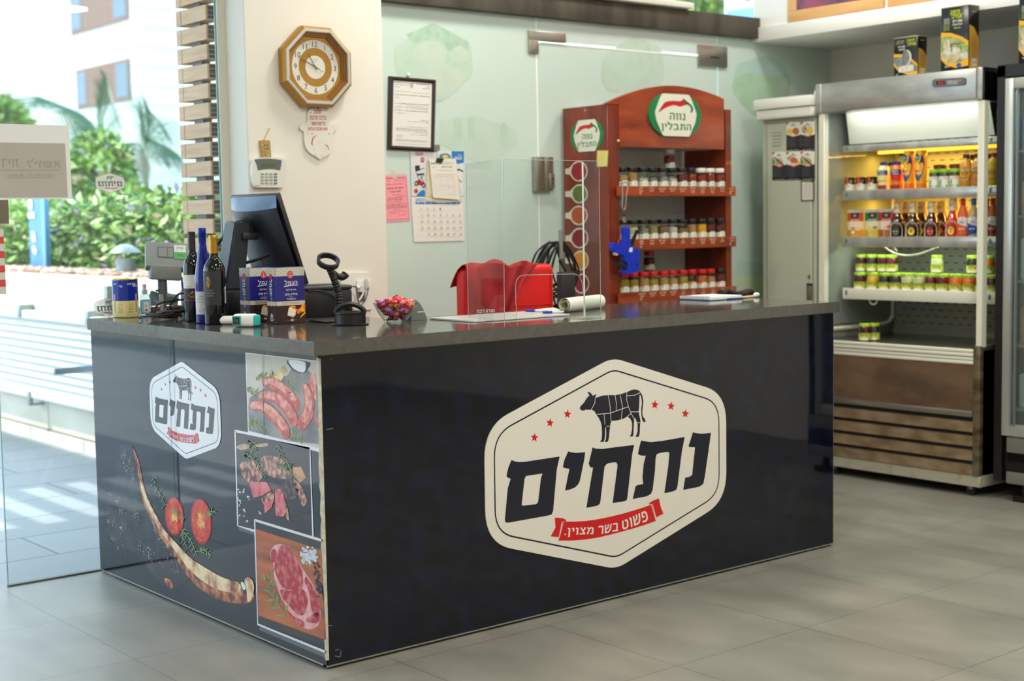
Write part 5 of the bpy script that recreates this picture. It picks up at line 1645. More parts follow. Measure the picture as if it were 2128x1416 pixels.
# barcode scanner stand with gooseneck
sb=hit(703,660,2,HT)
SX,SY=0.478,0.665
ss=thing('scanner_stand',(SX,SY,HT),'black scanner stand with ribbed gooseneck and ring holder','stand')
mb=MB();mb.box((SX-0.075,SY-0.055,Z1),(SX+0.06,SY+0.055,Z1+0.007),M_black,0.003,2);mb.build('foot',ss)
path=[hit(x,y,1,SY)for x,y in((705,654),(705,632),(703,608),(697,588),(690,570),(684,556))]
path[0].z=Z1+0.006
P=smooth_path(path,10,False)
rr=[0.0125*(1+0.10*math.sin(i*2.4))for i in range(len(P))]
mb=MB();mb.tube(P,rr,M_black,14);mb.build('gooseneck',ss)
rc_=hit(682,543,1,SY-0.01)
TR=Matrix.Translation(rc_)@Matrix.Rotation(-0.15,4,'Y')@Matrix.Rotation(0.62,4,'X')
mb=MB();mb.lathe([(0.031,-0.010),(0.040,-0.010),(0.041,0.008),(0.034,0.010),(0.032,0.008),(0.031,-0.010)],mat('ring dark',(34,38,42),0.3),36,TR,True,cap=False);mb.build('ring_holder',ss)
mb=MB();mb.tube(smooth_path([hit(x,y,1,SY+0.02)for x,y in((694,566),(702,574),(712,576),(718,570))],6,False),[0.008+0.0004*i for i in range(19)],M_black,10);mb.build('hook',ss)
# round black lid with handle
c=onto(728,678,0.062)
ld=thing('round_lid',(c.x,c.y,HT),'round black plastic lid with an arched handle next to the scanner stand','lid')
F_l=at(c.x,c.y,0)
mb=MB();mb.lathe([(0.062,Z1),(0.064,Z1+0.003),(0.053,Z1+0.005),(0.053,Z1+0.037),(0.055,Z1+0.039),(0.055,Z1+0.044),(0.045,Z1+0.044),(0.043,Z1+0.036),(0.0001,Z1+0.036)],M_black,40,F_l);mb.build('lid_body',ld)
mb=MB()
ang=camang(c.x,c.y)+PI/2
ux,uy=math.cos(ang),math.sin(ang)
pts=smooth_path([(c.x+ux*t,c.y+uy*t,z)for t,z in((-0.048,Z1+0.040),(-0.044,Z1+0.052),(-0.022,Z1+0.066),(0.0,Z1+0.070),(0.022,Z1+0.066),(0.044,Z1+0.052),(0.048,Z1+0.040))],5,False)
mb.tube(pts,0.0085,M_black,8);mb.build('handle',ld)
# glass bowl of wrapped sweets
c=onto(822,671,0.038)
BX,BY=c.x,c.y
M_bowl=thin_glass('bowl glass',(238,244,242),0.0,1.35)
mb=MB()
prof=[(0.0001,Z1),(0.036,Z1),(0.042,Z1+0.004),(0.060,Z1+0.030),(0.074,Z1+0.060),(0.0765,Z1+0.068),(0.0745,Z1+0.068),(0.058,Z1+0.031),(0.040,Z1+0.007),(0.0001,Z1+0.006)]
mb.lathe(prof,M_bowl,40,at(BX,BY,0),True,cap=False)
tag(mb.build('glass_bowl'),'clear glass bowl filled with wrapped sweets near the middle of the worktop','bowl')
CANDY=[('red',mat('sweet red',(196,26,46),0.22,coat=0.5,noise=(60,(226,70,80),2))),('orange',mat('sweet orange',(230,124,50),0.22,coat=0.5,noise=(60,(240,160,60),2))),('purple',mat('sweet purple',(156,84,180),0.22,coat=0.5,noise=(60,(196,140,210),2))),('pink',mat('sweet pink',(232,84,110),0.22,coat=0.5,noise=(60,(244,140,150),2)))]
protos={}
def candy_mesh(name,m,seed):
 rs=random.Random(seed)
 mb=MB()
 n=10
 prof=[(-0.0175,0.0080),(-0.0125,0.0024),(-0.0105,0.0055),(-0.006,0.0085),(0,0.0092),(0.006,0.0085),(0.0105,0.0055),(0.0125,0.0024),(0.0175,0.0080)]
 V=[]
 for(x,r_)in prof:
  for k in range(n):
   a=2*PI*k/n
   f_=1.0 if abs(x)<0.011 else(0.35 if k%2 else 1.15)
   V.append((x+rs.uniform(-0.001,0.001),r_*math.cos(a)*f_,r_*0.8*math.sin(a)*(0.5 if abs(x)>0.016 else 1)*f_))
 F=[(j*n+k,j*n+(k+1)%n,(j+1)*n+(k+1)%n,(j+1)*n+k)for j in range(len(prof)-1)for k in range(n)]
 mb.raw(V,F,m,None,True)
 return mb.build(name,None,local=True)
rs=random.Random(31)
order=[0,3,0,1,0,2,3,0,1,1]
k=0
layers=[(Z1+0.016,0.022,5),(Z1+0.030,0.038,9),(Z1+0.044,0.048,12),(Z1+0.058,0.058,14),(Z1+0.070,0.052,12),(Z1+0.080,0.030,6)]
for(z,rad,n)in layers:
 for i in range(n):
  a=2*PI*i/n+z*40
  rr_=rad*(1.0 if i%3 else 0.55)
  nm,m_=CANDY[order[k%len(order)]]
  if abs(math.cos(a)-math.cos(camang(BX,BY)))<0.5 and z>Z1+0.05 and i%2==0 and k%3==0:
   nm,m_=CANDY[2]
  if nm not in protos:
   o=candy_mesh('wrapped_sweet',m_,3)
   protos[nm]=o
  else:
   o=protos[nm].copy();COL.objects.link(o)
  o.location=(BX+rr_*math.cos(a),BY+rr_*math.sin(a),z+rs.uniform(-0.002,0.003))
  o.rotation_euler=(rs.uniform(-0.6,0.6),rs.uniform(-0.7,0.7),rs.uniform(0,6.28))
  tag(o,'sweet in %s twist wrapper in the clear glass bowl'%nm,'sweet','wrapped sweets in the glass bowl')
  k+=1
  # grey wedge behind the bowl
wx,wy=0.685,0.525
mb=MB()
prof=[(0,0),(0.062,0),(0.058,0.012),(0.046,0.040),(0.032,0.062),(0.018,0.073),(0.006,0.074),(0,0.066)]
FW=at(wx,wy,Z1,-0.25)@frame((0,0,0),(1,0,0),(0,0,1))
mb.flat(prof,mat('wedge grey',(112,116,112),0.4),M=FW@Matrix.Translation((0,0,-0.05)),depth=0.10)
mb.box((0.024,-0.0506,0.027),(0.050,-0.0500,0.031),mat('wedge mark',(206,206,200),0.5),0,1,at(wx,wy,Z1,-0.25))
tag(mb.build('wedge_stand'),'small grey wedge shaped stand half hidden behind the sweet bowl','stand')
# pad, acrylic holder, protection screen, pens, rolled pad
mb=MB();mb.box((0.750,0.212,Z1),(1.185,0.475,Z1+0.006),mat('desk pad',(206,208,206),0.25),0.001,1)
tag(mb.build('desk_pad'),'flat pale desk pad lying behind the acrylic screen','pad')
M_acr=thin_glass('acrylic',(248,251,250),0.0,1.14)
M_acre=mat('acrylic edge',(214,224,224),0.1,trans=0.55,emit=0)
p=hit(1009,675,2,HT)
hl=thing('acrylic_holder',(p.x,p.y,HT),'small clear acrylic card holder before the protection screen','holder')
mb=MB()
F_a=frame((p.x,p.y,Z1),(1,-0.25,0),(0,0,1))
ol=round_poly([(-0.028,0.004),(0.028,0.004),(0.028,0.062),(-0.028,0.062)],[0,0,0.012,0.012],5)
mb.flat(ol,M_acr,M=F_a,depth=0.003)
mb.text('תודה רבה',mat('engraving',(206,210,206),0.6),F_a@Matrix.Translation((0,0,0.0034)),0.010,0,0.045)
mb.build('plate',hl)
mb=MB();mb.box((p.x-0.030,p.y-0.012,Z1),(p.x+0.030,p.y+0.028,Z1+0.003),M_acr,0.001,1);mb.build('foot',hl)
scr=thing('protection_screen',(0.96,0.06,HT),'large clear acrylic protection screen with an arched opening','screen')
ZT_=1.546
Fs=frame((0,0.041,0),(1,0,0),(0,0,1))
def edge_loop(mb,pts,wd=0.0022,closed=False):
 mb.tube([Fs@Vector((a,b,0.0015))for a,b in pts],wd/2,M_acre,6,closed)
left=[(0.742,Z1),(0.748,ZT_)]
cut=[(0.797,Z1)]+[tuple(v)for v in round_poly([(0.792,HT+0.075),(0.792,1.163),(1.085,1.158),(1.098,HT+0.075)],[0,0.04,0.04,0],7)]+[(1.106,Z1)]
right=round_poly([(1.158,ZT_),(1.176,ZT_),(1.176,ZT_-0.02),(1.176,Z1)],[0,0.018,0.0,0],5)
pane=[(0.748,ZT_),(0.742,Z1)]+cut+[(1.176,Z1),(1.176,ZT_-0.02),(1.165,ZT_)]
mb=MB();mb.flat(pane,M_acr,M=Fs,depth=0.003);pn_=mb.build('front_pane',scr)
mb=MB();edge_loop(mb,cut);edge_loop(mb,[(0.742,Z1),(0.748,ZT_),(1.165,ZT_),(1.176,ZT_-0.02),(1.176,Z1)]);mb.build('polished_edge',pn_)
mb=MB();mb.flat([(0,0.008),(0.33,0.008),(0.33,ZT_-Z1),(0,ZT_-Z1)],M_acr,M=frame((0.742,0.044,Z1),(0.30,1,0),(0,0,1)),depth=0.003);mb.build('side_pane',scr)
mb=MB();mb.tube([(0.742+0.0948,0.044+0.316,Z1+0.008),(0.746+0.0948,0.044+0.316,ZT_)],0.0011,M_acre,6);mb.build('polished_edge',scr)
mb=MB();mb.flat([(0,0),(0.075,0),(0.075,ZT_-Z1),(0,ZT_-Z1)],M_acr,M=frame((1.176,0.044,Z1),(-0.12,1,0),(0,0,1)),depth=0.003);mb.build('side_pane',scr)
mb=MB();mb.box((1.165,0.112,Z1),(1.169,0.117,ZT_),M_pwhite);mb.build('white_strip',scr)
mb=MB();mb.box((1.095,0.03,Z1),(1.18,0.10,Z1+0.004),M_acr,0.001,1);mb.build('foot',scr)
for(a,b_,lb,off)in(((1093,645),(1140,647),'blue ballpoint pen lying on the left behind the screen opening',0),((1128,649),(1174,648),'blue ballpoint pen lying on the right behind the screen opening',0)):
 p0,p1=hit(a[0],a[1],2,HT+0.0125),hit(b_[0],b_[1],2,HT+0.0125)
 d=(p1-p0)
 pe=thing('pen',((p0.x+p1.x)/2,(p0.y+p1.y)/2,HT),lb,'pen')
 M_pb=mat('pen blue',(30,60,170),0.3);M_pc=mat('pen clear',(206,216,226),0.2)
 zz=Vector((0,0,-0.0005))
 mb=MB();mb.cyl(p0+zz,p0+d*0.42+zz,0.0052,M_pb,10);mb.build('cap',pe)
 mb=MB();mb.cyl(p0+d*0.42+zz,p0+d*0.95+zz,0.0042,M_pc,10);mb.cyl(p0+d*0.95+zz,p1+zz,0.003,M_pb,10,0.0008);mb.build('barrel',pe)
mb=MB()
q=[hit(x,y,2,HT+0.004)for x,y in((1100,646),(1150,641),(1166,646),(1150,653))]
mb.flat([(p.x,p.y)for p in q],mat('cream paper',(222,214,186),0.7),M=at(0,0,Z1),depth=0.0065)
tag(mb.build('paper_sheets'),'few cream paper sheets under the blue pens','paper')
rl=thing('rolled_pad',(1.42,0.42,HT),'writing pad with its white cover rolled up, right of the screen','pad')
p0=hit(1172,650,2,HT);p1=hit(1246,641,2,HT)
d=Vector((p1.x-p0.x,p1.y-p0.y,0));ln=d.length;d.normalize()
FR_=frame((p0.x,p0.y,HT),(d.y,-d.x,0),(0,0,1))
sp=[]
for i in range(44):
 t=i/43
 a=-PI/2+t*PI*3.4
 r_=0.0285*(1-0.42*t)
 sp.append((r_*math.cos(a),0.0292+r_*math.sin(a)))
mb=MB()
wdir=Vector((d.y,-d.x,0)).cross(Vector((0,0,1)))
sgn=1 if wdir.dot(d)>0 else-1
V=[]
for(a,b_)in sp:
 V+=[FR_@Vector((a,b_,0)),FR_@Vector((a,b_,sgn*ln))]
F=[(2*i,2*i+1,2*i+3,2*i+2)for i in range(len(sp)-1)]
mb.raw(V,F,mat('pad white',(232,230,220),0.55),None,True)
mb.build('rolled_cover',rl)
mb=MB()
V2=[]
for(a,b_)in sp[22:]:
 V2+=[FR_@Vector((a*0.9,0.0292+(b_-0.0292)*0.9,-sgn*0.001)),FR_@Vector((a*0.9,0.0292+(b_-0.0292)*0.9,sgn*(ln-0.004)))]
mb.raw(V2,[(2*i,2*i+1,2*i+3,2*i+2)for i in range(len(sp[22:])-1)],mat('pad yellow',(226,222,160),0.6),None,True)
mb.build('pages',rl)
# spiral notebook, strap, paper scrap
nb=thing('spiral_notebook',(2.26,0.50,HT),'white spiral bound notebook lying at the right end of the worktop','notebook')
nx0,ny0,nx1,ny1=2.150,0.425,2.345,0.600
M_pages=mat('page white',(240,240,238),0.6)
mb=MB();mb.box((nx0,ny0,Z1+0.003),(nx1,ny1,Z1+0.0155),M_pages,0.001,1)
mb.box((nx0,ny0,Z1),(nx1,ny1,Z1+0.003),mat('notebook cover',(60,110,150),0.5))
mb.build('pages',nb)
mb=MB()
for k in range(16):
 y=ny0+0.008+k*(ny1-ny0-0.016)/15
 mb.tube([(nx0-0.001+0.0085*math.cos(a),y,Z1+0.0092+0.0085*math.sin(a))for a in[2*PI*i/14 for i in range(14)]],0.0011,mat('wire blue steel',(110,126,150),0.3,0.8),5,True)
mb.build('wire_binding',nb)
mb=MB();mb.box((2.250,ny0-0.0015,Z1+0.001),(2.352,ny0+0.02,Z1+0.006),mat('ruler blue',(24,76,158),0.4),0.001,1)
tag(mb.build('blue_tag'),'small blue strip sticking out under the spiral notebook','strip')
mb=MB()
p=[hit(x,y,2,HT+0.014)for x,y in((1497,612),(1515,609),(1535,613),(1550,610),(1562,609))]
P=smooth_path([(q.x,q.y,HT+0.0175)for q in p],6,False)
N=len(P)
mb.tube(P,[0.010+0.006*abs(math.cos(PI*1.2*i/N))for i in range(N)],mat('black strap',(20,20,22),0.7),10)
tag(mb.build('black_strap'),'folded black strap lying behind the spiral notebook','strap')
mb=MB()
p0,p1=hit(1528,620,2,HT+0.004),hit(1572,616,2,HT+0.004)
mb.cyl((p0.x,p0.y,HT+0.005),(p1.x,p1.y,HT+0.006),0.0042,mat('pale wood',(222,204,172),0.6),8)
mb.ball((p1.x,p1.y,HT+0.011),0.0105,mat('paper white',(238,238,234),0.7),8,6,(1.7,1,0.9))
tag(mb.build('paper_stick'),'pale stick with white paper end beyond the spiral notebook','stick')
# == THINGS ON THE COLUMN (face y = 1.515)
YC=1.515
def FCol(x,z,off=0.0):
 return frame((x,YC-off,z),(1,0,0),(0,0,1))
M_ink=mat('print black',(26,26,28),0.5)
M_gray=mat('print grey',(110,110,110),0.5)
# octagonal clock
cc=hit(661,139,1,YC-0.04)
ck=thing('wall_clock',(cc.x,YC,cc.z),'octagonal golden wall clock hanging high on the white column','clock')
M_brass=mat('clock gold',(166,118,34),0.3,0.35,noise=(3,(184,136,50),4,(1,1,1)))
M_brassd=mat('clock gold inner',(150,98,26),0.35,0.3)
M_silver=mat('clock silver',(206,208,206),0.25,0.6)
M_dial=mat('dial white',(232,230,224),0.5)
def octagon(a,b):
 t=math.tan(PI/8)
 return[(a,-b*t),(a,b*t),(a*t,b),(-a*t,b),(-a,b*t),(-a,-b*t),(-a*t,-b),(a*t,-b)]
A0=0.1640
mb=MB()
steps=[(A0*0.985,0.0),(A0,0.006),(A0,0.034),(A0*0.965,0.044),(A0*0.93,0.046)]
Fk=FCol(cc.x,cc.z)
def ringstack(mb,steps,mats_,Fm):
 for i in range(len(steps)-1):
  o1_=octagon(steps[i][0],steps[i][0]);o2_=octagon(steps[i+1][0],steps[i+1][0])
  V=[(p[0],p[1],steps[i][1])for p in o1_]+[(p[0],p[1],steps[i+1][1])for p in o2_]
  mb.raw(V,[(k,(k+1)%8,8+(k+1)%8,8+k)for k in range(8)],mats_[i]if isinstance(mats_,list)else mats_,Fm)
ringstack(mb,steps,M_brass,Fk);mb.build('case',ck)
mb=MB();ringstack(mb,[(A0*0.93,0.046),(A0*0.915,0.050),(A0*0.86,0.050),(A0*0.845,0.045)],M_silver,Fk);mb.build('bezel',ck)
mb=MB()
ringstack(mb,[(A0*0.845,0.045),(A0*0.81,0.036),(A0*0.80,0.036),(A0*0.77,0.027),(A0*0.76,0.027),(A0*0.735,0.018)],[M_brassd,M_brass,M_brassd,M_brass,M_brassd],Fk)
mb.flat(octagon(A0*0.74,A0*0.74),M_brass,M=Fk@Matrix.Translation((0,0,0.018)))
mb.ring((0,0),A0*0.485,A0*0.675,M_dial,Fk,64,0.0184)
mb.disc((0,0),A0*0.29,M_dial,Fk,48,0.0186)
for h_ in range(1,13):
 a=PI/2-h_*PI/6
 mb.text(str(h_),M_ink,Fk@Matrix.Translation((0,0,0.0190)),A0*0.135,A0*0.575*math.cos(a),A0*0.575*math.sin(a))
mb.text('QUARTZ',M_gray,Fk@Matrix.Translation((0,0,0.0190)),A0*0.028,0,A0*0.20)
mb.text('BRASS',M_gray,Fk@Matrix.Translation((0,0,0.0190)),A0*0.025,0,A0*0.15)
mb.build('dial',ck)
M_hand=mat('clock hand',(120,108,84),0.3,0.7)
def hand(nm,ang,ln,tail,wd,z):
 d=Vector((math.cos(ang),math.sin(ang),0));n_=Vector((-d.y,d.x,0))*wd
 mb=MB();mb.flat([Vector((0,0,z))-d*tail+n_,Vector((0,0,z))-d*tail-n_,Vector((0,0,z))+d*ln-n_*0.4,Vector((0,0,z))+d*ln+n_*0.4],M_hand,M=Fk,depth=0.0008);mb.build(nm,ck)
hand('hour_hand',math.radians(122),A0*0.38,A0*0.06,0.0022,0.0205)
hand('minute_hand',math.radians(157),A0*0.54,A0*0.10,0.0020,0.022)
hand('second_hand',math.radians(152),A0*0.54,A0*0.24,0.0009,0.0235)
mb=MB();mb.disc((0,0),0.004,M_brass,Fk,16,0.025);mb.build('hand_hub',ck)
mb=MB();mb.flat(octagon(A0*0.85,A0*0.85),thin_glass('clock glass',(250,250,248),0,1.3),M=Fk@Matrix.Translation((0,0,0.0445)));mb.build('glass',ck)
# hamsa plaque
ZH=Plane(1,YC-0.010,500,0,1.0)
Zk=Plane(1,YC-0.0105,460,0,2.95)
hm=thing('hamsa_plaque',(hit(661,280,1,YC).x,YC,hit(661,280,1,YC).z),'white ceramic hand shaped plaque with red writing below the clock','plaque')
M_cer=mat('ceramic white',(226,224,214),0.3)
o_=[(525,690),(545,668),(590,660),(640,668),(655,690),(657,752),(672,762),(690,758),(706,772),(700,795),(680,815),(682,860),(676,905),(655,945),(615,968),(600,978),(585,968),(545,945),(515,910),(503,860),(500,812),(480,795),(474,780),(490,760),(510,755),(522,745)]
P2=Plane(1,YC-0.002,460,0,2.95)
pts3=smooth_path(P2.L(o_),4)
mb=MB()
F0=frame((0,YC-0.002,0),(1,0,0),(0,0,1))
mb.flat([(p.x,p.z)for p in pts3],M_cer,M=F0,depth=0.008)
mb.build('plaque_body',hm)
mb=MB()
M_rink=mat('plaque red ink',(196,66,60),0.5)
for s_,x0,y0,x1,y1 in(('שמחה',566,698,612,672),('ברכה פרנסה',540,734,642,710),('בריאות אושר',550,768,638,748),('שפע אהבה הצלחה',530,802,652,776)):
 mb.textq(s_,M_rink,Zk(x0,y0),Zk(x1,y0),Zk(x1,y1),Zk(x0,y1),bold=-0.005)
for pg in([(583,830),(560,845),(552,880)],[(575,838),(556,860),(560,895)],[(565,850),(555,870),(553,890)],[(634,888),(650,892),(660,915)],[(645,890),(655,905),(658,920)]):
 mb.strip(Zk.L(pg),0.0022,mat('plaque red paint',(206,50,44),0.4),(0,-1,0))
for pg in([(565,890),(575,950)],[(600,870),(640,870),(640,940)],[(590,860),(610,900)]):
 mb.strip(Zk.L(pg),0.0007,mat('plaque grey line',(186,180,174),0.5),(0,-1,0))
for(x,y,c_)in((572,950,M_ink),(580,955,M_ink),(612,955,M_ink),(622,957,M_ink),(556,822,M_rink),(680,778,mat('plaque yellow',(222,196,90),0.5)),(527,815,mat('plaque green',(160,200,170),0.5)),(660,822,M_rink),(530,688,M_rink),(548,690,M_rink)):
 p=Zk(x,y)
 mb.disc((p.x,p.z),0.0028 if c_ not in(M_ink,)else 0.0016,c_,F0@Matrix.Translation((0,0,0.0088)),8)
mb.build('painting',hm)
mb=MB();p=Zk(592,665);mb.cyl((p.x,YC-0.013,p.z),(p.x,YC-0.009,p.z),0.003,M_ink,10);mb.build('hanging_hole',hm)
# alarm keypad
ZA2=Plane(1,YC-0.026,500,260,9.673)
ap=hit(556,388,1,YC)
al=thing('alarm_keypad',(ap.x,YC,ap.z),'white alarm keypad with grey display strip on the left of the column','keypad')
M_kp=mat('keypad white',(222,222,214),0.4)
P3=Plane(1,YC-0.002,500,260,9.673)
mb=MB()
ol=[(205,700),(300,665),(545,655),(800,672),(850,700),(880,860),(870,1060),(850,1190),(810,1258),(250,1258),(210,1180),(180,980),(188,820)]
q=[(p.x,p.z)for p in P3.L(ol)]
mb.flat(round_poly([Vector(a)for a in q],0.008,3),M_kp,M=F0,depth=0.022)
mb.build('housing',al)
mb=MB()
def slab(mb,P,pts,m,d):
 q=[(p.x,p.z)for p in P.L(pts)]
 mb.flat(q,m,M=frame((0,P.v,0),(1,0,0),(0,0,1)),depth=d)
P4=Plane(1,YC-0.0235,500,260,9.673)
slab(mb,P4,smooth_path([Vector((a,b,0))for a,b in[(272,695),(545,672),(828,708)]],4,False)+[Vector((795,915,0))]+smooth_path([Vector((a,b,0))for a,b in[(795,915),(570,885),(345,912)]],4,False)[1:],mat('keypad grey',(96,102,106),0.35),0.001)if False else None
pl_=[(272,695),(400,680),(545,674),(690,684),(828,708),(810,820),(795,915),(680,892),(570,886),(450,895),(345,912),(325,810),(300,750)]
slab(mb,P4,pl_,mat('keypad grey',(96,102,106),0.35),0.001)
dp=mb.build('display_panel',al)
mb=MB();slab(mb,Plane(1,YC-0.0247,500,260,9.673),[(428,762),(690,762),(690,855),(428,855)],mat('lcd green',(92,116,66),0.2),0.0006)
P5=Plane(1,YC-0.0256,500,260,9.673)
mb.textq('READY 10:52',mat('lcd ink',(52,70,40),0.4),P5(440,830),P5(670,830),P5(670,785),P5(440,785));mb.build('screen',dp)
M_key=mat('key grey',(170,174,170),0.4);M_keyb=mat('key blue grey',(120,136,146),0.4)
for r_ in range(4):
 for c_ in range(4):
  x=435+c_*88;y=985+r_*62
  mb=MB();slab(mb,P4,[(x-30,y-18),(x+28,y-20),(x+30,y+16),(x-28,y+18)],M_keyb if c_==3 else M_key,0.003)
  t_='123A456B789C*0#D'[r_*4+c_]
  P6=Plane(1,YC-0.0268,500,260,9.673)
  mb.textq(t_,M_ink,P6(x-7,y+10),P6(x+7,y+10),P6(x+7,y-10),P6(x-7,y-10))
  mb.build('key',al)
mb=MB();P7=Plane(1,YC-0.0244,500,260,9.673)
mb.textq('RISCO',mat('logo red',(186,40,40),0.4),P7(300,1238),P7(395,1240),P7(395,1210),P7(300,1208),bold=0.02);mb.build('logo',al)
# little beaded breastplate charm on a cord
ZB2=Plane(1,YC-0.006,500,260,9.673)
bp_=hit(549,325,1,YC)
ch=thing('beaded_charm',(bp_.x,YC,bp_.z),'small golden charm with coloured stones hanging above the alarm keypad','charm')
mb=MB();P8=Plane(1,YC-0.002,500,260,9.673)
slab(mb,P8,[(370,320),(390,308),(565,308),(580,325),(608,650),(405,658)],mat('charm gold',(176,150,92),0.4,0.4),0.005)
mb.build('plate',ch)
sc_=[(222,210,160),(90,30,30),(100,60,40),(220,140,110),(70,110,80),(120,40,30),(70,80,70),(220,90,50),(190,210,190),(180,40,40),(40,40,40),(210,200,180)]
for k in range(12):
 x=428+(k%3)*58+(k//3)*4;y=405+(k//3)*67
 p=Plane(1,YC-0.008,500,260,9.673)(x,y)
 mb=MB();mb.ball(p,0.0026,mat('stone %d'%k,sc_[k],0.2),8,6,(1,0.6,1));mb.build('stone',ch)
mb=MB();cd_=[ZB2(478,305),ZB2(485,270),ZB2(520,200),ZB2(570,115),ZB2(572,75)]
mb.tube(smooth_path(cd_,4,False),0.0016,mat('cord gold',(200,176,110),0.6),6);mb.ball(cd_[-1],0.003,M_steel,8,6);mb.build('cord',ch)
# power outlet box with adapter and cables
ob=hit(742,600,1,YC)
ou=thing('power_outlet',(ob.x,YC,ob.z),'white wall power outlet with plugged white adapter behind the round lid','outlet')
ZO=Plane(1,YC-0.004,620,510,7.867)
def slabO(nm,pts,m,d,off=0.0):
 mb=MB();slab(mb,Plane(1,YC-0.001-off,620,510,7.867),pts,m,d);return mb.build(nm,ou)
slabO('back_plate',[(680,450),(1140,450),(1140,570),(1185,600),(1190,1050),(900,1060),(680,700)],M_pwhite,0.010)
so=slabO('socket',[(945,580),(1070,575),(1070,760),(945,755)],M_white,0.006,0.011)
mb=MB();mb.box(hit(743,590,1,YC-0.017)-Vector((0.006,0,0.012)),hit(750,600,1,YC-0.03)+Vector((0.006,0,0.0)),M_white,0.003);mb.build('plug',so)
mb=MB()
a,b_=hit(756,579,1,YC-0.012),hit(769.5,603,1,YC-0.045)
mb.box((a.x,YC-0.045,b_.z),(b_.x,YC-0.012,a.z),M_pwhite,0.004);mb.build('adapter',ou)
mb=MB();slab(mb,Plane(1,YC-0.0115,620,510,7.867),[(975,770),(1095,765),(1090,920),(990,925)],mat('socket recess',(90,90,88),0.5),0.001);mb.build('recess',ou)
for nm,pts,m_,r_ in(('white_cable',[(1010,660),(1065,700),(1055,800),(990,905)],M_pwhite,0.004),('black_cable',[(1145,690),(1120,830),(1080,920),(1010,1000)],M_cab,0.0022),('grey_cable',[(890,670),(950,700),(965,850),(1000,990)],mat('cable grey',(70,72,74),0.5),0.0035)):
 mb=MB();mb.tube(smooth_path([Plane(1,YC-0.05,620,510,7.867)(x,y)for x,y in pts],6,False),r_,m_,6);mb.build(nm,ou)
 # == THINGS ON THE FROSTED GLASS (y = 1.685)
def FG(x,z,off=0.001):
 return frame((x,YG-off,z),(1,0,0),(0,0,1))
def GP(off,x0=0,y0=0,k=1.0):
 return Plane(1,YG-off,x0,y0,k)
KF=(800,140,3.726)
# framed certificate
P=GP(0.012,*KF)
fr=thing('framed_certificate',(hit(856,240,1,YG).x,YG,hit(856,240,1,YG).z),'black framed printed certificate hanging on the frosted glass','frame')
M_fr=mat('frame dark brown',(44,34,28),0.35)
o_=P.L([(35,68),(396,97),(382,654),(24,636)]);i_=P.L([(68,100),(366,124),(356,622),(56,606)])
mb=MB()
for k in range(4):
 a,b_,c_,d_=o_[k],o_[(k+1)%4],i_[(k+1)%4],i_[k]
 up=Vector((0,-0.008,0));m1=(a+d_)/2+up;m2=(b_+c_)/2+up;dn=Vector((0,0.0105,0))
 mb.raw([a+dn,b_+dn,b_,a],[(0,1,2,3)],M_fr);mb.raw([a,b_,m2,m1],[(0,1,2,3)],M_fr);mb.raw([m1,m2,c_,d_],[(0,1,2,3)],M_fr)
 mb.raw([d_,c_,c_+dn*0.4,d_+dn*0.4],[(0,1,2,3)],M_fr)
mb.build('frame_border',fr)
Pp=GP(0.010,*KF);Pt=GP(0.0104,*KF)
mb=MB();mb.flat(Pp.L([(60,96),(370,120),(360,626),(50,610)]),mat('certificate paper',(228,226,222),0.5))
rs=random.Random(17)
M_ink2=mat('print soft black',(92,90,92),0.6)
def tline(mb,P_,x0,x1,y,skew,h_,words,m):
 """a printed line of small Hebrew words"""
 W_=['אישור','תעודה','מספר','רישיון','עסק','תאריך','כתובת','חברה','לפי','חוק','הרשות','שם','בעלים','תוקף']
 x=x1
 while x>x0+6:
  w_=rs.choice(W_)
  asp=text_shape(w_,0,1)[2]
  ww=asp*h_*0.9
  xa=max(x-ww,x0)
  sk=skew*(x-x0)
  mb.textq(w_,m,P_(xa,y+skew*(xa-x0)),P_(x,y+sk),P_(x,y+sk-h_),P_(xa,y+skew*(xa-x0)-h_),res=1)
  x=xa-h_*0.7
  if rs.random()>words:
   break
for(x0,x1,y,h_,w_)in[(75,120,118,6,1),(240,345,132,6,1),(72,190,136,5,1),(255,350,152,5,0.9),(80,115,156,5,1),(290,345,168,5,1),(75,200,186,4,1),(210,350,200,4,1),(72,250,214,4,1),(270,345,228,4,1),(75,110,234,4,1),(130,340,284,5,1),(180,300,300,4,1),(190,330,322,4,1),(75,105,322,4,1),(185,330,342,4,1),(90,150,356,4,1),(275,335,414,4,1),(180,335,422,4,1),(310,332,434,4,1),(160,330,462,4,1),(85,330,472,4,1),(85,330,480,4,1),(90,330,490,4,1),(230,330,508,4,1),(190,330,522,4,1),(90,140,530,5,1),(95,135,542,4,1),(85,330,560,4,1),(90,330,570,4,1),(100,325,592,3,0.95)]:
 tline(mb,Pt,x0,x1,y,0.06,h_*1.25,w_,M_ink2)
for pg in([(76,208),(345,226)],[(72,278),(340,292)],[(72,302),(340,318)],[(72,330),(340,346)],[(118,282),(114,350)],[(172,284),(170,350)],[(325,290),(322,345)]):
 mb.strip(Pt.L(pg),0.0008,M_ink2,(0,-1,0))
mb.flat(Pt.L([(195,122),(220,124),(218,155),(207,163),(196,153)]),mat('crest grey',(176,176,176),0.6))
mb.build('paper',fr)
mb=MB();p=hit(848,156,1,YG-0.004);mb.ball((p.x,YG-0.008,p.z),0.008,M_pwhite,10,8,(1,0.7,1.2));mb.build('hook',fr)
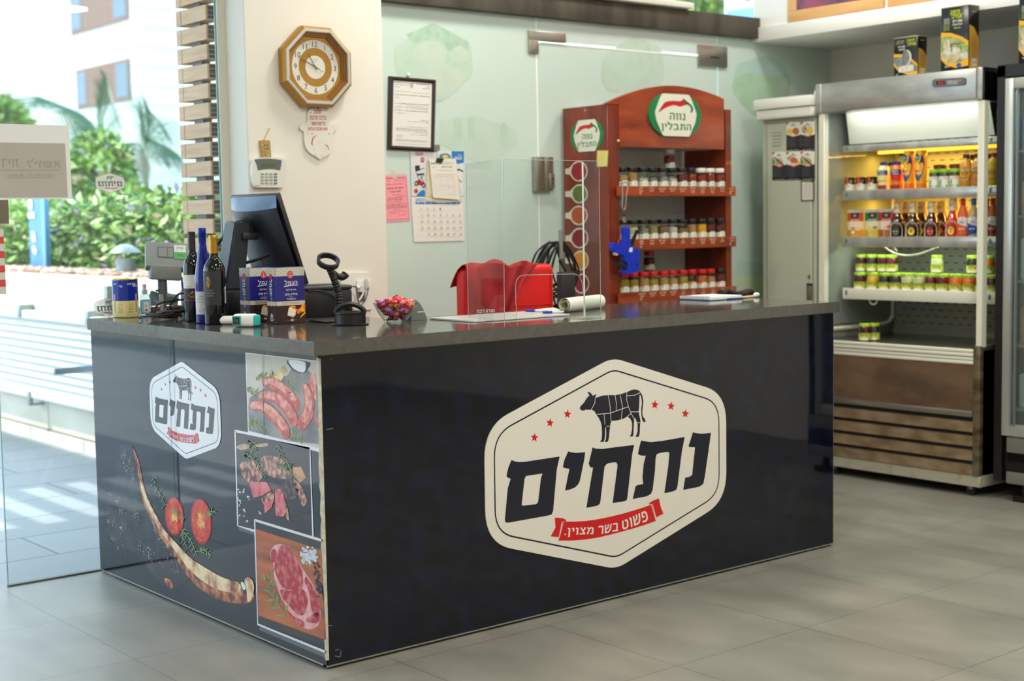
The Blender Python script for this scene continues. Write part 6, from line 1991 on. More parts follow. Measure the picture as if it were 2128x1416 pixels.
# pink sheet
P=GP(0.0025,*KF);Pt=GP(0.0030,*KF)
mb=MB()
mb.flat(P.L([(0,830),(168,826),(196,1188),(6,1200)]),mat('pink paper',(244,156,168),0.7))
mb.flat(P.L([(-2,820),(165,812),(168,838),(0,842)],-0.0003),mat('tape',(232,226,214),0.4,alpha=0.6))
mb.flat(P.L([(55,785),(88,783),(95,862),(60,864)],-0.0006),mat('tape',(232,226,214),0.4,alpha=0.6))
M_pk=mat('print dark pink',(130,60,76),0.6)
for pg in([(8,858),(160,852)],[(160,852),(186,1172)],[(186,1172),(12,1184)]):
 mb.strip(Pt.L(pg),0.0012,M_pk,(0,-1,0))
mb.textq('אישור מכירת חמץ',M_pk,Pt(18,950),Pt(142,942),Pt(140,926),Pt(16,934),bold=0.01)
mb.textq('לשנת תש״ף',M_pk,Pt(40,974),Pt(126,968),Pt(124,950),Pt(38,956),bold=0.01)
for(x0,x1,y,h_)in[(8,60,868,5),(70,150,862,5),(10,40,886,5),(70,150,878,4),(10,130,912,5),(50,125,992,5),(20,130,1018,6),(15,135,1032,6),(20,130,1048,6),(90,165,1004,4),(12,165,1066,5),(12,165,1076,5),(12,168,1086,5),(15,168,1096,5),(60,110,1108,4),(30,90,1122,4),(30,90,1134,4)]:
 tline(mb,Pt,x0,x1,y,-0.05,h_*1.2,1,M_pk)
e_=[(132+28*math.cos(t),1127+18*math.sin(t))for t in[2*PI*i/24 for i in range(25)]]
mb.strip(Pt.L(e_),0.001,M_pk,(0,-1,0))
tag(mb.build('pink_sheet'),'pink printed sheet taped on the frosted glass beside the column','paper')
# wall calendar
P=GP(0.004,*KF);Pt=GP(0.0045,*KF);Pu=GP(0.0050,*KF)
cl=thing('wall_calendar',(hit(910,410,1,YG).x,YG,hit(910,410,1,YG).z),'paper wall calendar for 2020 hanging below the framed certificate','calendar')
M_cw=mat('calendar white',(230,228,222),0.6);M_cb=mat('calendar blue',(36,124,196),0.5)
mb=MB()
mb.flat(P.L([(195,648),(612,650),(606,998),(206,998)]),mat('calendar picture pale',(206,214,222),0.55,noise=(4,(226,228,230),3)))
mb.flat(Pt.L([(515,650),(612,650),(610,740),(560,748),(518,720)]),M_cb)
mb.textq('2020',M_cw,Pu(538,716),Pu(596,716),Pu(596,692),Pu(538,692),bold=0.02)
mb.textq('יולי',M_cw,Pu(560,686),Pu(595,686),Pu(595,674),Pu(560,674))
M_or=mat('calendar orange',(216,96,50),0.5)
mb.textq('SOLAR',M_or,Pu(236,678),Pu(296,684),Pu(298,656),Pu(238,652),bold=0.02)
for s_,q in(('רכב',(236,684,272,676)),):
 mb.textq(s_,M_gray,Pu(q[0],q[1]),Pu(q[2],q[1]),Pu(q[2],q[3]),Pu(q[0],q[3]))
def blob(mb,P_,cx,cy,rx,ry,m,n_=20):
 mb.flat([P_(cx+rx*math.cos(2*PI*i/n_),cy+ry*math.sin(2*PI*i/n_))for i in range(n_)],m)
blob(mb,Pt,290,718,16,20,mat('badge red',(206,30,48),0.5));mb.textq('חדש',M_cw,Pu(280,724),Pu(300,724),Pu(300,711),Pu(280,711))
blob(mb,Pt,466,700,46,34,M_cb);blob(mb,Pu,470,706,38,26,mat('calendar green',(110,160,60),0.5));blob(mb,GP(0.0054,*KF),466,690,22,12,mat('calendar yellow',(226,206,70),0.5))
# mobility scooter picture
M_sc=mat('scooter dark',(40,42,50),0.5);M_scr=mat('scooter red',(196,34,50),0.5)
mb.flat(Pt.L([(232,762),(268,758),(272,800),(236,806)]),M_sc)
mb.flat(Pt.L([(245,826),(300,820),(308,832),(250,840)]),M_sc)
for pg in([(240,806),(250,828)],[(268,790),(302,782)],[(252,840),(272,890)],[(298,834),(262,895)],[(275,838),(305,900)]):
 mb.strip(Pt.L(pg),0.003,M_sc,(0,-1,0))
mb.flat(Pt.L([(230,890),(262,868),(300,890),(316,925),(262,912),(235,920)]),M_scr)
for cx,cy in((242,900),(300,915)):
 blob(mb,Pu,cx,cy,13,20,M_sc);blob(mb,GP(0.0054,*KF),cx,cy,5,8,M_cw)
blob(mb,Pt,240,958,16,19,M_or);blob(mb,Pu,243,962,9,10,mat('calendar brown',(120,60,50),0.5))
mb.flat(smooth_path(Pt.L([(250,985),(280,955),(306,952),(306,996),(250,996)])),M_cb)
# wheel picture at the right
ar=[(606+62*math.cos(t),890+102*math.sin(t))for t in[PI*0.55+PI*0.9*i/16 for i in range(17)]]
mb.flat(Pt.L(ar),M_cw)
ar2=[(606-70*math.sin(PI*i/14*0.9),795+0.0*i+(200*(1-math.cos(PI*i/14*0.55)))*0.0+i*0)for i in range(2)]
mb.strip(Pu.L([(545,812),(570,790),(606,806)]),0.007,M_sc,(0,-1,0))
mb.strip(Pu.L([(548,880),(562,905),(556,935),(546,950)]),0.0025,M_gray,(0,-1,0))
mb.textq('המרוץ״',M_ink,Pu(548,868),Pu(592,900),Pu(594,882),Pu(550,850));mb.textq('44',M_ink,Pu(566,980),Pu(590,980),Pu(590,958),Pu(566,958),bold=0.02)
mb.build('picture_sheet',cl)
mb=MB()
mb.flat(P.L([(202,1000),(606,1000),(614,1342),(224,1354)]),M_cw)
mb.strip(Pt.L([(206,1000),(606,1000)]),0.004,mat('calendar binding',(150,150,150),0.4,0.6),(0,-1,0))
mb.textq('2020',M_cb,Pt(234,1038),Pt(302,1038),Pt(302,1014),Pt(234,1014),bold=0.02)
mb.flat(Pt.L([(236,1044),(580,1044),(580,1060),(238,1060)]),M_cb)
for k in range(7):
 x=254+k*50
 mb.textq('אבגדהוש'[6-k],M_cw,Pu(x,1057),Pu(x+9,1057),Pu(x+9,1047),Pu(x,1047))
rows=[['4','3','2','1','','',''],['11','10','9','8','7','6','5'],['18','17','16','15','14','13','12'],['25','24','23','22','21','20','19'],['','31','30','29','28','27','26']]
M_crd=mat('calendar red',(196,110,100),0.6)
for r_,row in enumerate(rows):
 yb=1106+r_*49
 for c_,t_ in enumerate(row):
  if not t_:
   continue
  x=276+c_*49.5+r_*1.5
  w_=16 if len(t_)>1 else 8
  mb.textq(t_,M_crd if c_==0 else M_gray,Pt(x,yb),Pt(x+w_,yb),Pt(x+w_,yb-18),Pt(x,yb-18))
  for k in range(2):
   tline(mb,Pt,x-18,x+22,yb+8+k*8,0,4,1,mat('print very light',(196,194,190),0.6))
 mb.strip(Pt.L([(238+r_*2,yb+5),(585+r_*2,yb+5)]),0.0005,mat('print very light',(196,194,190),0.6),(0,-1,0))
mb.build('date_sheet',cl)
# holder tab over the calendar
mb=MB();mb.flat(P.L([(380,600),(425,600),(425,645),(380,660)]),mat('tape grey',(120,124,116),0.5),depth=0.0)
tag(mb.build('grey_tape'),'grey tape tab between the framed certificate and the calendar','tape')
# stack of clipped receipts in front of the calendar
sk=thing('clipped_papers',(hit(918,380,1,YG).x,YG-0.006,hit(918,380,1,YG).z),'bundle of white receipts held by a black clip over the calendar','papers')
M_rp=mat('receipt white',(228,226,218),0.6);M_ry=mat('receipt cream',(214,208,190),0.6);M_rl=mat('receipt yellow',(228,226,150),0.6)
for off,pts,m_ in((0.007,[(335,700),(545,706),(600,1040),(420,1052),(310,1030)],M_ry),(0.0085,[(330,705),(380,712),(430,1010),(330,1000),(318,900)],M_ry),(0.0105,[(336,725),(540,715),(575,1000),(355,990)],M_rl),(0.013,[(344,712),(545,706),(575,1018),(370,1015)],M_ry),(0.016,[(342,708),(550,710),(578,1026),(372,1010)],M_rp)):
 Pq=GP(off,*KF)
 mb=MB();mb.flat(Pq.L(pts),m_)
 if off==0.016:
  Pz=GP(off+0.0004,*KF)
  M_rpk=mat('receipt ink',(150,146,146),0.6);M_rpr=mat('receipt pink ink',(216,176,172),0.6)
  mb.textq('נתחים',M_ink,Pz(356,752),Pz(390,752),Pz(390,738),Pz(356,738),bold=0.02)
  for(x0,x1,y,h_,m2)in[(400,530,738,5,M_rpk),(400,525,750,5,M_rpk),(440,520,776,8,M_ink2),(360,400,778,4,M_rpk),(400,530,800,4,M_rpk),(380,540,830,4,M_rpr),(380,545,846,4,M_rpr)]:
   tline(mb,Pz,x0,x1,y,0.02,h_*1.3,1,m2)
  for r_ in range(10):
   y=836+r_*17
   mb.strip(Pz.L([(372+r_*1.2,y),(545+r_*2,y+3)]),0.0004,M_rpr,(0,-1,0))
   tline(mb,Pz,395+r_,530+r_*2,y-3,0.015,5,0.6,M_rpr)
  for x in(378,430,480,538):
   mb.strip(Pz.L([(x,836),(x+14,990)]),0.0004,M_rpr,(0,-1,0))
 mb.build('receipt',sk)
mb=MB()
Pq=GP(0.019,*KF)
mb.flat(Pq.L([(402,702),(458,706),(440,744),(392,738)]),M_ink)
mb.build('binder_clip',sk)
mb=MB()
Pq=GP(0.020,*KF)
for pg in([(420,706),(432,668),(446,690),(440,708)],[(404,704),(400,660),(415,640)]):
 mb.tube(Pq.L(pg),0.0012,M_steel,6)
mb.build('clip_wire',sk)
# == RED CHAIR, POST WITH CABLES
M_red=mat('red leatherette',(222,26,28),0.32,bump=(8,0.05))
M_redc=mat('red cloth',(172,14,30),0.8,noise=(7,(150,10,24),4))
CY=1.02
a=hit(968,560,1,CY);b_=hit(1156,553,1,CY)
cx=(a.x+b_.x)/2;cw=(b_.x-a.x)
ztop=hit(1100,550,1,CY).z
chr_=thing('office_chair',(cx,CY+0.25,0),'bright red office chair behind the counter with a red cloth over its back','chair')
mb=MB();mb.box((cx-cw/2,CY,0.62),(cx+cw/2-0.005,CY+0.085,ztop),M_red,0.028,4)
mb.tube([(cx+cw/2-0.035,CY-0.001,0.64),(cx+cw/2-0.033,CY-0.001,ztop-0.03)],0.0022,mat('red seam',(150,12,16),0.5),6)
mb.tube([(cx-cw/2+0.03,CY-0.001,0.985),(cx+cw/2-0.03,CY-0.001,0.985)],0.0022,mat('red seam',(150,12,16),0.5),6)
mb.build('backrest',chr_)
mb=MB();mb.box((cx-0.24,CY+0.02,0.44),(cx+0.24,CY+0.48,0.53),M_red,0.035,4);mb.build('seat',chr_)
mb=MB();mb.box((cx-0.05,CY-0.01,0.46),(cx+0.05,CY+0.02,0.70),M_black,0.006);mb.build('back_bracket',chr_)
mb=MB();mb.cyl((cx,CY+0.25,0.07),(cx,CY+0.25,0.45),0.028,M_steel,16);mb.build('gas_lift',chr_)
for k in range(5):
 q=2*PI*k/5+0.3
 e=Vector((cx+0.28*math.cos(q),CY+0.25+0.28*math.sin(q),0.06))
 mb=MB();mb.tube([(cx,CY+0.25,0.09),e],[0.025,0.016],M_black,8);lg=mb.build('leg',chr_)
 mb=MB();mb.cyl((e.x-0.012,e.y,0.028),(e.x+0.012,e.y,0.028),0.027,M_black,12);mb.build('caster',lg)
 # draped cloth
mb=MB()
x0,x1=cx-cw/2-0.012,cx+cw*0.24
nx,nz=40,26
rs=random.Random(6)
V=[]
for j in range(nz+1):
 for i in range(nx+1):
  t=i/nx;u=j/nz
  x=x0+(x1-x0)*t
  top=ztop+0.012+0.014*math.exp(-((t-0.38)/0.16)**2)-0.010*math.exp(-((t-0.62)/0.06)**2)
  hang=0.34-0.10*max(0.0,(t-0.7)/0.3)+0.015*math.sin(t*9)
  wob=0.010*math.sin(t*23+u*5)+0.008*math.sin(t*11-u*9+1)
  if u<0.2:
   v=u/0.2
   y=CY+0.10-0.11*v;z=top-0.10*(1-v)**2+0.006*math.sin(t*17)
  else:
   v=(u-0.2)/0.8
   y=CY-0.016-0.012*abs(math.sin(t*14+v*3))-0.012*v+wob*0.9;z=top-hang*v
   x-=0.21*v*max(0.0,t-0.35)/0.65;x+=0.012*v*(0.3-t)
  V.append((x+wob*0.4,y,z))
mb.raw(V,[(j*(nx+1)+i,j*(nx+1)+i+1,(j+1)*(nx+1)+i+1,(j+1)*(nx+1)+i)for j in range(nz)for i in range(nx)],M_redc,None,True)
mb.v=[Vector(p)for p in mb.v]
tag(mb.build('red_cloth'),'crumpled dark red cloth thrown over the back of the red chair','cloth')
PY=1.18
pp_=hit(1165,478,1,PY)
ps_=thing('metal_post',(pp_.x,PY,0),'thin metal post holding coiled cables between the chair and the spice rack','post')
pr_=pxr(4.6,pp_)
mb=MB();mb.cyl((pp_.x,PY,0.02),(pp_.x,PY,pp_.z),pr_,M_steel,14);mb.build('pole',ps_)
mb=MB();mb.lathe([(0.15,0.0006),(0.15,0.012),(0.03,0.03),(0.0001,0.03)],M_black,28,at(pp_.x,PY,0));mb.build('foot',ps_)
mb=MB()
rs=random.Random(14)
top_z=hit(1165,503,1,PY).z
for k in range(13):
 w_=rs.uniform(0.06,0.12);d_=rs.uniform(0.16,0.36)
 ox=rs.uniform(-0.03,0.045);oy=pr_+0.008+0.003*k
 pts=[]
 for i in range(12):
  t=2*PI*i/12
  pts.append((pp_.x+ox+w_*math.sin(t)*(1.0 if math.cos(t)<0.5 else 0.75),PY+oy,top_z-d_/2+d_/2*math.cos(t)-0.01*abs(math.sin(t*3))))
 mb.tube(smooth_path(pts,4,True),0.0045,M_cab,6,True)
for path in([(1159,503),(1135,508),(1115,525),(1105,550)],[(1161,506),(1150,520),(1136,545),(1131,552)]):
 mb.tube(smooth_path([hit(x,y,1,PY-0.03)for x,y in path],6,False),0.005,M_cab,6)
p=hit(1131,552,1,PY-0.03);mb.cyl(p,p+Vector((0,0,-0.05)),0.009,M_cab,8)
tag(mb.build('coiled_cables',origin=(pp_.x,PY-0.03,top_z-0.36)),'bundle of coiled black cables hanging on the thin metal post','cables')
q0,q1=hit(1157,566,1,PY-0.06),hit(1186,636,1,PY-0.06)
pa=thing('power_adapter',((q0.x+q1.x)/2,PY-0.06,q1.z),'black brick power adapter hanging below the coiled cables','adapter')
mb=MB();mb.box((q0.x,PY-0.095,q1.z),(q1.x,PY-0.055,q0.z),mat('adapter black',(40,40,42),0.5),0.006,2);mb.build('case',pa)
mb=MB();mb.cyl(((q0.x+q1.x)/2+0.01,PY-0.075,q0.z-0.002),((q0.x+q1.x)/2-0.01,PY-0.05,q0.z+0.055),0.011,M_cab,10);mb.build('plug',pa)
# == SPICE RACK
XS_,YF_=2.441,1.346
M_mah=mat('mahogany veneer',(172,74,34),0.3,noise=(3.0,(112,38,18),9,(1,1,5),(0.3,0.75)),coat=0.25)
M_mahv=mat('mahogany veneer upright',(142,54,28),0.3,noise=(3.0,(98,32,18),9,(5,5,1),(0.3,0.75)),coat=0.25)
M_mahd=mat('mahogany dark',(92,30,18),0.4,noise=(2.0,(70,20,12),7,(1,5,1)))
rk=thing('spice_rack',(2.88,1.51,0.0),'tall mahogany spice rack with curved header standing at the glass door','rack')
mb=MB();mb.box((XS_,YF_,0.0),(2.513,1.665,1.888),M_mahv,0.001,1);lp=mb.build('side_panel',rk)
mb=MB();mb.box((3.262,YF_,0.0),(3.302,1.665,1.892),M_mahv,0.001,1);mb.build('side_panel',rk)
mb=MB();mb.box((2.513,1.640,0.0),(3.262,1.665,1.90),mat('rack back white',(226,224,214),0.6));mb.build('back_panel',rk)
# header with curved top
Hx0,Hx1=2.426,3.247
hz0=1.690
arc=[]
for i in range(25):
 t=i/24
 x=Hx0+(Hx1-Hx0)*t
 arc.append((x,1.888+(0.055*t)+0.072*math.sin(PI*t)**0.9*1.05))
mb=MB()
Fh=frame((0,YF_+0.012,0),(1,0,0),(0,0,1))
mb.flat([(2.4435,1.889),(2.513,1.889),(2.513,hz0)]and[(2.514,hz0),(Hx1,hz0),(Hx1,1.93)]+arc[::-1]+[(Hx0,1.889),(2.514,1.889)],M_mah,M=Fh@Matrix.Translation((0,0,-0.012)),depth=0.026)
mb.build('header',rk)
mb=MB();mb.box((2.52,YF_+0.03,1.693),(3.25,1.64,1.703),mat('header underside',(206,204,196),0.5));mb.build('light_shelf',rk)
# shelves
SH=[(1.4535,1.5015),(1.1955,1.2480),(0.9440,0.9935)]
YL=1.318
for k,(za,zb)in enumerate(SH):
 mb=MB();mb.box((2.514,YL+0.012,zb-0.016),(3.262,1.64,zb-0.004),M_mahd,0.001,1);sh=mb.build('shelf',rk)
 mb=MB();mb.box((2.478,YL,za),(3.305,YL+0.012,zb),M_mah,0.001,1)
 Fl=frame((0,YL-0.0005,0),(1,0,0),(0,0,1))
 M_lw=mat('shelf lettering',(222,200,180),0.5)
 names=[['כמון','פלפל לבן','פלפל שחור','פלפל שחור','פלפל שחור','פפריקה','פפריקה','פפריקה','פפריקה','פפריקה'],['שום','אבקת','זעתר עם','קינמון','מלח','מקלות','כורכום','כורכום','צילי','פפריקה'],['תערובת','תערובת','תערובת','תערובת','תבלין','תבלין','תבלין','תבלין','תבלין','תבלין']][k]
 sub=['מתוקה','טחון','גרוס','טחון','גס','חריפה','טחון','עם שמן','מתוק','מעושן']
 for i,t_ in enumerate(names):
  x=2.63+i*0.0715
  mb.text(t_,M_lw,Fl,0.0095,x,zb-0.011,width=min(0.052,0.0095*text_shape(t_,0,1)[2]),res=1)
  mb.text(sub[(i+k*3)%10],M_lw,Fl,0.008,x,zb-0.0235,width=0.027,res=1)
  if i in(5,6,7):
   mb.text(sub[(i+3)%10],M_lw,Fl,0.0065,x,zb-0.032,width=0.024,res=1)
 mb.build('front_lip',sh)
 for x in(2.625,3.262):
  mb=MB();mb.lathe([(0.0065,0),(0.0065,0.001),(0.0,0.0015)],mat('screw pale',(206,190,150),0.3,0.6),12,frame((x,YL,za+0.014),(1,0,0),(0,0,1)));mb.build('screw',sh)
  # emblem signs with a chilli
M_eg=mat('emblem green',(16,128,74),0.3);M_ew=mat('emblem cream',(232,230,216),0.3);M_ech=mat('chilli red',(206,30,28),0.25);M_echd=mat('chilli dark',(110,10,14),0.3);M_est=mat('chilli stem',(20,104,50),0.3)
def chilli_sign(nm,parent,Fm,w_,h_,d_):
 """w_, h_: overall size; Fm at the centre"""
 def U(x,y):
  return(x*w_,y*h_)
 mb=MB()
 g_=[U(-0.20,0.5),U(0.20,0.5),U(0.40,0.34),U(0.5,0.04),U(0.42,-0.25),U(0.20,-0.5),U(-0.20,-0.5),U(-0.42,-0.25),U(-0.5,0.04),U(-0.40,0.34)]
 gg=smooth_path([U(0.26,0.49),U(0.42,0.30),U(0.5,0.0),U(0.42,-0.30),U(0.26,-0.49)],5,False)+smooth_path([U(-0.26,-0.49),U(-0.42,-0.30),U(-0.5,0.0),U(-0.42,0.30),U(-0.26,0.49)],5,False)
 mb.flat(gg,M_eg,M=Fm,depth=d_)
 ww=[U(-0.25,0.5),U(0.25,0.5),U(0.30,0.38),U(0.395,0.05),U(0.37,-0.15),U(0.25,-0.5),U(-0.25,-0.5),U(-0.37,-0.15),U(-0.395,0.05),U(-0.30,0.38)]
 mb.flat(round_poly([Vector(p)for p in ww],w_*0.02,3),M_ew,M=Fm@Matrix.Translation((0,0,d_+0.0002)),depth=d_*0.4)
 T=Fm@Matrix.Translation((0,0,d_*1.4+0.0008))
 body=[(-0.335,0.055),(-0.27,0.20),(-0.20,0.30),(-0.05,0.335),(0.08,0.34),(0.15,0.405),(0.165,0.33),(0.20,0.27),(0.13,0.235),(0.06,0.21),(-0.02,0.235),(-0.12,0.21),(-0.22,0.15)]
 mb.flat(smooth_path([U(*p)for p in body],4),M_echd,M=T)
 mb.flat(smooth_path([U(x*0.94-0.005,0.27+(y-0.27)*0.82)for x,y in body],4),M_ech,M=T@Matrix.Translation((0,0,0.0004)))
 mb.flat(smooth_path([U(0.14,0.40),U(0.20,0.34),U(0.28,0.27),U(0.32,0.18),U(0.305,0.09),U(0.27,0.085),U(0.285,0.16),U(0.25,0.25),U(0.17,0.28)],4),M_est,M=T@Matrix.Translation((0,0,0.0006)))
 mb.text('נווה',M_eg,T,h_*0.165,w_*0.02,-h_*0.03,bold=0.014,width=w_*0.30)
 mb.text('התבלין',M_eg,T,h_*0.235,w_*0.0,-h_*0.275,bold=0.014,width=w_*0.57)
 return mb.build(nm,parent)
e0=hit(1400,240,1,YF_)
chilli_sign('emblem_sign',rk,frame((e0.x,YF_-0.001,e0.z),(1,0,0),(0,0,1)),0.365,0.205,0.012)
s0=[hit(x,y,0,XS_)for x,y in((1186,284),(1255,281),(1220,249),(1220,315))]
chilli_sign('emblem_sign',rk,frame((XS_-0.0006,(s0[0].y+s0[1].y)/2,(s0[2].z+s0[3].z)/2),(0,-1,0),(0,0,1)),abs(s0[0].y-s0[1].y),abs(s0[2].z-s0[3].z),0.0015)
# spoons with spices printed on the side
Pz=Plane(0,XS_-0.0006,960,320,3.828)
SP=[(930,138,70,82,(186,44,58),(120,18,30)),(935,318,66,76,(122,140,66),(70,92,40)),(930,490,70,78,(206,96,50),(156,60,30)),(935,670,70,82,(164,30,38),(90,12,22)),(945,848,64,80,(232,160,28),(206,120,20)),(950,1032,62,80,(170,24,62),(96,10,36))]
M_spn=mat('spoon print white',(226,222,210),0.4)
mb=MB()
for k,(cx_,cy_,rx,ry,c1,c2)in enumerate(SP):
 m_=mat('spice print %d'%k,c1,0.5,noise=(160,c2,3))
 P0=Plane(0,XS_-0.0006,960,320,3.828);P1=Plane(0,XS_-0.0010,960,320,3.828)
 ring_=[(cx_+rx*math.cos(t),cy_+ry*math.sin(t))for t in[2*PI*i/36 for i in range(36)]]
 mb.flat(P0.L(ring_),M_spn)
 xl=822
 mb.flat(P0.L([(xl,cy_-20),(cx_-rx*1.15,cy_-22),(cx_-rx*0.75,cy_-52),(cx_-rx*0.6,cy_+52),(cx_-rx*1.1,cy_+26),(xl,cy_+24)],-0.0002),M_spn)
 rs=random.Random(k)
 ins=[(cx_+rx*0.86*math.cos(t)*(1+rs.uniform(-0.05,0.05)),cy_+ry*0.86*math.sin(t)*(1+rs.uniform(-0.05,0.05)))for t in[2*PI*i/30 for i in range(30)]]
 mb.flat(P1.L(ins),m_)
mb.flat(Pz.L([(880,1150),(930,1132),(990,1150),(1000,1180),(880,1180)]),M_spn)
mb.build('spoon_print',rk)
for(x,y)in((1216,229),):
 p=hit(x,y,0,XS_)
 mb=MB();mb.lathe([(0.007,0),(0.007,0.001),(0.0,0.002)],M_steel,12,frame((XS_,p.y,p.z),(0,-1,0),(0,0,1)));mb.build('screw',rk)
p=hit(1284,293,1,YF_);mb=MB();mb.ball((p.x,YF_-0.003,p.z),0.006,M_pwhite,10,8);mb.build('cap',rk)
# sticky note
Pn=Plane(0,XS_-0.002)
mb=MB();mb.flat(Pn.L([(1241,313),(1264,313),(1262,346),(1240,347)]),mat('sticky note',(226,220,130),0.7))
Pn2=Plane(0,XS_-0.0024)
for k in range(3):
 mb.strip(Pn2.L([(1244,322+k*5),(1256,322+k*5)]),0.0008,mat('note pencil',(196,190,110),0.7),(-1,0,0))
tag(mb.build('sticky_note'),'small yellow sticky note on the side of the spice rack','note')
# ---- spice jars
M_jar=thin_glass('jar glass',(244,248,246),0.0,1.4)
M_lidb=mat('jar lid black',(22,22,24),0.4);M_lidw=mat('jar lid white',(232,230,224),0.4);M_lidr=mat('jar lid red',(200,24,30),0.35)
M_jlab=mat('jar label',(226,230,222),0.5);M_jlabp=mat('jar label pink',(232,150,146),0.5);M_dot=mat('jar dot',(186,206,50),0.5)
jar_cache={}
def spice_jar(x,y,z,lidm,fillm,level,pink,label,group):
 key=(lidm.name,fillm.name,round(level,2),pink)
 if key in jar_cache:
  o=copy_tree(jar_cache[key])
  o.location=(x,y,z)
  tag(o,label,'spice jar',group)
  return o
 o=thing('spice_jar',(0,0,0),label,'spice jar',group)
 r=0.0285;H=0.096
 mb=MB();mb.lathe([(r*0.9,0.0006),(r,0.004),(r,0.048),(r*0.98,0.062),(r*0.88,0.070),(r*0.82,0.075),(r*0.82,0.077)],M_jar,20,None,True,cap=False);body=mb.build('glass_body',o)
 mb=MB();mb.lathe([(r*0.86,0.002),(r*0.95,0.005),(r*0.95,min(0.046,0.070*level)),(r*0.88,0.072*level),(0.0001,0.072*level)],fillm,16);mb.build('spice',o)
 mb=MB()
 a_=-2.1
 wrappatch(mb,M_jlab,0,0,r+0.0004,a_,1.35,0.004,0.026,12)
 wrappatch(mb,M_jlab,0,0,r+0.0004,a_+0.35,0.5,0.026,0.031,6)
 if pink:
  wrappatch(mb,M_jlabp,0,0,r+0.0005,a_,1.35,0.022,0.028,12);wrappatch(mb,M_jlab,0,0,r+0.0007,a_+0.35,0.42,0.018,0.030,6)
 wrappatch(mb,M_dot,0,0,r+0.0009,a_-0.42,0.16,0.013,0.0215,4)
 wraptext(mb,'CILI',M_gray,0,0,r+0.0009,a_+0.35,0.022,0.006);wraptext(mb,'תבלין',M_ink,0,0,r+0.0009,a_+0.3,0.010,0.005)
 mb.build('label',body)
 mb=MB();mb.lathe([(r*0.88,0.075),(r*0.90,0.076),(r*0.90,0.093),(r*0.86,H),(0.0001,H)],lidm,20);mb.build('lid',o)
 o.location=(x,y,z)
 jar_cache[key]=o
 return o
def sp(nm,c1,c2):
 return mat('spice '+nm,c1,0.9,noise=(90,c2,4))
S_cum=sp('cumin',(150,110,66),(176,136,86));S_wp=sp('white pepper',(206,200,186),(170,160,140));S_bp=sp('black pepper',(86,78,70),(150,140,126));S_pap=sp('paprika',(156,50,26),(120,34,20));S_papd=sp('dark paprika',(110,40,30),(80,30,22));S_salt=sp('salt',(176,172,164),(196,192,184));S_cin=sp('cinnamon',(140,100,60),(110,74,46));S_tur=sp('turmeric',(222,168,24),(206,146,20));S_zat=sp('zaatar',(120,112,62),(150,138,80));S_gar=sp('garlic',(206,190,150),(186,168,128));S_cur=sp('curry',(166,140,50),(146,118,40));S_fish=sp('rub',(160,120,70),(190,140,90));S_or=sp('orange rub',(206,110,40),(176,84,30))
top=[('black',S_cum,0.8,'light brown cumin'),('black',S_cum,0.95,'brown cumin'),('black',S_wp,0.6,'white pepper'),('black',S_bp,0.6,'black pepper'),('black',S_bp,0.75,'black pepper'),('black',S_salt,0.6,'grey pepper'),('black',S_papd,0.9,'dark paprika'),('black',S_pap,0.9,'red paprika'),('white',S_pap,0.85,'red paprika'),('white',S_pap,0.95,'bright paprika'),('white',S_pap,0.9,'paprika')]
mid=[('black',S_gar,0.9,'garlic powder'),('black',S_gar,0.85,'garlic flakes'),('black',S_bp,0.8,'grey powder'),('black',S_zat,0.9,'green zaatar'),('black',S_cin,0.85,'cinnamon'),('black',S_salt,0.8,'salt'),('black',S_cin,0.7,'cinnamon sticks'),('black',S_cum,0.95,'brown powder'),('black',S_tur,0.95,'yellow turmeric'),('black',S_papd,0.9,'dark chilli'),('black',S_papd,0.85,'dark red powder')]
bot=[('red',S_cur,0.9,'green brown blend'),('red',S_cur,0.85,'olive curry blend'),('red',S_fish,0.9,'sand coloured blend'),('red',S_cur,0.8,'mustard coloured blend'),('red',S_cum,0.9,'light brown blend'),('red',S_fish,0.8,'pale blend'),('red',S_cur,0.9,'ochre blend'),('red',S_tur,0.5,'yellow blend'),('red',S_or,0.9,'orange blend'),('red',S_cum,0.8,'beige blend'),('black',S_papd,0.9,'dark red blend')]
LIDS={'black':M_lidb,'white':M_lidw,'red':M_lidr}
rows=['top','middle','bottom']
# positions along each shelf, measured from the lid centres
XP=[[1296,1314,1336,1358,1380,1401,1424,1444,1464,1485,1508],[1296,1313,1333,1357,1379,1402,1423,1443,1465,1488,1508],[1297,1313,1334,1357,1381,1405,1425,1447,1467,1487,1507]]
for k,(items)in enumerate((top,mid,bot)):
 za=SH[k][1]-0.0038
 for i,(ld,sm_,lv_,nm)in enumerate(items):
  yy=1.362+0.004*(i%2)
  zz=za
  spice_jar(2.548+0.068*i,yy,zz,LIDS[ld],sm_,lv_,k==2,'%s lidded jar of %s, %s from the left on the %s spice shelf'%(ld,nm,ordinal(i),rows[k]),'spice jars on the %s shelf'%rows[k])
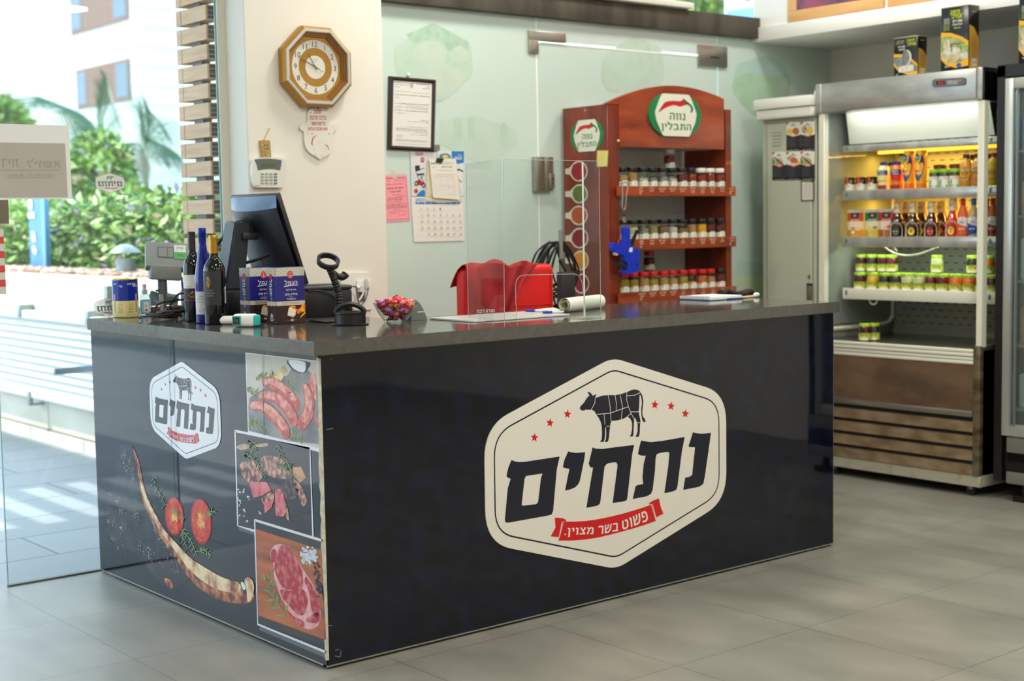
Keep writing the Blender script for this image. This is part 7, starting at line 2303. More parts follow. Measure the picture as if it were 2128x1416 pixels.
  # second rank behind
for k,xs,ld in((0,[1425],'white'),):
 p=hit(xs[0],330,1,1.50)
 spice_jar(2.98,1.47,SH[0][1]-0.0038,M_lidw,S_papd,0.9,False,'lower white lidded paprika jar of the stack behind the top spice row','spice jars behind the front rows')
 spice_jar(2.98,1.47,SH[0][1]-0.0038+0.0965,M_lidw,S_pap,0.9,False,'single white lidded paprika jar rising above the others on the top shelf','spice jars behind the front rows')
for i,x in enumerate((2.74,2.86)):
 for j in range(2):
  spice_jar(x,1.50,SH[2][1]-0.0038+j*0.0965,M_lidr,S_papd,0.9,True,'red lidded jar in the back of the bottom spice shelf, %s stack, %s'%(('left','right')[i],('lower','upper')[j]),'spice jars behind the front rows')
for i in range(6):
 spice_jar(2.60+i*0.10,1.425,SH[2][1]-0.0038,M_lidr,S_fish,0.9,True,'red lidded jar in the second rank of the bottom spice shelf, %s from the left'%ordinal(i),'spice jars behind the front rows')
 spice_jar(2.60+i*0.10,1.425,SH[1][1]-0.0038,M_lidb,S_bp,0.9,False,'black lidded jar in the second rank of the middle spice shelf, %s from the left'%ordinal(i),'spice jars behind the front rows')
 spice_jar(2.60+i*0.115,1.425,SH[0][1]-0.0038,M_lidb if i<4 else M_lidw,S_wp if i<4 else S_pap,0.8,False,'%s lidded jar in the second rank of the top spice shelf, %s from the left'%('black' if i<4 else 'white',ordinal(i)),'spice jars behind the front rows')
 # price gun on a carabiner
GY=YL-0.022
Pg=Plane(1,GY,1240,360,5.9)
cbn=thing('carabiner',(Pg(345,350).x,GY,Pg(345,600).z),'silver carabiner hook hanging from the top spice shelf','hook')
mb=MB()
lp_=[(318,270),(314,180),(325,130),(350,112),(378,122),(380,180),(362,280),(352,420),(330,450),(312,420)]
mb.tube(smooth_path(Pg.L(lp_),4),0.0032,M_steel,8,True);mb.build('ring',cbn)
mb=MB();mb.box(Pg(304,535)-Vector((0,0.004,0)),Pg(352,455)+Vector((0,0.004,0)),mat('carabiner collar',(92,66,56),0.4,0.4),0.003);mb.tube(smooth_path(Pg.L([(330,530),(326,590),(345,600),(350,540)]),4,False),0.003,M_steel,8);mb.build('swivel',cbn)
mb=MB();a_=Pg(345,120);mb.tube([a_,a_+Vector((0,0.018,0.004)),Vector((a_.x,YL+0.004,1.5015))],0.0022,M_steel,6);mb.build('hook',cbn)
pg_=thing('price_gun',(Pg(370,1000).x,GY,Pg(370,1240).z),'blue price labelling gun hanging on the carabiner before the spice jars','price gun')
M_gb=mat('gun blue',(18,50,196),0.3);M_gk=mat('gun black',(24,26,28),0.4)
mb=MB()
body=[(175,862),(200,852),(320,872),(326,780),(318,690),(322,660),(372,662),(384,700),(386,800),(392,880),(420,905),(500,935),(505,975),(495,1190),(470,1215),(370,1240),(290,1225),(280,1200),(350,1180),(362,1100),(325,1085),(315,1010),(230,985),(185,955),(172,920)]
Fg=frame((0,GY,0),(1,0,0),(0,0,1))
def slabg(nm,pts,m,d0,d1,par,rnd=0.0):
 mb=MB();q=[Vector((p.x,p.z))for p in Pg.L(pts)]
 if rnd:q=round_poly(q,rnd,3)
 mb.flat(q,m,M=Fg@Matrix.Translation((0,0,d0)),depth=d1-d0);return mb.build(nm,par)
bd_=slabg('body',body,M_gb,-0.014,0.014,pg_,0.004)
slabg('trigger',[(398,880),(440,800),(486,697),(508,702),(470,800),(430,915)],M_gk,-0.006,0.006,pg_)
slabg('label_window',[(380,915),(416,912),(408,970),(370,965)],M_pwhite,0.0142,0.0146,bd_)
slabg('button',[(460,1108),(484,1108),(482,1130),(458,1130)],M_gk,0.0142,0.0150,bd_)
mb=MB();c_=Pg(232,985);mb.lathe([(0.0095,-0.010),(0.0095,0.010)],M_pwhite,20,frame((c_.x,GY,c_.z),(1,0,0),(0,0,1)));mb.build('label_roll',pg_)
slabg('print_head',[(215,1098),(250,1085),(355,1135),(350,1178),(290,1160),(225,1135)],M_gk,-0.010,0.010,pg_)
mb=MB();mb.tube([Pg(352,600),Pg(348,630),Pg(346,665)],0.0015,M_gk,6);mb.build('cord',pg_)
# == OPEN MULTIDECK FRIDGE (front x = 3.70)
FX=3.70
XB=4.34
FS=3.845
fg=thing('display_fridge',(4.02,0.63,0.0),'worn steel open display fridge full of sauces and jars','fridge')
M_fgs=mat('fridge steel header',(188,190,186),0.34,0.65,noise=(7,(166,168,166),5,(1,1,3)))
M_fpan=mat('fridge brown steel',(140,116,92),0.35,0.55,noise=(4,(112,92,74),7,(1,1,2)))
M_louv=mat('fridge louvre steel',(166,146,118),0.4,0.5,noise=(9,(128,106,78),6,(1,1,2)))
M_fin=mat('fridge inner grey',(176,180,170),0.35,0.2)
M_slot=mat('slot dark',(60,62,56),0.8)
M_cream=mat('cream enamel',(222,222,206),0.4)
Y0,Y1=0.150,1.110
mb=MB();mb.box((FX+0.02,Y0,0.105),(4.45,Y0+0.02,0.70),M_black);mb.box((FX+0.02,Y1-0.02,0.105),(4.45,Y1,0.70),M_black)
mb.box((XB,Y0,0.105),(4.45,Y1,2.0),M_fin)
mb.box((FX+0.06,Y0,1.99),(4.45,Y1,2.012),M_black)
mb.box((3.98,Y0+0.001,0.70),(4.45,Y0+0.008,2.0),M_black)
mb.build('cabinet',fg)
# back panel with slots
mb=MB()
mb.box((XB-0.012,Y0+0.02,0.70),(XB,Y1-0.02,1.98),M_fin)
for r_ in range(34):
 z=0.76+r_*0.036
 for c_ in range(15):
  y=Y0+0.05+c_*0.058+(0.029 if r_%2 else 0)
  if y<Y1-0.06:
   mb.quad(-y-0.026,z,-y,z+0.005,M_slot,frame((XB-0.0125,0,0),(0,-1,0),(0,0,1)))
mb.build('back_panel',fg)
# header
mb=MB();mb.box((FX,0.190,1.872),(FX+0.20,1.088,2.018),M_fgs,0.006,2)
hd_=mb.build('header',fg)
for nm,a,b_ in(('end_cap',1.088,1.132),('end_cap',0.158,0.190)):
 mb=MB();mb.box((FX-0.002,a,1.864),(FX+0.20,b_,2.020),M_fgs,0.010,3);mb.build(nm,hd_)
mb=MB();mb.box((FX+0.004,0.148,1.866),(FX+0.20,0.160,2.018),M_blackgloss,0.004,2);mb.build('black_cheek',hd_)
# controller
PC=Plane(0,FX-0.006,1560,0,3.746)
ct=MB()
Fx=frame((FX-0.0005,0,0),(0,-1,0),(0,0,1))
def rect_on(mb,P,pts,m,d,rnd=0.0):
 q=[Vector((-p.y,p.z))for p in P.L(pts)]
 if rnd:q=round_poly(q,rnd,3)
 mb.flat(q,m,M=frame((P.v,0,0),(0,-1,0),(0,0,1)),depth=d)
P0=Plane(0,FX-0.0005,1560,0,3.746)
rect_on(ct,P0,[(1420,630),(1440,616),(1665,604),(1678,614),(1678,655),(1660,665),(1435,678),(1420,668)],mat('controller grey',(92,98,104),0.4),0.008)
P1=Plane(0,FX-0.0087,1560,0,3.746)
rect_on(ct,P1,[(1446,634),(1512,630),(1512,656),(1446,660)],mat('controller screen',(70,10,14),0.2),0.0006)
rect_on(ct,P1,[(1530,628),(1612,622),(1612,656),(1530,660)],mat('controller keys',(150,154,156),0.4),0.0006)
rect_on(ct,P1,[(1618,620),(1640,618),(1640,630),(1618,634)],mat('controller orange',(226,110,76),0.4),0.0006)
P2_=Plane(0,FX-0.0096,1560,0,3.746)
ct.textq('5.0',mat('led digits',(240,30,40),0.3,emit=1.2),P2_(1462,655),P2_(1498,653),P2_(1498,636),P2_(1462,638))
for(x,y)in((1548,651),(1574,648),(1602,647),(1578,631),(1600,629)):
 p=P2_(x,y);ct.disc((-p.y,p.z),0.0025,M_ink,frame((P2_.v,0,0),(0,-1,0),(0,0,1)),8)
ct.build('controller',hd_)
# hood panel under the header (lit white)
mb=MB()
PH=Plane(0,FS,1700,0,4.72)
za_,zb_=1.712,1.875
mb.raw([(FX+0.125,0.20,zb_),(FX+0.125,1.03,zb_),(FS+0.03,1.045,za_),(FS+0.03,0.20,za_)],[(0,1,2,3)],mat('hood white',(222,224,214),0.5))
mb.build('hood',fg)
# corner posts and left glass side
for nm,ya,yb in(('corner_post',0.150,0.184),('corner_post',1.076,1.112)):
 mb=MB();mb.box((FX+0.006,ya,0.71),(FX+0.045,yb,1.866),M_cream,0.003,1);mb.build(nm,fg)
M_side=thin_glass('fridge side glass',(196,206,190),0.05,1.5,haze=0.18)
mb=MB();mb.box((FX+0.045,1.092,0.78),(XB,1.098,1.98),M_side);sg_=mb.build('side_glass',fg)
mb=MB()
mb.tube(smooth_path([(FX+0.05,1.088,0.755),(XB-0.13,1.088,0.755),(XB-0.045,1.088,0.785),(XB-0.03,1.088,0.86),(XB-0.03,1.088,1.60)],6,False),0.011,M_cream,8);mb.build('glass_frame',sg_)
mb=MB();mb.box((FX+0.045,0.160,0.78),(XB,0.166,1.86),thin_glass('fridge clear side',(240,244,238),0.0,1.3));mb.build('side_glass',fg)
# shelves
PS=Plane(0,FS)
sz=[PS(1900,294).z,PS(1900,391.5).z,PS(1900,492).z,PS(1900,603).z]
hb=[PS(1900,309).z,PS(1900,413).z,PS(1900,514).z,PS(1900,627).z]
shelf_objs=[]
M_pelm=mat('ticket rail',(196,198,194),0.22,0.45,noise=(5,(170,172,170),4,(1,3,1)))
for k in range(4):
 z=sz[k];h_=z-hb[k]
 mb=MB();mb.box((FS+0.012,Y0+0.03,z-0.022),(XB-0.012,1.066,z-0.010),M_fin);sh=mb.build('shelf',fg)
 shelf_objs.append(sh)
 mb=MB();mb.box((FS,0.165,z-h_),(FS+0.012,1.066,z),M_pelm if k!=3 else M_cream,0.003,2);mb.build('ticket_rail',sh)
 for y in(1.04,0.20):
  mb=MB();mb.box((FS-0.0015,y-0.007,z-h_*0.62),(FS,y+0.007,z-h_*0.22),mat('rail clip',(120,122,116),0.4,0.4),0.0005,1);mb.build('clip',sh)
  # warm strip lights below the two upper shelves
M_led=mat('warm strip',(255,190,60),0.4,emit=3.0)
for k in(0,1):
 z=sz[k]-0.024
 mb=MB();mb.box((XB-0.22,0.22,z-0.014),(XB-0.19,1.05,z),M_led);mb.build('light_strip',shelf_objs[k])
 d=bpy.data.lights.new('fridge_strip_light','AREA');d.shape='RECTANGLE';d.size=0.03;d.size_y=0.82;d.energy=9.0;d.color=(1.0,0.55,0.08)
 o=bpy.data.objects.new('fridge_strip_light',d);o.location=(XB-0.205,0.635,z-0.017);COL.objects.link(o)
d=bpy.data.lights.new('fridge_top_light','AREA');d.shape='RECTANGLE';d.size=0.05;d.size_y=0.80;d.energy=2.2;d.color=(0.93,1.0,0.90)
o=bpy.data.objects.new('fridge_top_light',d);o.location=(FX+0.07,0.62,1.866);o.rotation_euler=(0,math.radians(-24),0);COL.objects.link(o)
d=bpy.data.lights.new('fridge_fill_light','AREA');d.shape='RECTANGLE';d.size=0.03;d.size_y=0.8;d.energy=2.6;d.color=(0.92,1.0,0.80)  # added fill for the dark lower shelves; no lamp part stands here
o=bpy.data.objects.new('fridge_fill_light',d);o.location=(FS+0.06,0.635,sz[2]-0.026);COL.objects.link(o)
# lower tub
mb=MB();mb.box((FX+0.012,Y0+0.02,0.66),(XB,Y1-0.02,0.700),mat('tub steel',(120,120,108),0.22,0.6));mb.build('tub',fg)
mb=MB()
for k in range(4):
 mb.box((FX-0.004+0.003*(k%2),0.190,0.632+k*0.0185),(FX+0.02,Y1-0.002,0.648+k*0.0185),M_cream,0.004,2)
mb.build('bumper',fg)
mb=MB();mb.box((FX,0.190,0.405),(FX+0.02,Y1-0.002,0.632),M_fpan,0.002,1);mb.build('lower_panel',fg)
mb=MB();mb.box((FX-0.012,0.190,0.382),(FX+0.02,Y1-0.002,0.410),M_steel,0.004,2);mb.build('ledge',fg)
mb=MB();mb.box((FX+0.012,0.190,0.10),(FX+0.03,Y1-0.002,0.385),M_black)
gr_=mb.build('grille',fg)
for k in range(4):
 mb=MB();z=0.105+k*0.0685
 mb.raw([(FX-0.004,0.190,z),(FX-0.004,Y1-0.002,z),(FX+0.004,Y1-0.002,z+0.048),(FX+0.004,0.190,z+0.048),(FX+0.012,0.190,z),(FX+0.012,Y1-0.002,z),(FX+0.016,Y1-0.002,z+0.052),(FX+0.016,0.190,z+0.052)],[(0,3,2,1),(3,7,6,2),(0,1,5,4)],M_louv)
 mb.build('slat',gr_)
mb=MB();mb.box((FX-0.006,0.150,0.10),(FX+0.30,0.190,0.722),M_dirtysteel,0.006,2);mb.build('side_column',fg)
mb=MB();mb.box((FX,0.150,0.048),(4.42,Y1,0.104),mat('base frame',(176,174,156),0.5,0.1,noise=(12,(150,118,76),5,(1,1,1),(0.55,0.85))),0.003,1);mb.build('base_frame',fg)
for(x,y)in((FX+0.05,0.22),(FX+0.05,1.03),(4.36,0.22),(4.36,1.03)):
 mb=MB();mb.cyl((x-0.018,y,0.0245),(x-0.004,y,0.0245),0.024,mat('caster black',(30,30,30),0.5),16);mb.cyl((x+0.004,y,0.0245),(x+0.018,y,0.0245),0.024,mat('caster black',(30,30,30),0.5),16);mb.box((x-0.02,y-0.012,0.03),(x+0.02,y+0.012,0.049),M_galv);mb.build('caster',fg)
 # white cable hanging under the third shelf
mb=MB();PQ=Plane(0,FS+0.03,1740,500,6.08)
mb.tube(smooth_path([PQ(x,y)for x,y in((580,70),(660,130),(760,175),(890,190),(1030,172),(1160,130),(1270,85))],6,False),0.0045,M_cream,8)
mb.tube(smooth_path([PQ(x,y)for x,y in((715,70),(735,110),(755,140))],4,False),0.003,M_cream,6)
mb.build('cable',fg)
mb=MB();mb.tube(smooth_path([PQ(x,y)for x,y in((405,735),(420,790),(460,808),(495,785),(500,740))],5,False),0.0045,M_cream,8);mb.build('cable',fg)
mb=MB();mb.tube(smooth_path([Vector((XB-0.03,y,z))for y,z in((1.05,sz[0]-0.03),(0.98,sz[0]-0.06),(0.93,sz[0]-0.12),(0.92,sz[1]+0.02))],5,False),0.004,M_black,6);mb.build('cable',fg)
# ---------------------------------------------------------------- goods in the fridge
FA=PI+0.42
def at_px(px,X,z):
 p=hit(px,500,0,X)
 return(X,p.y,z+0.0006-0.010)
PROTO={}
def place(key,builder,pos_,label,cat,group,rz=0.0):
 if key in PROTO:
  o=copy_tree(PROTO[key])
 else:
  o=builder();PROTO[key]=o
 o.location=pos_
 o.rotation_euler=(0,0,rz)
 tag(o,label,cat,group)
 return o
def body_of(nm,prof,mats_,r,sy=1.0,seg=20):
 t_=thing(nm,(0,0,0),'','')
 mb=MB();mb.lathe([(a*r,b)for a,b in prof],mats_,seg,None,True,1.0,sy)
 return t_,mb.build('body',t_)
def lidpart(t_,r,z0,z1,m):
 mb=MB();mb.lathe([(r,z0),(r,z1-0.002),(r*0.94,z1),(0.0001,z1)],m,20);mb.build('lid',t_)
JL={}
def pickle_jar(fill,c1,c2,green=True):
 """squat jar with patterned green lid and yellow green label"""
 def b():
  t_,bo=body_of('pickle_jar',[(0.92,0.0),(1.0,0.005),(1.0,0.058),(0.93,0.070),(0.88,0.076)],mat('pickle '+fill,c1,0.08,noise=(60,c2,3),coat=0.6),0.0305)
  mb=MB()
  wrappatch(mb,mat('pickle label',(206,210,70),0.5,noise=(22,(186,206,120),3)),0,0,0.0309,FA,1.5,0.006,0.038,14)
  wrappatch(mb,mat('pickle label green',(112,176,56),0.5),0,0,0.0311,FA,1.5,0.036,0.043,14)
  wrappatch(mb,mat('pickle label white',(230,232,216),0.5),0,0,0.0313,FA-0.05,0.75,0.005,0.017,8)
  wraptext(mb,'זיתים',mat('pickle label ink',(150,60,50),0.5),0,0,0.0316,FA-0.1,0.031,0.009)
  wrappatch(mb,mat('pickle badge',(206,50,44),0.5),0,0,0.0315,FA+0.55,0.14,0.024,0.034,4)
  mb.build('label',bo)
  lidpart(t_,0.0285,0.075,0.090,mat('green pattern lid',(92,176,44),0.35,noise=(70,(186,206,60),2)))
  return t_
 return b
KIND={'beet':((86,14,34),(60,8,24),'dark red'),'yellow':((206,150,40),(226,180,70),'yellow'),'olive':((40,26,40),(60,44,50),'nearly black'),'white':((206,202,160),(186,184,140),'whitish'),'plum':((80,14,40),(110,30,50),'purple red'),'red':((120,16,30),(90,10,22),'deep red'),'orange':((206,92,36),(226,120,50),'orange')}
row=[(1787,'beet'),(1814,'yellow'),(1839,'olive'),(1862,'olive'),(1886,'white'),(1911,'white'),(1935,'plum'),(1959,'red'),(1987,'orange'),(2015,'orange'),(2041,'plum'),(2064,'plum')]
z3=sz[3]
for i,(px,kd)in enumerate(row):
 c1,c2,nm=KIND[kd]
 place('pickle'+kd,pickle_jar(kd,c1,c2),at_px(px,FS+0.048,z3),'green lidded jar of %s pickles, %s from left in the front row'%(nm,ordinal(i)),'jar','pickle jars on the lowest shelf')
for i,(px,kd)in enumerate([(1797,'beet'),(1822,'olive'),(1846,'beet'),(1870,'beet'),(1894,'white'),(1920,'white'),(1945,'white'),(1970,'red'),(1996,'orange'),(2022,'plum')]):
 c1,c2,nm=KIND[kd]
 place('pickle'+kd,pickle_jar(kd,c1,c2),at_px(px,FS+0.118,z3),'green lidded jar of %s pickles in the second row, %s from the left'%(nm,ordinal(i)),'jar','pickle jars on the lowest shelf')
for i,(px,kd,lb)in enumerate([(1790,'beet','dark red pickle jar stacked on top at the far left of the lowest shelf'),(1813,'olive','nearly black pickle jar stacked on top, second from the far left'),(1836,'beet','dark red pickle jar stacked on top, third from the far left'),(1854,'plum','purple red pickle jar stacked on top, right end of the left group'),(1948,'white','single whitish pickle jar stacked on top in the middle of the lowest shelf'),(2022,'olive','nearly black pickle jar stacked on top beside the white fridge post'),(2055,'orange','dim orange pickle jar stacked on top right of the fridge post')]):
 c1,c2,nm=KIND[kd]
 x,y,z=at_px(px,FS+0.118,z3)
 place('pickle'+kd,pickle_jar(kd,c1,c2),(x,y,z+0.0906),lb,'jar','pickle jars stacked on others')
for i,(px,X,kd,lb)in enumerate([(1797,FX+0.10,'beet','front one of the few jars standing alone in the fridge tub'),(1816,FX+0.15,'olive','right one of the few jars standing alone in the fridge tub')]):
 c1,c2,nm=KIND[kd]
 p=hit(px,700,0,X)
 place('pickle'+kd,pickle_jar(kd,c1,c2),(X,p.y,0.7008),'green lidded dark jar, '+lb,'jar','jars in the fridge tub')
 # upper shelf
z1=sz[1]
def honey():
 t_,bo=body_of('jam_jar',[(0.93,0),(1,0.004),(1,0.056),(0.9,0.064)],mat('jam dark',(60,18,14),0.08,coat=0.5),0.0285)
 mb=MB();wrappatch(mb,mat('jam label',(230,224,206),0.5),0,0,0.0289,FA,1.3,0.010,0.040,12);wrappatch(mb,mat('jam label',(230,224,206),0.5),0,0,0.0289,FA-0.2,0.5,0.040,0.046,6)
 wraptext(mb,'ריבה',mat('jam ink',(110,96,84),0.5),0,0,0.0293,FA-0.2,0.033,0.008);mb.build('label',bo)
 lidpart(t_,0.028,0.063,0.077,mat('lid gold black',(44,34,20),0.3,0.3))
 mb=MB();wrappatch(mb,mat('seal orange',(226,96,24),0.4),0,0,0.0296,FA-0.35,0.17,0.040,0.0775,3);mb.flat([(0,-0.005),(0.029,-0.005),(0.029,0.005),(0,0.005)],mat('seal orange',(226,96,24),0.4),M=at(0,0,0.0774,FA-0.35));mb.build('seal',t_)
 return t_
for i,px in enumerate((1767,1790,1812)):
 place('honey',honey,at_px(px,FS+0.046,z1),'small dark jam jar with orange seal, %s of three on the upper shelf'%('left','middle','right')[i],'jar','jam jars with orange seals')
def mayo(nm,c1,cap,lab,lc,deco):
 def b():
  t_,bo=body_of('squeeze_bottle',[(0.85,0),(0.98,0.006),(0.92,0.03),(0.86,0.055),(0.95,0.085),(1.0,0.105),(0.95,0.125),(0.72,0.138),(0.60,0.142)],mat('sauce '+nm,c1,0.25,coat=0.3),0.039,0.72)
  mb=MB()
  F_=frame((-0.0335*math.cos(FA-PI),-0.026*math.sin(FA-PI)*0-0.0,0.0),(0,-1,0),(0,0,1))
  def wb(m,a0,hw,za,zb):
   V=[];n=8
   for i in range(n+1):
    a=a0-hw+2*hw*i/n
    for z in(za,zb):
     V.append((0.0405*math.cos(a),0.0405*0.72*math.sin(a),z))
   mb.raw(V,[(2*i,2*i+2,2*i+3,2*i+1)for i in range(n)],m,None,True)
  wb(lab,FA,0.95,0.088,0.116)
  wb(deco[0],FA,0.85,0.060,0.088)
  wb(deco[1],FA+0.05,0.7,0.012,0.034)
  v,f,a_=text_shape('Mayo',0.01,1)
  for s_,zc_ in(('Mayo',0.108),('Gourmet',0.096)):
   v,f,a_=text_shape(s_,0.01,1)
   mb.raw([(0.0412*math.cos(FA+(x-0.5)*1.1),0.0412*0.72*math.sin(FA+(x-0.5)*1.1),zc_+(y-0.5)*0.010)for x,y in v],f,mat('label white ink',(240,240,240),0.5))
  mb.build('label',bo)
  mb=MB();mb.lathe([(0.020,0.142),(0.0205,0.158),(0.018,0.161),(0.0001,0.161)],cap,18,None,True,1,0.9);mb.build('cap',t_)
  t_.scale=(1,1,0.92)
  return t_
 return b
M_bcap=mat('cap blue',(30,40,150),0.35);M_blab=mat('mayo label blue',(30,66,122),0.4)
place('mayo1',mayo('cream',(232,222,150),M_bcap,M_blab,None,(mat('mayo deco cream',(228,216,140),0.4),mat('mayo deco wine',(150,40,44),0.4))),at_px(1836,FS+0.046,z1),'cream coloured squeeze bottle with blue cap and oval blue label','bottle',None)
place('mayo2',mayo('orange',(226,122,30),M_bcap,M_blab,None,(mat('mayo deco red',(206,30,34),0.4),mat('mayo deco wine',(150,40,44),0.4))),at_px(1864,FS+0.046,z1),'orange squeeze bottle with blue cap and red label next to the cream one','bottle',None)
place('mayo1',None,at_px(1852,FS+0.125,z1),'cream coloured squeeze bottle with blue cap, hidden behind the front two','bottle',None)
def bigmayo():
 t_,bo=body_of('mayonnaise_bottle',[(0.80,0),(0.84,0.006),(0.84,0.028),(0.80,0.034),(0.86,0.06),(0.97,0.11),(1.0,0.15),(0.98,0.180),(0.90,0.197),(0.0001,0.198)],[mat('mayo cap orange',(226,110,24),0.3)]*3+[mat('mayo body yellow',(238,168,24),0.28,coat=0.3)]*6,0.036,0.7)
 mb=MB()
 def P3(u,z,k=1.0):
  a=FA+u
  return Vector((0.0375*k*math.cos(a),0.0375*k*0.7*math.sin(a),z))
 def patch(pts,m,k):
  mb.flat([P3(u,z,k)for u,z in pts],m)
 patch(smooth_path([Vector((a,b,0))for a,b in[(-0.95,0.088),(-0.7,0.055),(-0.2,0.047),(0.45,0.075),(0.80,0.115),(0.75,0.150),(0.35,0.178),(0.2,0.15),(-0.2,0.128),(-0.8,0.118)]],5)and[(p.x,p.y)for p in smooth_path([Vector((a,b,0))for a,b in[(-0.95,0.088),(-0.7,0.055),(-0.2,0.047),(0.45,0.075),(0.80,0.115),(0.75,0.150),(0.35,0.178),(0.2,0.15),(-0.2,0.128),(-0.8,0.118)]],5)],mat('mayo label navy',(40,42,104),0.4),1.03)
 def ell(u,z,ru,rz,m,k,n=18):
  patch([(u+ru*math.cos(2*PI*i/n),z+rz*math.sin(2*PI*i/n))for i in range(n)],m,k)
 ell(-0.45,0.163,0.52,0.018,mat('mayo logo green',(60,150,60),0.4),1.04);ell(-0.45,0.163,0.40,0.013,mat('mayo logo blue',(24,96,150),0.4),1.06)
 ell(-0.35,0.122,0.36,0.016,mat('mayo egg',(246,216,110),0.4),1.06);ell(-0.25,0.108,0.42,0.008,mat('mayo egg cut',(240,190,50),0.4),1.07);ell(-0.35,0.124,0.16,0.007,mat('mayo yolk',(240,170,30),0.4),1.08)
 for s_,u,z,h_,w_ in(('Thelma',-0.45,0.163,0.008,0.55),('Mayonnaise',-0.15,0.083,0.010,1.2)):
  v,f,a_=text_shape(s_,0.01,1)
  mb.raw([P3(u+(x-0.5)*w_,z+(y-0.5)*h_,1.09)for x,y in v],f,mat('label white ink',(240,240,240),0.5))
 mb.build('label',bo)
 return t_
for i,px in enumerate((1889,1914)):
 place('bigmayo',bigmayo,at_px(px,FS+0.046,z1),'tall yellow and orange upside down mayonnaise bottle, %s of the pair'%('left','right')[i],'bottle','tall yellow mayonnaise bottles')
def herbjar():
 t_,bo=body_of('sauce_jar',[(0.93,0),(1,0.004),(1,0.072),(0.93,0.080),(0.9,0.084)],mat('herb sauce',(70,66,30),0.1,coat=0.5),0.0265)
 mb=MB();wrappatch(mb,mat('jam label',(230,224,206),0.5)and mat('herb label',(226,230,218),0.5),0,0,0.0269,FA,1.5,0.006,0.064,12)
 G_=mat('herb leaf green',(40,140,76),0.5)
 for(u,z,ru,rz)in((-0.75,0.024,0.22,0.014),(-0.55,0.040,0.12,0.012),(-0.4,0.018,0.25,0.006)):
  mb.flat([(0.0273*math.cos(FA+u+ru*math.cos(t)),0.0273*math.sin(FA+u+ru*math.cos(t)),z+rz*math.sin(t))for t in[2*PI*i/14 for i in range(14)]],G_)
 wrappatch(mb,mat('herb badge',(150,196,50),0.5),0,0,0.0272,FA+0.55,0.22,0.010,0.022,4)
 wraptext(mb,'שמיר',mat('herb ink',(206,110,100),0.5),0,0,0.0273,FA+0.15,0.055,0.009);mb.build('label',bo)
 lidpart(t_,0.0262,0.083,0.099,mat('lid green',(116,190,40),0.35))
 return t_
for i,px in enumerate((1941,1962,1984)):
 place('herbjar',herbjar,at_px(px,FS+0.046,z1),'green lidded jar with white leafy label, %s of three on the upper shelf'%('left','middle','right')[i],'jar','jars with white leafy labels')
for i,px in enumerate((1953,1986)):
 place('browntub',lambda:(lambda q:(lidpart(q[0],0.034,0.112,0.126,mat('lid brown',(110,70,40),0.4)),q[0])[1])(body_of('sauce_tub',[(0.8,0),(1,0.01),(1,0.10),(0.95,0.112)],mat('brown sauce',(140,70,24),0.2,coat=0.4),0.034)),at_px(px,FS+0.16,z1),'brown sauce tub behind the leafy label jars, %s'%('left','right')[i],'tub','brown tubs at the back')
def mustard(nm,c1,cap,labs):
 def b():
  t_,bo=body_of('mustard_bottle',[(0.9,0),(1,0.006),(1,0.085),(0.95,0.115),(0.80,0.133),(0.50,0.141),(0.45,0.147)],mat('mustard '+nm,c1,0.2,coat=0.3),0.0375,0.8)
  mb=MB()
  def pt(u,z,k):
   return Vector((0.0375*k*math.cos(FA+u),0.0375*0.8*k*math.sin(FA+u),z))
  for(u,z,ru,rz,m,k)in labs:
   mb.flat([pt(u+ru*math.cos(t),z+rz*math.sin(t),k)for t in[2*PI*i/18 for i in range(18)]],m)
  for s_,u,z,h_,w_ in(('MUSTARD',0,0.075,0.012,1.0),('HONEY',0,0.045,0.006,0.6)):
   v,f,a_=text_shape(s_,0.01,1)
   mb.raw([pt(u+(x-0.5)*w_,z+(y-0.5)*h_,1.08)for x,y in v],f,mat('mustard text',(150,110,30),0.5))
  mb.build('label',bo)
  mb=MB();mb.lathe([(0.0165,0.146),(0.017,0.163),(0.015,0.166),(0.0001,0.166)],cap,18);mb.build('cap',t_)
  return t_
 return b
M_bk=mat('cap black',(24,22,30),0.4)
L1=[(0,0.072,0.75,0.016,mat('mustard label yellow',(230,210,40),0.4),1.04),(0,0.092,0.65,0.010,mat('mustard label silver',(200,196,200),0.4),1.05),(0,0.045,0.45,0.005,mat('mustard label silver',(200,196,200),0.4),1.05)]
L2=[(0,0.055,0.85,0.045,mat('mustard label black',(20,18,20),0.4),1.03),(0,0.055,0.75,0.026,mat('mustard label red',(206,24,44),0.4),1.05),(0,0.088,0.7,0.007,mat('mustard label silver',(200,196,200),0.4),1.06)]
L3=[(0,0.070,0.8,0.018,mat('mustard label grey',(186,182,190),0.4),1.04),(0,0.070,0.7,0.006,mat('mustard label coral',(226,120,90),0.4),1.06)]
place('mustard1',mustard('amber',(200,142,40),M_bk,L1),at_px(2007,FS+0.046,z1),'amber mustard bottle with black cap and yellow label left of the fridge post','bottle',None)
place('mustard2',mustard('tan',(206,150,60),M_bk,L2),at_px(2031,FS+0.046,z1),'mustard bottle with black and red label half behind the fridge post','bottle',None)
place('mustard1',None,at_px(2018,FS+0.12,z1),'amber mustard bottle standing behind in the second row','bottle',None)
place('mustard1',None,at_px(2051,FS+0.135,z1),'amber mustard bottle just right of the fridge post','bottle',None)
place('mustard3',mustard('yellow',(214,178,40),mat('cap red',(196,24,40),0.4),L3),at_px(2064,FS+0.046,z1),'yellow mustard bottle with red cap at the right end of the upper shelf','bottle',None)
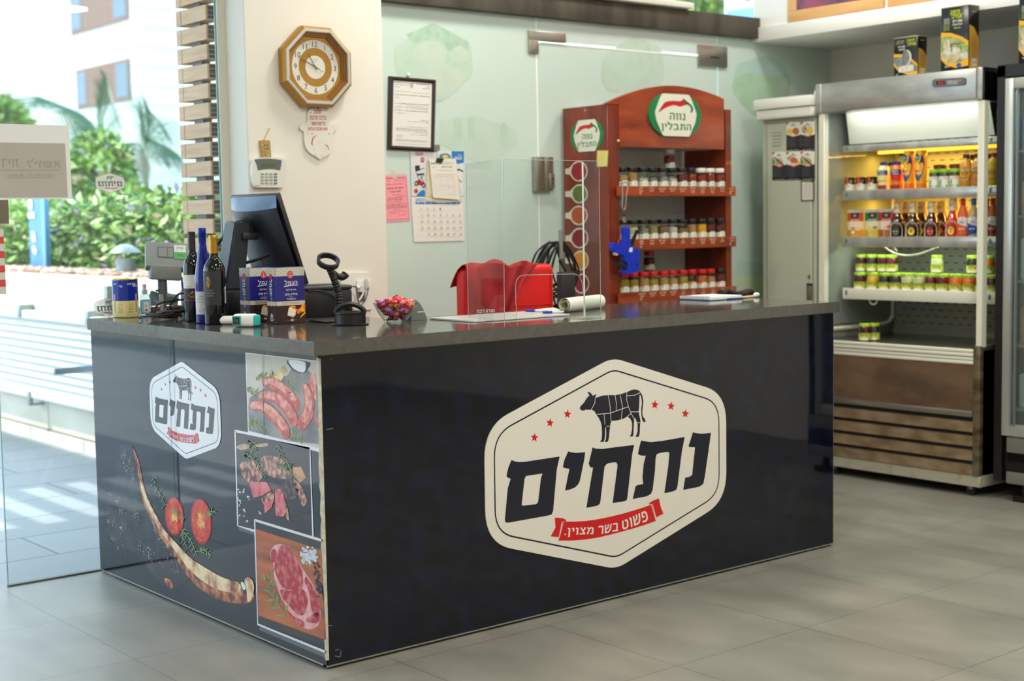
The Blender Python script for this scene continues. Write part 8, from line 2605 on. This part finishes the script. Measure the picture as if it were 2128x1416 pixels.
# middle shelf
z2=sz[2]
def pouch(nm,top,c2,deco):
 def b():
  t_=thing('sauce_pouch',(0,0,0),'','')
  w_,h_=0.086,0.148
  mb=MB()
  nu,nv=10,10
  for sd in(-1,1):
   V=[]
   for j in range(nv+1):
    for i in range(nu+1):
     u=i/nu-0.5;v=j/nv
     d_=0.020*(1-v)**0.7*math.sqrt(max(0,1-(2*u)**2))+0.0008
     V.append((sd*-d_,-u*w_*(1-0.06*(1-v)),0.0008+v*h_))
   F=[(j*(nu+1)+i,j*(nu+1)+i+1,(j+1)*(nu+1)+i+1,(j+1)*(nu+1)+i)for j in range(nv)for i in range(nu)]
   for j in range(nv):
    v=j/nv
    m_=c2 if v<0.25 else(mat('pouch cream',(226,212,186),0.3)if v<0.6 else top)
    if v>=0.9:m_=mat('pouch seal',(196,190,180),0.25)
    mb.raw(V,F[j*nu:(j+1)*nu],m_,None,True)
  bo=mb.build('bag',t_)
  mb=MB()
  def pt(u,v,o=0.0012):
   d_=0.020*(1-v)**0.7*math.sqrt(max(0,1-(2*u)**2))+0.0008+o
   return Vector((-d_,-u*w_*(1-0.06*(1-v)),v*h_))
  mb.flat([pt(-0.30,0.90),pt(0.26,0.90),pt(0.22,0.70),pt(-0.26,0.70)],mat('pouch black',(24,22,22),0.3))
  mb.flat([pt(0.10*math.cos(t)-0.02,0.80+0.04*math.sin(t),0.0018)for t in[2*PI*i/12 for i in range(12)]],mat('pouch emblem',(190,150,100),0.4))
  v,f,a_=text_shape('SAUCE',0.01,1)
  mb.raw([pt(-0.28+0.5*x,0.62+0.05*y,0.0016)for x,y in v],f,mat('label white ink',(240,240,240),0.5))
  for(u,vv,ru,rv,m)in deco:
   mb.flat([pt(u+ru*math.cos(t),vv+rv*math.sin(t),0.0015)for t in[2*PI*i/14 for i in range(14)]],m)
  mb.build('print',bo)
  return t_
 return b
D_o=mat('pouch deco orange',(216,110,40),0.4);D_t=mat('pouch deco tan',(196,160,110),0.4);D_l=mat('pouch deco lemon',(226,206,60),0.4);D_g=mat('pouch deco green',(90,150,50),0.4);D_w=mat('pouch deco white',(236,236,230),0.4)
place('pouch1',pouch('orange',mat('pouch orange',(206,70,24),0.28),mat('pouch sauce amber',(200,140,30),0.15,coat=0.4),[(-0.12,0.36,0.13,0.05,D_o),(0.2,0.32,0.25,0.06,D_t),(-0.1,0.22,0.10,0.05,D_w)]),at_px(1778,FS+0.057,z2),'standing sauce pouch with orange top at the left end of the middle shelf','pouch',None,0.35)
place('pouch2',pouch('green',mat('pouch green',(20,130,50),0.28),mat('pouch sauce olive',(200,176,60),0.15,coat=0.4),[(-0.15,0.36,0.15,0.06,D_l),(0.18,0.38,0.14,0.06,D_g),(-0.2,0.28,0.10,0.04,D_l)]),at_px(1814,FS+0.057,z2),'standing sauce pouch with green top and lemon picture','pouch',None,0.35)
place('pouch3',pouch('red',mat('pouch red',(196,30,30),0.28),mat('pouch sauce brown',(170,96,30),0.15,coat=0.4),[(-0.1,0.36,0.14,0.05,D_w),(-0.1,0.37,0.08,0.03,D_o),(0.2,0.40,0.18,0.06,mat('pouch deco pink',(206,110,100),0.4))]),at_px(1843,FS+0.06,z2),'standing sauce pouch with red top left of the dark sauce bottles','pouch',None,0.35)
def bbq(nm,c1,oval,ovname,capm):
 def b():
  t_,bo=body_of('barbecue_sauce_bottle',[(0.92,0),(1,0.006),(1,0.060),(0.95,0.078),(0.72,0.100),(0.52,0.118),(0.46,0.128)],mat('bbq '+nm,c1,0.08,coat=0.6),0.0445,0.8)
  mb=MB()
  def pt(u,z,k):
   return Vector((0.0445*k*math.cos(FA+u),0.0445*0.8*k*math.sin(FA+u),z))
  lab=[(-0.8,0.008),(0.8,0.008),(0.88,0.02),(0.85,0.055),(0.6,0.075),(0.25,0.084),(-0.25,0.084),(-0.6,0.075),(-0.85,0.055),(-0.88,0.02)]
  mb.flat([pt(u,z,1.045)for u,z in lab],mat('bbq label cream',(232,226,206),0.5))
  mb.flat([pt(0.42*math.cos(t),0.036+0.019*math.sin(t),1.065)for t in[2*PI*i/20 for i in range(20)]],oval)
  for s_,z,h_,w_,m in(("SWEET BABY RAY'S",0.066,0.009,1.05,mat('bbq ink',(60,50,50),0.5)),(ovname,0.036,0.008,0.62,mat('label white ink',(240,240,240),0.5))):
   v,f,a_=text_shape(s_,0.01,1)
   mb.raw([pt((x-0.5)*w_,z+(y-0.5)*h_-0.010*abs(x-0.5)*(1 if h_>0.0085 else 0),1.09)for x,y in v],f,m)
  mb.build('label',bo)
  mb=MB();mb.lathe([(0.0212,0.126),(0.0216,0.127),(0.0216,0.180),(0.020,0.183),(0.0001,0.183)],[mat('cap ring red',(190,30,40),0.4),capm,capm,capm],20)
  cp=mb.build('cap',t_)
  mb=MB();wrappatch(mb,mat('cap label',(222,220,210),0.5),0,0,0.0219,FA-0.5,0.75,0.131,0.176,8);wraptext(mb,'B&D',mat('bbq ink',(60,50,50),0.5),0,0,0.0222,FA-0.5,0.154,0.012);mb.build('cap_label',cp)
  return t_
 return b
M_capc=mat('cap cream',(226,196,110),0.4)
o_g=mat('bbq oval green',(50,96,54),0.5);o_y=mat('bbq oval yellow',(226,200,20),0.5);o_r=mat('bbq oval red',(206,50,30),0.5)
BR=(52,18,16)
place('bbq1',bbq('brown',BR,o_g,'Chipotle',M_capc),at_px(1866,FS+0.060,z2),'dark barbecue sauce bottle with green oval on its cream label','bottle',None)
place('bbq2',bbq('brown',BR,o_y,'Honey',M_capc),at_px(1898,FS+0.057,z2),'dark barbecue sauce bottle with yellow oval on its cream label','bottle',None)
place('bbq3',bbq('brown',BR,o_r,'Spicy',M_capc),at_px(1937,FS+0.057,z2),'dark barbecue sauce bottle with red oval on its cream label','bottle',None)
for i,(px,kk)in enumerate(((1883,'bbq1'),(1916,'bbq2'),(1956,'bbq3'))):
 place(kk,None,at_px(px,FS+0.135,z2),'dark barbecue sauce bottle in the second row, %s of three'%('left','middle','right')[i],'bottle','barbecue bottles in the second row')
place('wing',bbq('red',(206,56,20),o_y,'Buffalo',mat('cap pale',(236,216,160),0.4)),at_px(1980,FS+0.057,z2),'bright red wing sauce bottle with yellow oval on its label','bottle',None)
PROTO['wing'].scale=(0.95,0.95,1.06)
def peri(nm,c1,neck,low):
 def b():
  t_,bo=body_of('hot_sauce_bottle',[(0.92,0),(1,0.006),(1,0.105),(0.96,0.118),(0.70,0.140),(0.50,0.155),(0.46,0.160)],mat('peri '+nm,c1,0.1,coat=0.5),0.0275)
  mb=MB()
  def pt(u,z,k=1.02):
   return Vector((0.0275*k*math.cos(FA+u),0.0275*k*math.sin(FA+u),z))
  W_=mat('peri label white',(228,228,228),0.5)
  n=10
  V=[]
  for i in range(n+1):
   u=-1.2+2.4*i/n
   V+=[pt(u,0.064-0.010*u),pt(u,0.104-0.004*abs(u))]
  mb.raw(V,[(2*i,2*i+2,2*i+3,2*i+1)for i in range(n)],W_,None,True)
  V=[]
  for i in range(n+1):
   u=-1.2+2.4*i/n
   V+=[pt(u,0.020+0.008*u,1.02),pt(u,0.064-0.010*u,1.02)]
  mb.raw(V,[(2*i,2*i+2,2*i+3,2*i+1)for i in range(n)],low,None,True)
  for s_,z,h_,w_,m in(('PERi',0.082,0.008,0.9,mat('peri ink red',(190,70,80),0.5)),('PERi',0.074,0.006,0.8,mat('peri ink',(80,80,90),0.5)),('MEDIUM',0.046,0.007,1.0,mat('label white ink',(240,240,240),0.5))):
   v,f,a_=text_shape(s_,0.01,1)
   mb.raw([pt((x-0.5)*w_-0.1,z+(y-0.5)*h_,1.05)for x,y in v],f,m)
  mb.flat([pt(-0.15,0.100,1.05),pt(0.02,0.098,1.05),pt(0.0,0.088,1.05)],M_ink)
  mb.build('label',bo)
  mb=MB();mb.lathe([(0.0132,0.150),(0.0128,0.172),(0.0135,0.174),(0.0135,0.190),(0.012,0.192),(0.0001,0.192)],[neck,neck,neck,M_bk,M_bk],16);mb.build('neck_seal',t_)
  return t_
 return b
place('peri1',peri('orange',(186,120,60),mat('neck orange',(216,60,30),0.3),mat('peri orange',(216,96,34),0.5)),at_px(2001,FS+0.045,z2),'hot sauce bottle with orange label and red neck seal','bottle',None)
place('peri2',peri('pale',(190,170,110),mat('neck blue',(30,110,190),0.3),mat('peri blue',(20,70,160),0.5)),at_px(2023,FS+0.045,z2),'hot sauce bottle with blue label and blue neck seal left of the fridge post','bottle',None)
place('peri3',peri('red',(130,36,20),mat('neck dark red',(120,14,24),0.3),mat('peri dark red',(150,20,34),0.5)),at_px(2049,FS+0.07,z2),'hot sauce bottle with dark red label right of the fridge post','bottle',None)
place('peri4',peri('rust',(176,80,36),mat('neck red',(196,24,30),0.3),mat('peri red',(206,24,30),0.5)),at_px(2063,FS+0.046,z2),'hot sauce bottle with bright red label at the right end of the middle shelf','bottle',None)
# == LOCKER LEFT OF THE FRIDGE
LX=3.72
lk=thing('metal_locker',(4.0,1.32,0.0),'tall grey metal locker with flyers on its door left of the fridge','locker')
M_lk=mat('locker grey',(186,190,172),0.45);M_lkd=mat('locker groove',(110,114,100),0.6)
mb=MB();mb.box((LX+0.004,1.140,0.0),(4.40,1.502,1.858),M_lk,0.003,1);mb.build('body',lk)
mb=MB();mb.box((LX-0.004,1.165,0.06),(LX+0.004,1.468,1.838),M_lk,0.003,1)
for(a,b_)in((1.4685,1.4715),(1.1615,1.1645)):
 mb.box((LX+0.001,a,0.06),(LX+0.005,b_,1.838),M_lkd)
mb.box((LX+0.001,1.1615,1.838),(LX+0.005,1.4715,1.841),M_lkd)
ld_=mb.build('door',lk)
for k in range(5):
 z=1.795-k*0.0165
 mb=MB();mb.raw([(LX-0.0045,1.365,z),(LX-0.0045,1.425,z),(LX-0.010,1.423,z-0.004),(LX-0.010,1.367,z-0.004),(LX-0.0045,1.365,z-0.009),(LX-0.0045,1.425,z-0.009)],[(0,1,2,3),(3,2,5,4)],M_lk)
 mb.build('vent_slot',ld_)
mb=MB();p=hit(1682,575,0,LX-0.005);mb.lathe([(0.010,0),(0.010,0.004),(0.004,0.006),(0.0001,0.006)],M_steel,16,frame((LX-0.004,p.y,p.z),(0,-1,0),(0,0,1)));mb.build('lock',ld_)
mb=MB();a,b_=hit(1676,589,0,LX-0.005),hit(1689,625,0,LX-0.005)
mb.box((LX-0.0055,b_.y,b_.z),(LX-0.004,a.y,a.z),mat('handle plate',(150,146,136),0.35,0.6));mb.box((LX-0.007,b_.y+0.002,a.z-0.010),(LX-0.004,a.y-0.002,a.z),M_ink);mb.box((LX-0.016,(a.y+b_.y)/2-0.006,b_.z+0.01),(LX-0.005,(a.y+b_.y)/2+0.006,a.z-0.014),M_steel,0.003);mb.build('handle',ld_)
KL=(1590,240,7.45)
M_fw_=mat('flyer white',(230,228,218),0.5);M_fk_=mat('flyer black',(34,36,42),0.5);M_frd=mat('flyer red',(206,36,36),0.5);M_fgy=mat('flyer grey text',(110,112,112),0.5);M_fye=mat('flyer yellow food',(226,180,60),0.5,noise=(60,(240,210,110),3));M_fme=mat('flyer meat',(190,60,46),0.5,noise=(60,(220,110,80),3));M_fbr_=mat('flyer brown food',(166,130,76),0.5,noise=(50,(206,186,140),3));M_fgr=mat('flyer green food',(76,130,56),0.5);M_fkn=mat('flyer knife',(50,46,36),0.5)
FLY=[((330,100,545,545),'steak with yellow chips',0,'upper left of the five flyers, showing a red steak beside yellow chips'),((548,95,768,540),'fruit',1,'upper right flyer, showing a green rimmed red fruit and golden chips'),((112,565,328,1005),'knife',2,'lower left flyer, showing a dark knife across pale food'),((330,560,548,1003),'red meat',3,'lower middle flyer, showing a large piece of red meat'),((548,556,766,1002),'knife',2,'lower right flyer above the small framed note, showing a dark knife')]
for(x0,y0_,x1,y1_),_,kd,lb in FLY:
 W_,H_=x1-x0,y1_-y0_
 Pa=[Plane(0,LX-0.0046-0.0003*i,*KL)for i in range(6)]
 def q(i,u,v):
  return Pa[i](x0+u*W_,y0_+v*H_)
 def poly_(i,pts,m):
  mb.flat([q(i,*p)for p in pts],m)
 def el(i,u,v,ru,rv,m,n=16):
  poly_(i,[(u+ru*math.cos(2*PI*k/n),v+rv*math.sin(2*PI*k/n))for k in range(n)],m)
 mb=MB()
 poly_(0,[(0,0),(1,0),(1,1),(0,1)],M_fw_)
 poly_(1,[(0,0.44),(0.5,0.54),(1,0.44),(1,1),(0,1)],M_fk_)
 if kd==0:
  el(2,0.25,0.34,0.24,0.10,M_fye);el(2,0.68,0.32,0.24,0.12,M_fgr);el(3,0.70,0.32,0.20,0.09,M_fme)
 elif kd==1:
  el(2,0.66,0.32,0.24,0.15,M_fye);el(2,0.28,0.28,0.17,0.13,M_fgr);el(3,0.32,0.26,0.13,0.10,M_fw_);el(4,0.33,0.25,0.10,0.08,M_fme)
 elif kd==2:
  el(2,0.45,0.34,0.30,0.13,M_fbr_);poly_(3,[(0.05,0.18),(0.12,0.16),(0.85,0.46),(0.78,0.50)],M_fkn);el(2,0.82,0.30,0.16,0.12,M_fw_)
  poly_(2,[(0.0,0.20),(0.12,0.26),(0.20,0.46),(0.0,0.42)],M_fgr)
 else:
  el(2,0.30,0.24,0.26,0.08,M_fbr_);el(3,0.55,0.33,0.26,0.12,M_fme);el(2,0.85,0.40,0.14,0.07,M_fye);el(4,0.55,0.42,0.22,0.018,M_fw_)
 poly_(4,[(0.20,0.455),(0.5,0.50),(0.80,0.45),(0.76,0.50),(0.5,0.545),(0.24,0.51)],M_frd)
 poly_(1,[(0,0.92),(1,0.92),(1,1),(0,1)],M_frd)
 poly_(2,[(0.0,0.02),(0.16,0.0),(0.20,0.02),(0.02,0.12),(0.0,0.11)],M_frd)
 mb.textq('נתחים',M_fk_,q(3,0.30,0.15),q(3,0.66,0.15),q(3,0.66,0.105),q(3,0.30,0.105),bold=0.02,res=1)
 el(3,0.48,0.075,0.05,0.018,M_fk_)
 mb.textq('בשר טרי',M_fw_,q(5,0.34,0.515),q(5,0.66,0.515),q(5,0.66,0.48),q(5,0.34,0.48),res=1)
 mb.textq('משלוחים עד הבית',M_fw_,q(2,0.15,0.975),q(2,0.9,0.975),q(2,0.9,0.945),q(2,0.15,0.945),res=1)
 for k in range(10):
  v=0.58+k*0.033
  tline(mb,Pa[2],x0+0.08*W_,x0+(0.62 if k%3 else 0.9)*W_,y0_+v*H_,0,9,1,M_fgy)
 tag(mb.build('flyer'),'meat shop '+lb,'flyer','flyers on the locker door')
mb=MB()
Pa=[Plane(0,LX-0.0062-0.0006*i,*KL)for i in range(3)]
o_=[(552,1012),(754,1016),(756,1322),(556,1330)];i_=[(568,1030),(738,1034),(740,1306),(572,1312)]
for k in range(4):
 mb.raw([Pa[0](*o_[k]),Pa[0](*o_[(k+1)%4]),Pa[1](*i_[(k+1)%4]),Pa[1](*i_[k])],[(0,1,2,3)],M_ink)
mb.flat(Pa[0].L(i_),mat('note paper',(222,220,206),0.6))
for k in range(14):
 tline(mb,Pa[1],585,725,1062+k*17,0.02,7,1,M_fgy)
tag(mb.build('framed_note'),'small black framed note with tiny print stuck below the flyers','note')
# white foam boxes on the locker
M_foam=mat('white foam',(232,232,224),0.7)
a,b_=hit(1578,205,0,LX-0.05),hit(1694,245,0,LX-0.05)
fb=thing('foam_box',(4.0,1.32,1.859),'white foam box with a lid lying on top of the grey locker','box')
zl=1.8595
mb=MB();mb.box((LX-0.04,1.138,zl),(4.3,1.512,zl+0.052),M_foam,0.010,2);mb.build('tray',fb)
mb=MB();mb.box((LX-0.05,1.136,zl+0.054),(4.31,1.522,zl+0.108),M_foam,0.004,2);mb.build('lid',fb)
mb=MB();mb.box((3.90,1.14,zl+0.1086),(4.2,1.30,zl+0.150),M_foam,0.004,1)
tag(mb.build('foam_block'),'small white block lying on the foam box lid beside the fridge header','block')
# olive oil cans on the fridge
CXF=3.742
zc_=2.0188
M_ck=mat('can black',(22,22,28),0.22);M_cy=mat('can yellow',(226,170,14),0.25);M_cgold=mat('can side gold',(196,146,60),0.3,noise=(6,(214,170,50),2,(1,1,2)));M_cl=mat('can lime',(190,206,30),0.4);M_cw_=mat('can white',(232,232,226),0.4);M_ctin=mat('can tin',(190,180,150),0.3,0.7)
def oilcan(P,K,rectpx,big,label,sidew):
 """rectpx: TL, TR, BL, BR of the front face in zoom coordinates"""
 y_l=P(*rectpx[0]).y;y_r=P(*rectpx[1]).y;z_t=(P(*rectpx[0]).z+P(*rectpx[1]).z)/2
 t_=thing('olive_oil_can',(CXF+0.04,(y_l+y_r)/2,zc_),label,'can')
 mb=MB();mb.box((CXF,y_r,zc_+0.0006),(CXF+sidew,y_l,z_t),M_ck,0.004,2)
 mb.box((CXF-0.0006,y_r-0.0006,z_t-0.002),(CXF+sidew+0.0006,y_l+0.0006,z_t+0.003),M_ctin,0.001,1)
 W_=y_l-y_r;H_=z_t-zc_
 Fm=frame((CXF-0.0004,y_l,zc_),(0,-1,0),(0,0,1))
 e=0.0003
 def pl(i,pts,m):
  mb.flat([(u*W_,v*H_)for u,v in pts],m,M=Fm@Matrix.Translation((0,0,e*i)))
 def el(i,u,v,ru,rv,m,n=22):
  pl(i,[(u+ru*math.cos(2*PI*k/n),v+rv*math.sin(2*PI*k/n))for k in range(n)],m)
 G1=mat('can picture green',(110,136,60),0.5,noise=(60,(170,176,120),4));G2=mat('can picture stone',(170,150,110),0.5,noise=(40,(200,186,150),4));G3=mat('can picture pale',(216,210,196),0.5,noise=(60,(180,176,164),4));G4=mat('can picture grey',(96,104,104),0.5,noise=(50,(130,136,130),4))
 def sm(pts):
  return[(p.x,p.y)for p in smooth_path([Vector((a,b,0))for a,b in pts],5)]
 if big:
  pl(1,[(0.01,0.62),(0.35,0.60),(0.75,0.52),(0.99,0.44),(0.99,0.06),(0.55,0.04),(0.2,0.10),(0.01,0.20)],M_cy)
  pl(2,[(0.01,0.55),(0.35,0.545),(0.75,0.47),(0.99,0.36),(0.99,0.20),(0.75,0.13),(0.4,0.12),(0.08,0.22),(0.01,0.26)],G1)
  pl(3,sm([(0.02,0.30),(0.30,0.34),(0.60,0.36),(0.72,0.30),(0.70,0.20),(0.45,0.12),(0.15,0.16),(0.04,0.22)]),G2)
  el(4,0.40,0.31,0.30,0.06,G3);el(5,0.22,0.42,0.12,0.085,G3);el(6,0.20,0.42,0.08,0.075,G2)
  pl(5,[(0.35,0.41),(0.85,0.415),(0.85,0.425),(0.35,0.425)],mat('can beam',(110,80,50),0.6));pl(5,[(0.38,0.30),(0.42,0.30),(0.42,0.42),(0.38,0.42)],mat('can beam',(110,80,50),0.6))
  el(4,0.85,0.22,0.14,0.06,G3);el(6,0.66,0.08,0.09,0.035,mat('can badge blue',(40,80,170),0.4))
  T=[('משק',0.52,0.91,0.075,0.34,M_cl),('אחיה',0.58,0.845,0.075,0.36,M_cl),('שמן זית',0.60,0.765,0.05,0.34,M_cw_),('כתית מעולה',0.60,0.72,0.035,0.34,M_cw_),('מיוחד',0.58,0.665,0.025,0.25,M_cl),('5 ליטר',0.25,0.075,0.03,0.2,M_cw_)]
  for k in range(9):
   T.append(('עצי זית בכרמים',0.22,0.82-k*0.022,0.014,0.20,M_cl if k>3 else M_cw_))
 else:
  pl(1,[(0.01,0.60),(0.4,0.57),(0.7,0.46),(0.99,0.28),(0.99,0.02),(0.6,0.02),(0.2,0.14),(0.01,0.30)],M_cy)
  pl(2,[(0.01,0.52),(0.4,0.50),(0.7,0.40),(0.99,0.20),(0.99,0.10),(0.6,0.08),(0.2,0.20),(0.01,0.38)],G4)
  pl(3,[(0.20,0.26),(0.85,0.28),(0.83,0.10),(0.22,0.10)],G3);el(4,0.55,0.47,0.20,0.20,G3);el(5,0.51,0.47,0.16,0.19,G4)
  T=[('משק',0.72,0.90,0.085,0.30,M_cl),('אחיה',0.77,0.81,0.085,0.34,M_cl),('שמן זית',0.34,0.76,0.06,0.30,M_cw_),('כתית',0.36,0.69,0.045,0.25,M_cw_),('עצי זית',0.30,0.91,0.025,0.26,M_cw_),('בכרמים',0.26,0.86,0.025,0.30,M_cl),('ליטר',0.15,0.05,0.04,0.12,M_cw_)]
 for s_,u,v,h_,w_,m in T:
  mb.text(s_,m,Fm@Matrix.Translation((0,0,e*6)),h_*H_,u*W_,v*H_,bold=0.01,width=w_*W_,res=1)
  # visible narrow side (facing the viewer's right)
 Fs_=frame((CXF,y_r-0.0004,zc_),(1,0,0),(0,0,1))
 mb.flat([(0.004,0.004),(sidew-0.004,0.004),(sidew-0.004,H_*0.50),(sidew*0.5,H_*0.66),(0.004,H_*0.70)],M_cgold,M=Fs_)
 F2=Fs_@Matrix.Translation((0,0,e))
 for k in range(10):
  mb.text('ערך תזונתי',M_ink,F2,H_*0.018,sidew*0.5,H_*(0.52-0.035*k),width=sidew*0.5,res=1)
 mb.quad(sidew*0.3,H_*0.06,sidew*0.75,H_*0.17,M_cw_,F2)
 for k in range(7):
  mb.quad(sidew*(0.33+0.06*k),H_*0.08,sidew*(0.35+0.06*k),H_*0.15,M_ink,F2,e)
 mb.text('משק',M_cl,F2,H_*0.03,sidew*0.5,H_*0.90,width=sidew*0.4,res=1)
 mb.build('can_body',t_)
PCn=Plane(0,CXF,1700,0,4.72)
oilcan(PCn,0,[(742,374),(980,360),(742,750),(985,735)],False,'small black olive oil can with a millstone picture standing on the fridge',0.075)
oilcan(PCn,0,[(1206,78),(1482,52),(1212,715),(1488,690)],True,'tall black and yellow olive oil can standing on the fridge',0.085)
# == UPRIGHT GLASS DOOR FRIDGE AT THE RIGHT EDGE
UX=3.72
up=thing('upright_fridge',(4.08,-0.56,0.0),'black upright fridge with a silver framed glass door at the right edge','fridge')
UY0,UY1=-1.20,0.098
M_uk=mat('upright black',(18,18,20),0.35)
mb=MB()
mb.box((UX+0.006,UY1-0.045,0.09),(4.48,UY1,2.018),M_uk,0.003,1);mb.box((UX+0.006,UY0,0.09),(4.48,UY0+0.045,2.018),M_uk,0.003,1)
mb.box((UX+0.006,UY0,1.962),(4.48,UY1,2.02),M_uk,0.003,1);mb.box((UX+0.03,UY0,0.09),(4.48,UY1,0.30),M_uk);mb.box((4.44,UY0,0.09),(4.48,UY1,2.0),mat('upright inner',(206,210,206),0.5))
mb.build('cabinet',up)
M_al=mat('aluminium door',(196,200,196),0.3,0.6)
dfr=MB()
dy1,dy0=UY1-0.052,UY0+0.052
for(a,b_)in(((dy1-0.045,0.31),(dy1,1.955)),((dy0,0.31),(dy0+0.045,1.955)),((dy0+0.045,1.905),(dy1-0.045,1.955)),((dy0+0.045,0.31),(dy1-0.045,0.365))):
 dfr.box((UX-0.012,a[0],a[1]),(UX+0.03,b_[0],b_[1]),M_al,0.004,2)
for k in range(2):
 dfr.box((UX-0.016,dy1-0.052-0.018*k,0.36),(UX-0.004,dy1-0.044-0.018*k,1.91),mat('door strip grey',(120,128,130),0.3,0.3))
dr_=dfr.build('door',up)
mb=MB();mb.box((UX+0.005,dy0+0.04,0.36),(UX+0.012,dy1-0.04,1.91),thin_glass('fridge door glass',(222,234,232),0,1.45,haze=0.06));mb.build('pane',dr_)
mb=MB();mb.box((UX-0.004,UY0,0.232),(UX+0.04,UY1-0.075,0.306),mat('silver strip',(150,150,144),0.35,0.6),0.004);mb.build('silver_strip',up)
mb=MB();mb.box((UX,UY0,0.142),(UX+0.03,UY1-0.07,0.230),M_blackgloss,0.004);mb.build('grille',up)
mb=MB();mb.box((UX-0.004,UY0,0.086),(UX+0.04,UY1-0.075,0.142),mat('silver strip',(150,150,144),0.35,0.6),0.004);mb.build('base_strip',up)
for y in(-0.05,-1.12):
 for x in(UX+0.05,4.42):
  mb=MB();mb.box((x-0.035,y-0.05,0.0006),(x+0.035,y+0.05,0.03),M_black);mb.cyl((x,y,0.03),(x,y,0.09),0.02,M_black,12);mb.build('leg',up)
for k in range(5):
 mb=MB();mb.box((UX+0.06,UY0+0.05,0.42+k*0.30),(4.43,UY1-0.05,0.43+k*0.30),M_fin);mb.build('shelf',up)
rs=random.Random(44)
cols=[(196,60,50),(226,206,90),(90,140,80),(230,230,224),(60,90,160),(206,130,60)]
for k in range(5):
 for i in range(9):
  y=UY1-0.12-i*0.125
  c_=cols[rs.randrange(6)]
  h_=rs.uniform(0.12,0.20)
  mb=MB();mb.box((UX+0.10,y-0.05,0.4306+k*0.30),(UX+0.30,y+0.05,0.4306+k*0.30+h_),mat('pack %d %d %d'%c_,c_,0.3,noise=(20,tuple(min(255,v+40)for v in c_),3)),0.012,2)
  tag(mb.build('food_pack'),'packed food, %s from the left on the %s shelf inside the upright fridge'%(ordinal(i),['lowest','second lowest','middle','second highest','highest'][k]),'food pack','packs in the upright fridge')
d=bpy.data.lights.new('upright_fridge_light','AREA');d.shape='RECTANGLE';d.size=0.05;d.size_y=1.0;d.energy=10;d.color=(0.95,1.0,0.98)
o=bpy.data.objects.new('upright_fridge_light',d);o.location=(UX+0.09,-0.55,1.94);COL.objects.link(o)
P_c3=Plane(0,CXF,1700,0,4.72)
zc_=2.0205
oilcan(P_c3,0,[(1972,-60),(2240,-90),(1972,610),(2240,600)],True,'black and yellow olive oil can cut by the right picture edge on the upright fridge',0.085)
# == PICTURE FRAMES ON THE BULKHEAD
M_bee=mat('beech frame',(222,176,112),0.4,noise=(3,(206,156,92),7,(1,1,8)))
PFm=Plane(0,3.836)
for i,(ya,yb,lb)in enumerate(((1.432,0.816,'light wood frame with a dark purple picture on the white bulkhead'),(0.793,0.177,'light wood frame on the white bulkhead, above the fridge, right of the purple picture'))):
 t_=thing('picture_frame',(3.85,(ya+yb)/2,2.379),lb,'frame')
 mb=MB();za_,zb_=2.3788,2.86
 bw=0.058
 for(a,b_)in(((yb,za_),(ya,za_+bw)),((yb,zb_-bw),(ya,zb_)),((yb,za_+bw),(yb+bw,zb_-bw)),((ya-bw,za_+bw),(ya,zb_-bw))):
  mb.box((3.8465,a[0],a[1]),(3.8615,b_[0],b_[1]),M_bee,0.002,1)
 mb.build('wood_border',t_)
 mb=MB();mb.box((3.853,yb+bw-0.004,za_+bw-0.004),(3.8605,ya-bw+0.004,zb_-bw+0.004),mat('picture purple',(70,50,84),0.3,noise=(9,(150,70,96),6)));mb.build('picture',t_)
 # == SEEN THROUGH THE TRANSOM
mb=MB()
q=[hit(x,y,1,4.2)for x,y in((1508,-160),(1625,-160),(1622,62),(1505,58))]
mb.flat(q,mat('banner white',(236,238,240),0.6))
for p in q:pass
q2=[hit(x,y,1,4.197)for x,y in((1512,22),(1620,8),(1622,62),(1505,58))]
mb.flat(q2,mat('banner blue',(120,180,236),0.6))
Pb=Plane(1,4.195)
mb.textq('בשר',mat('banner red',(214,50,50),0.6),Pb(1535,6),Pb(1580,0),Pb(1580,-26),Pb(1535,-20),bold=0.03)
tag(mb.build('banner'),'white and blue banner with red letters outside, seen above the steel beam','banner')
c_=hit(1470,0,1,14.0)
bush('leafy_tree','treetop seen outside above the steel beam beside the banner',c_,pxr(34,c_),1.0,700,0.35,[M_leaf[1],M_leaf[0],M_leaf[2]],31,'tree')
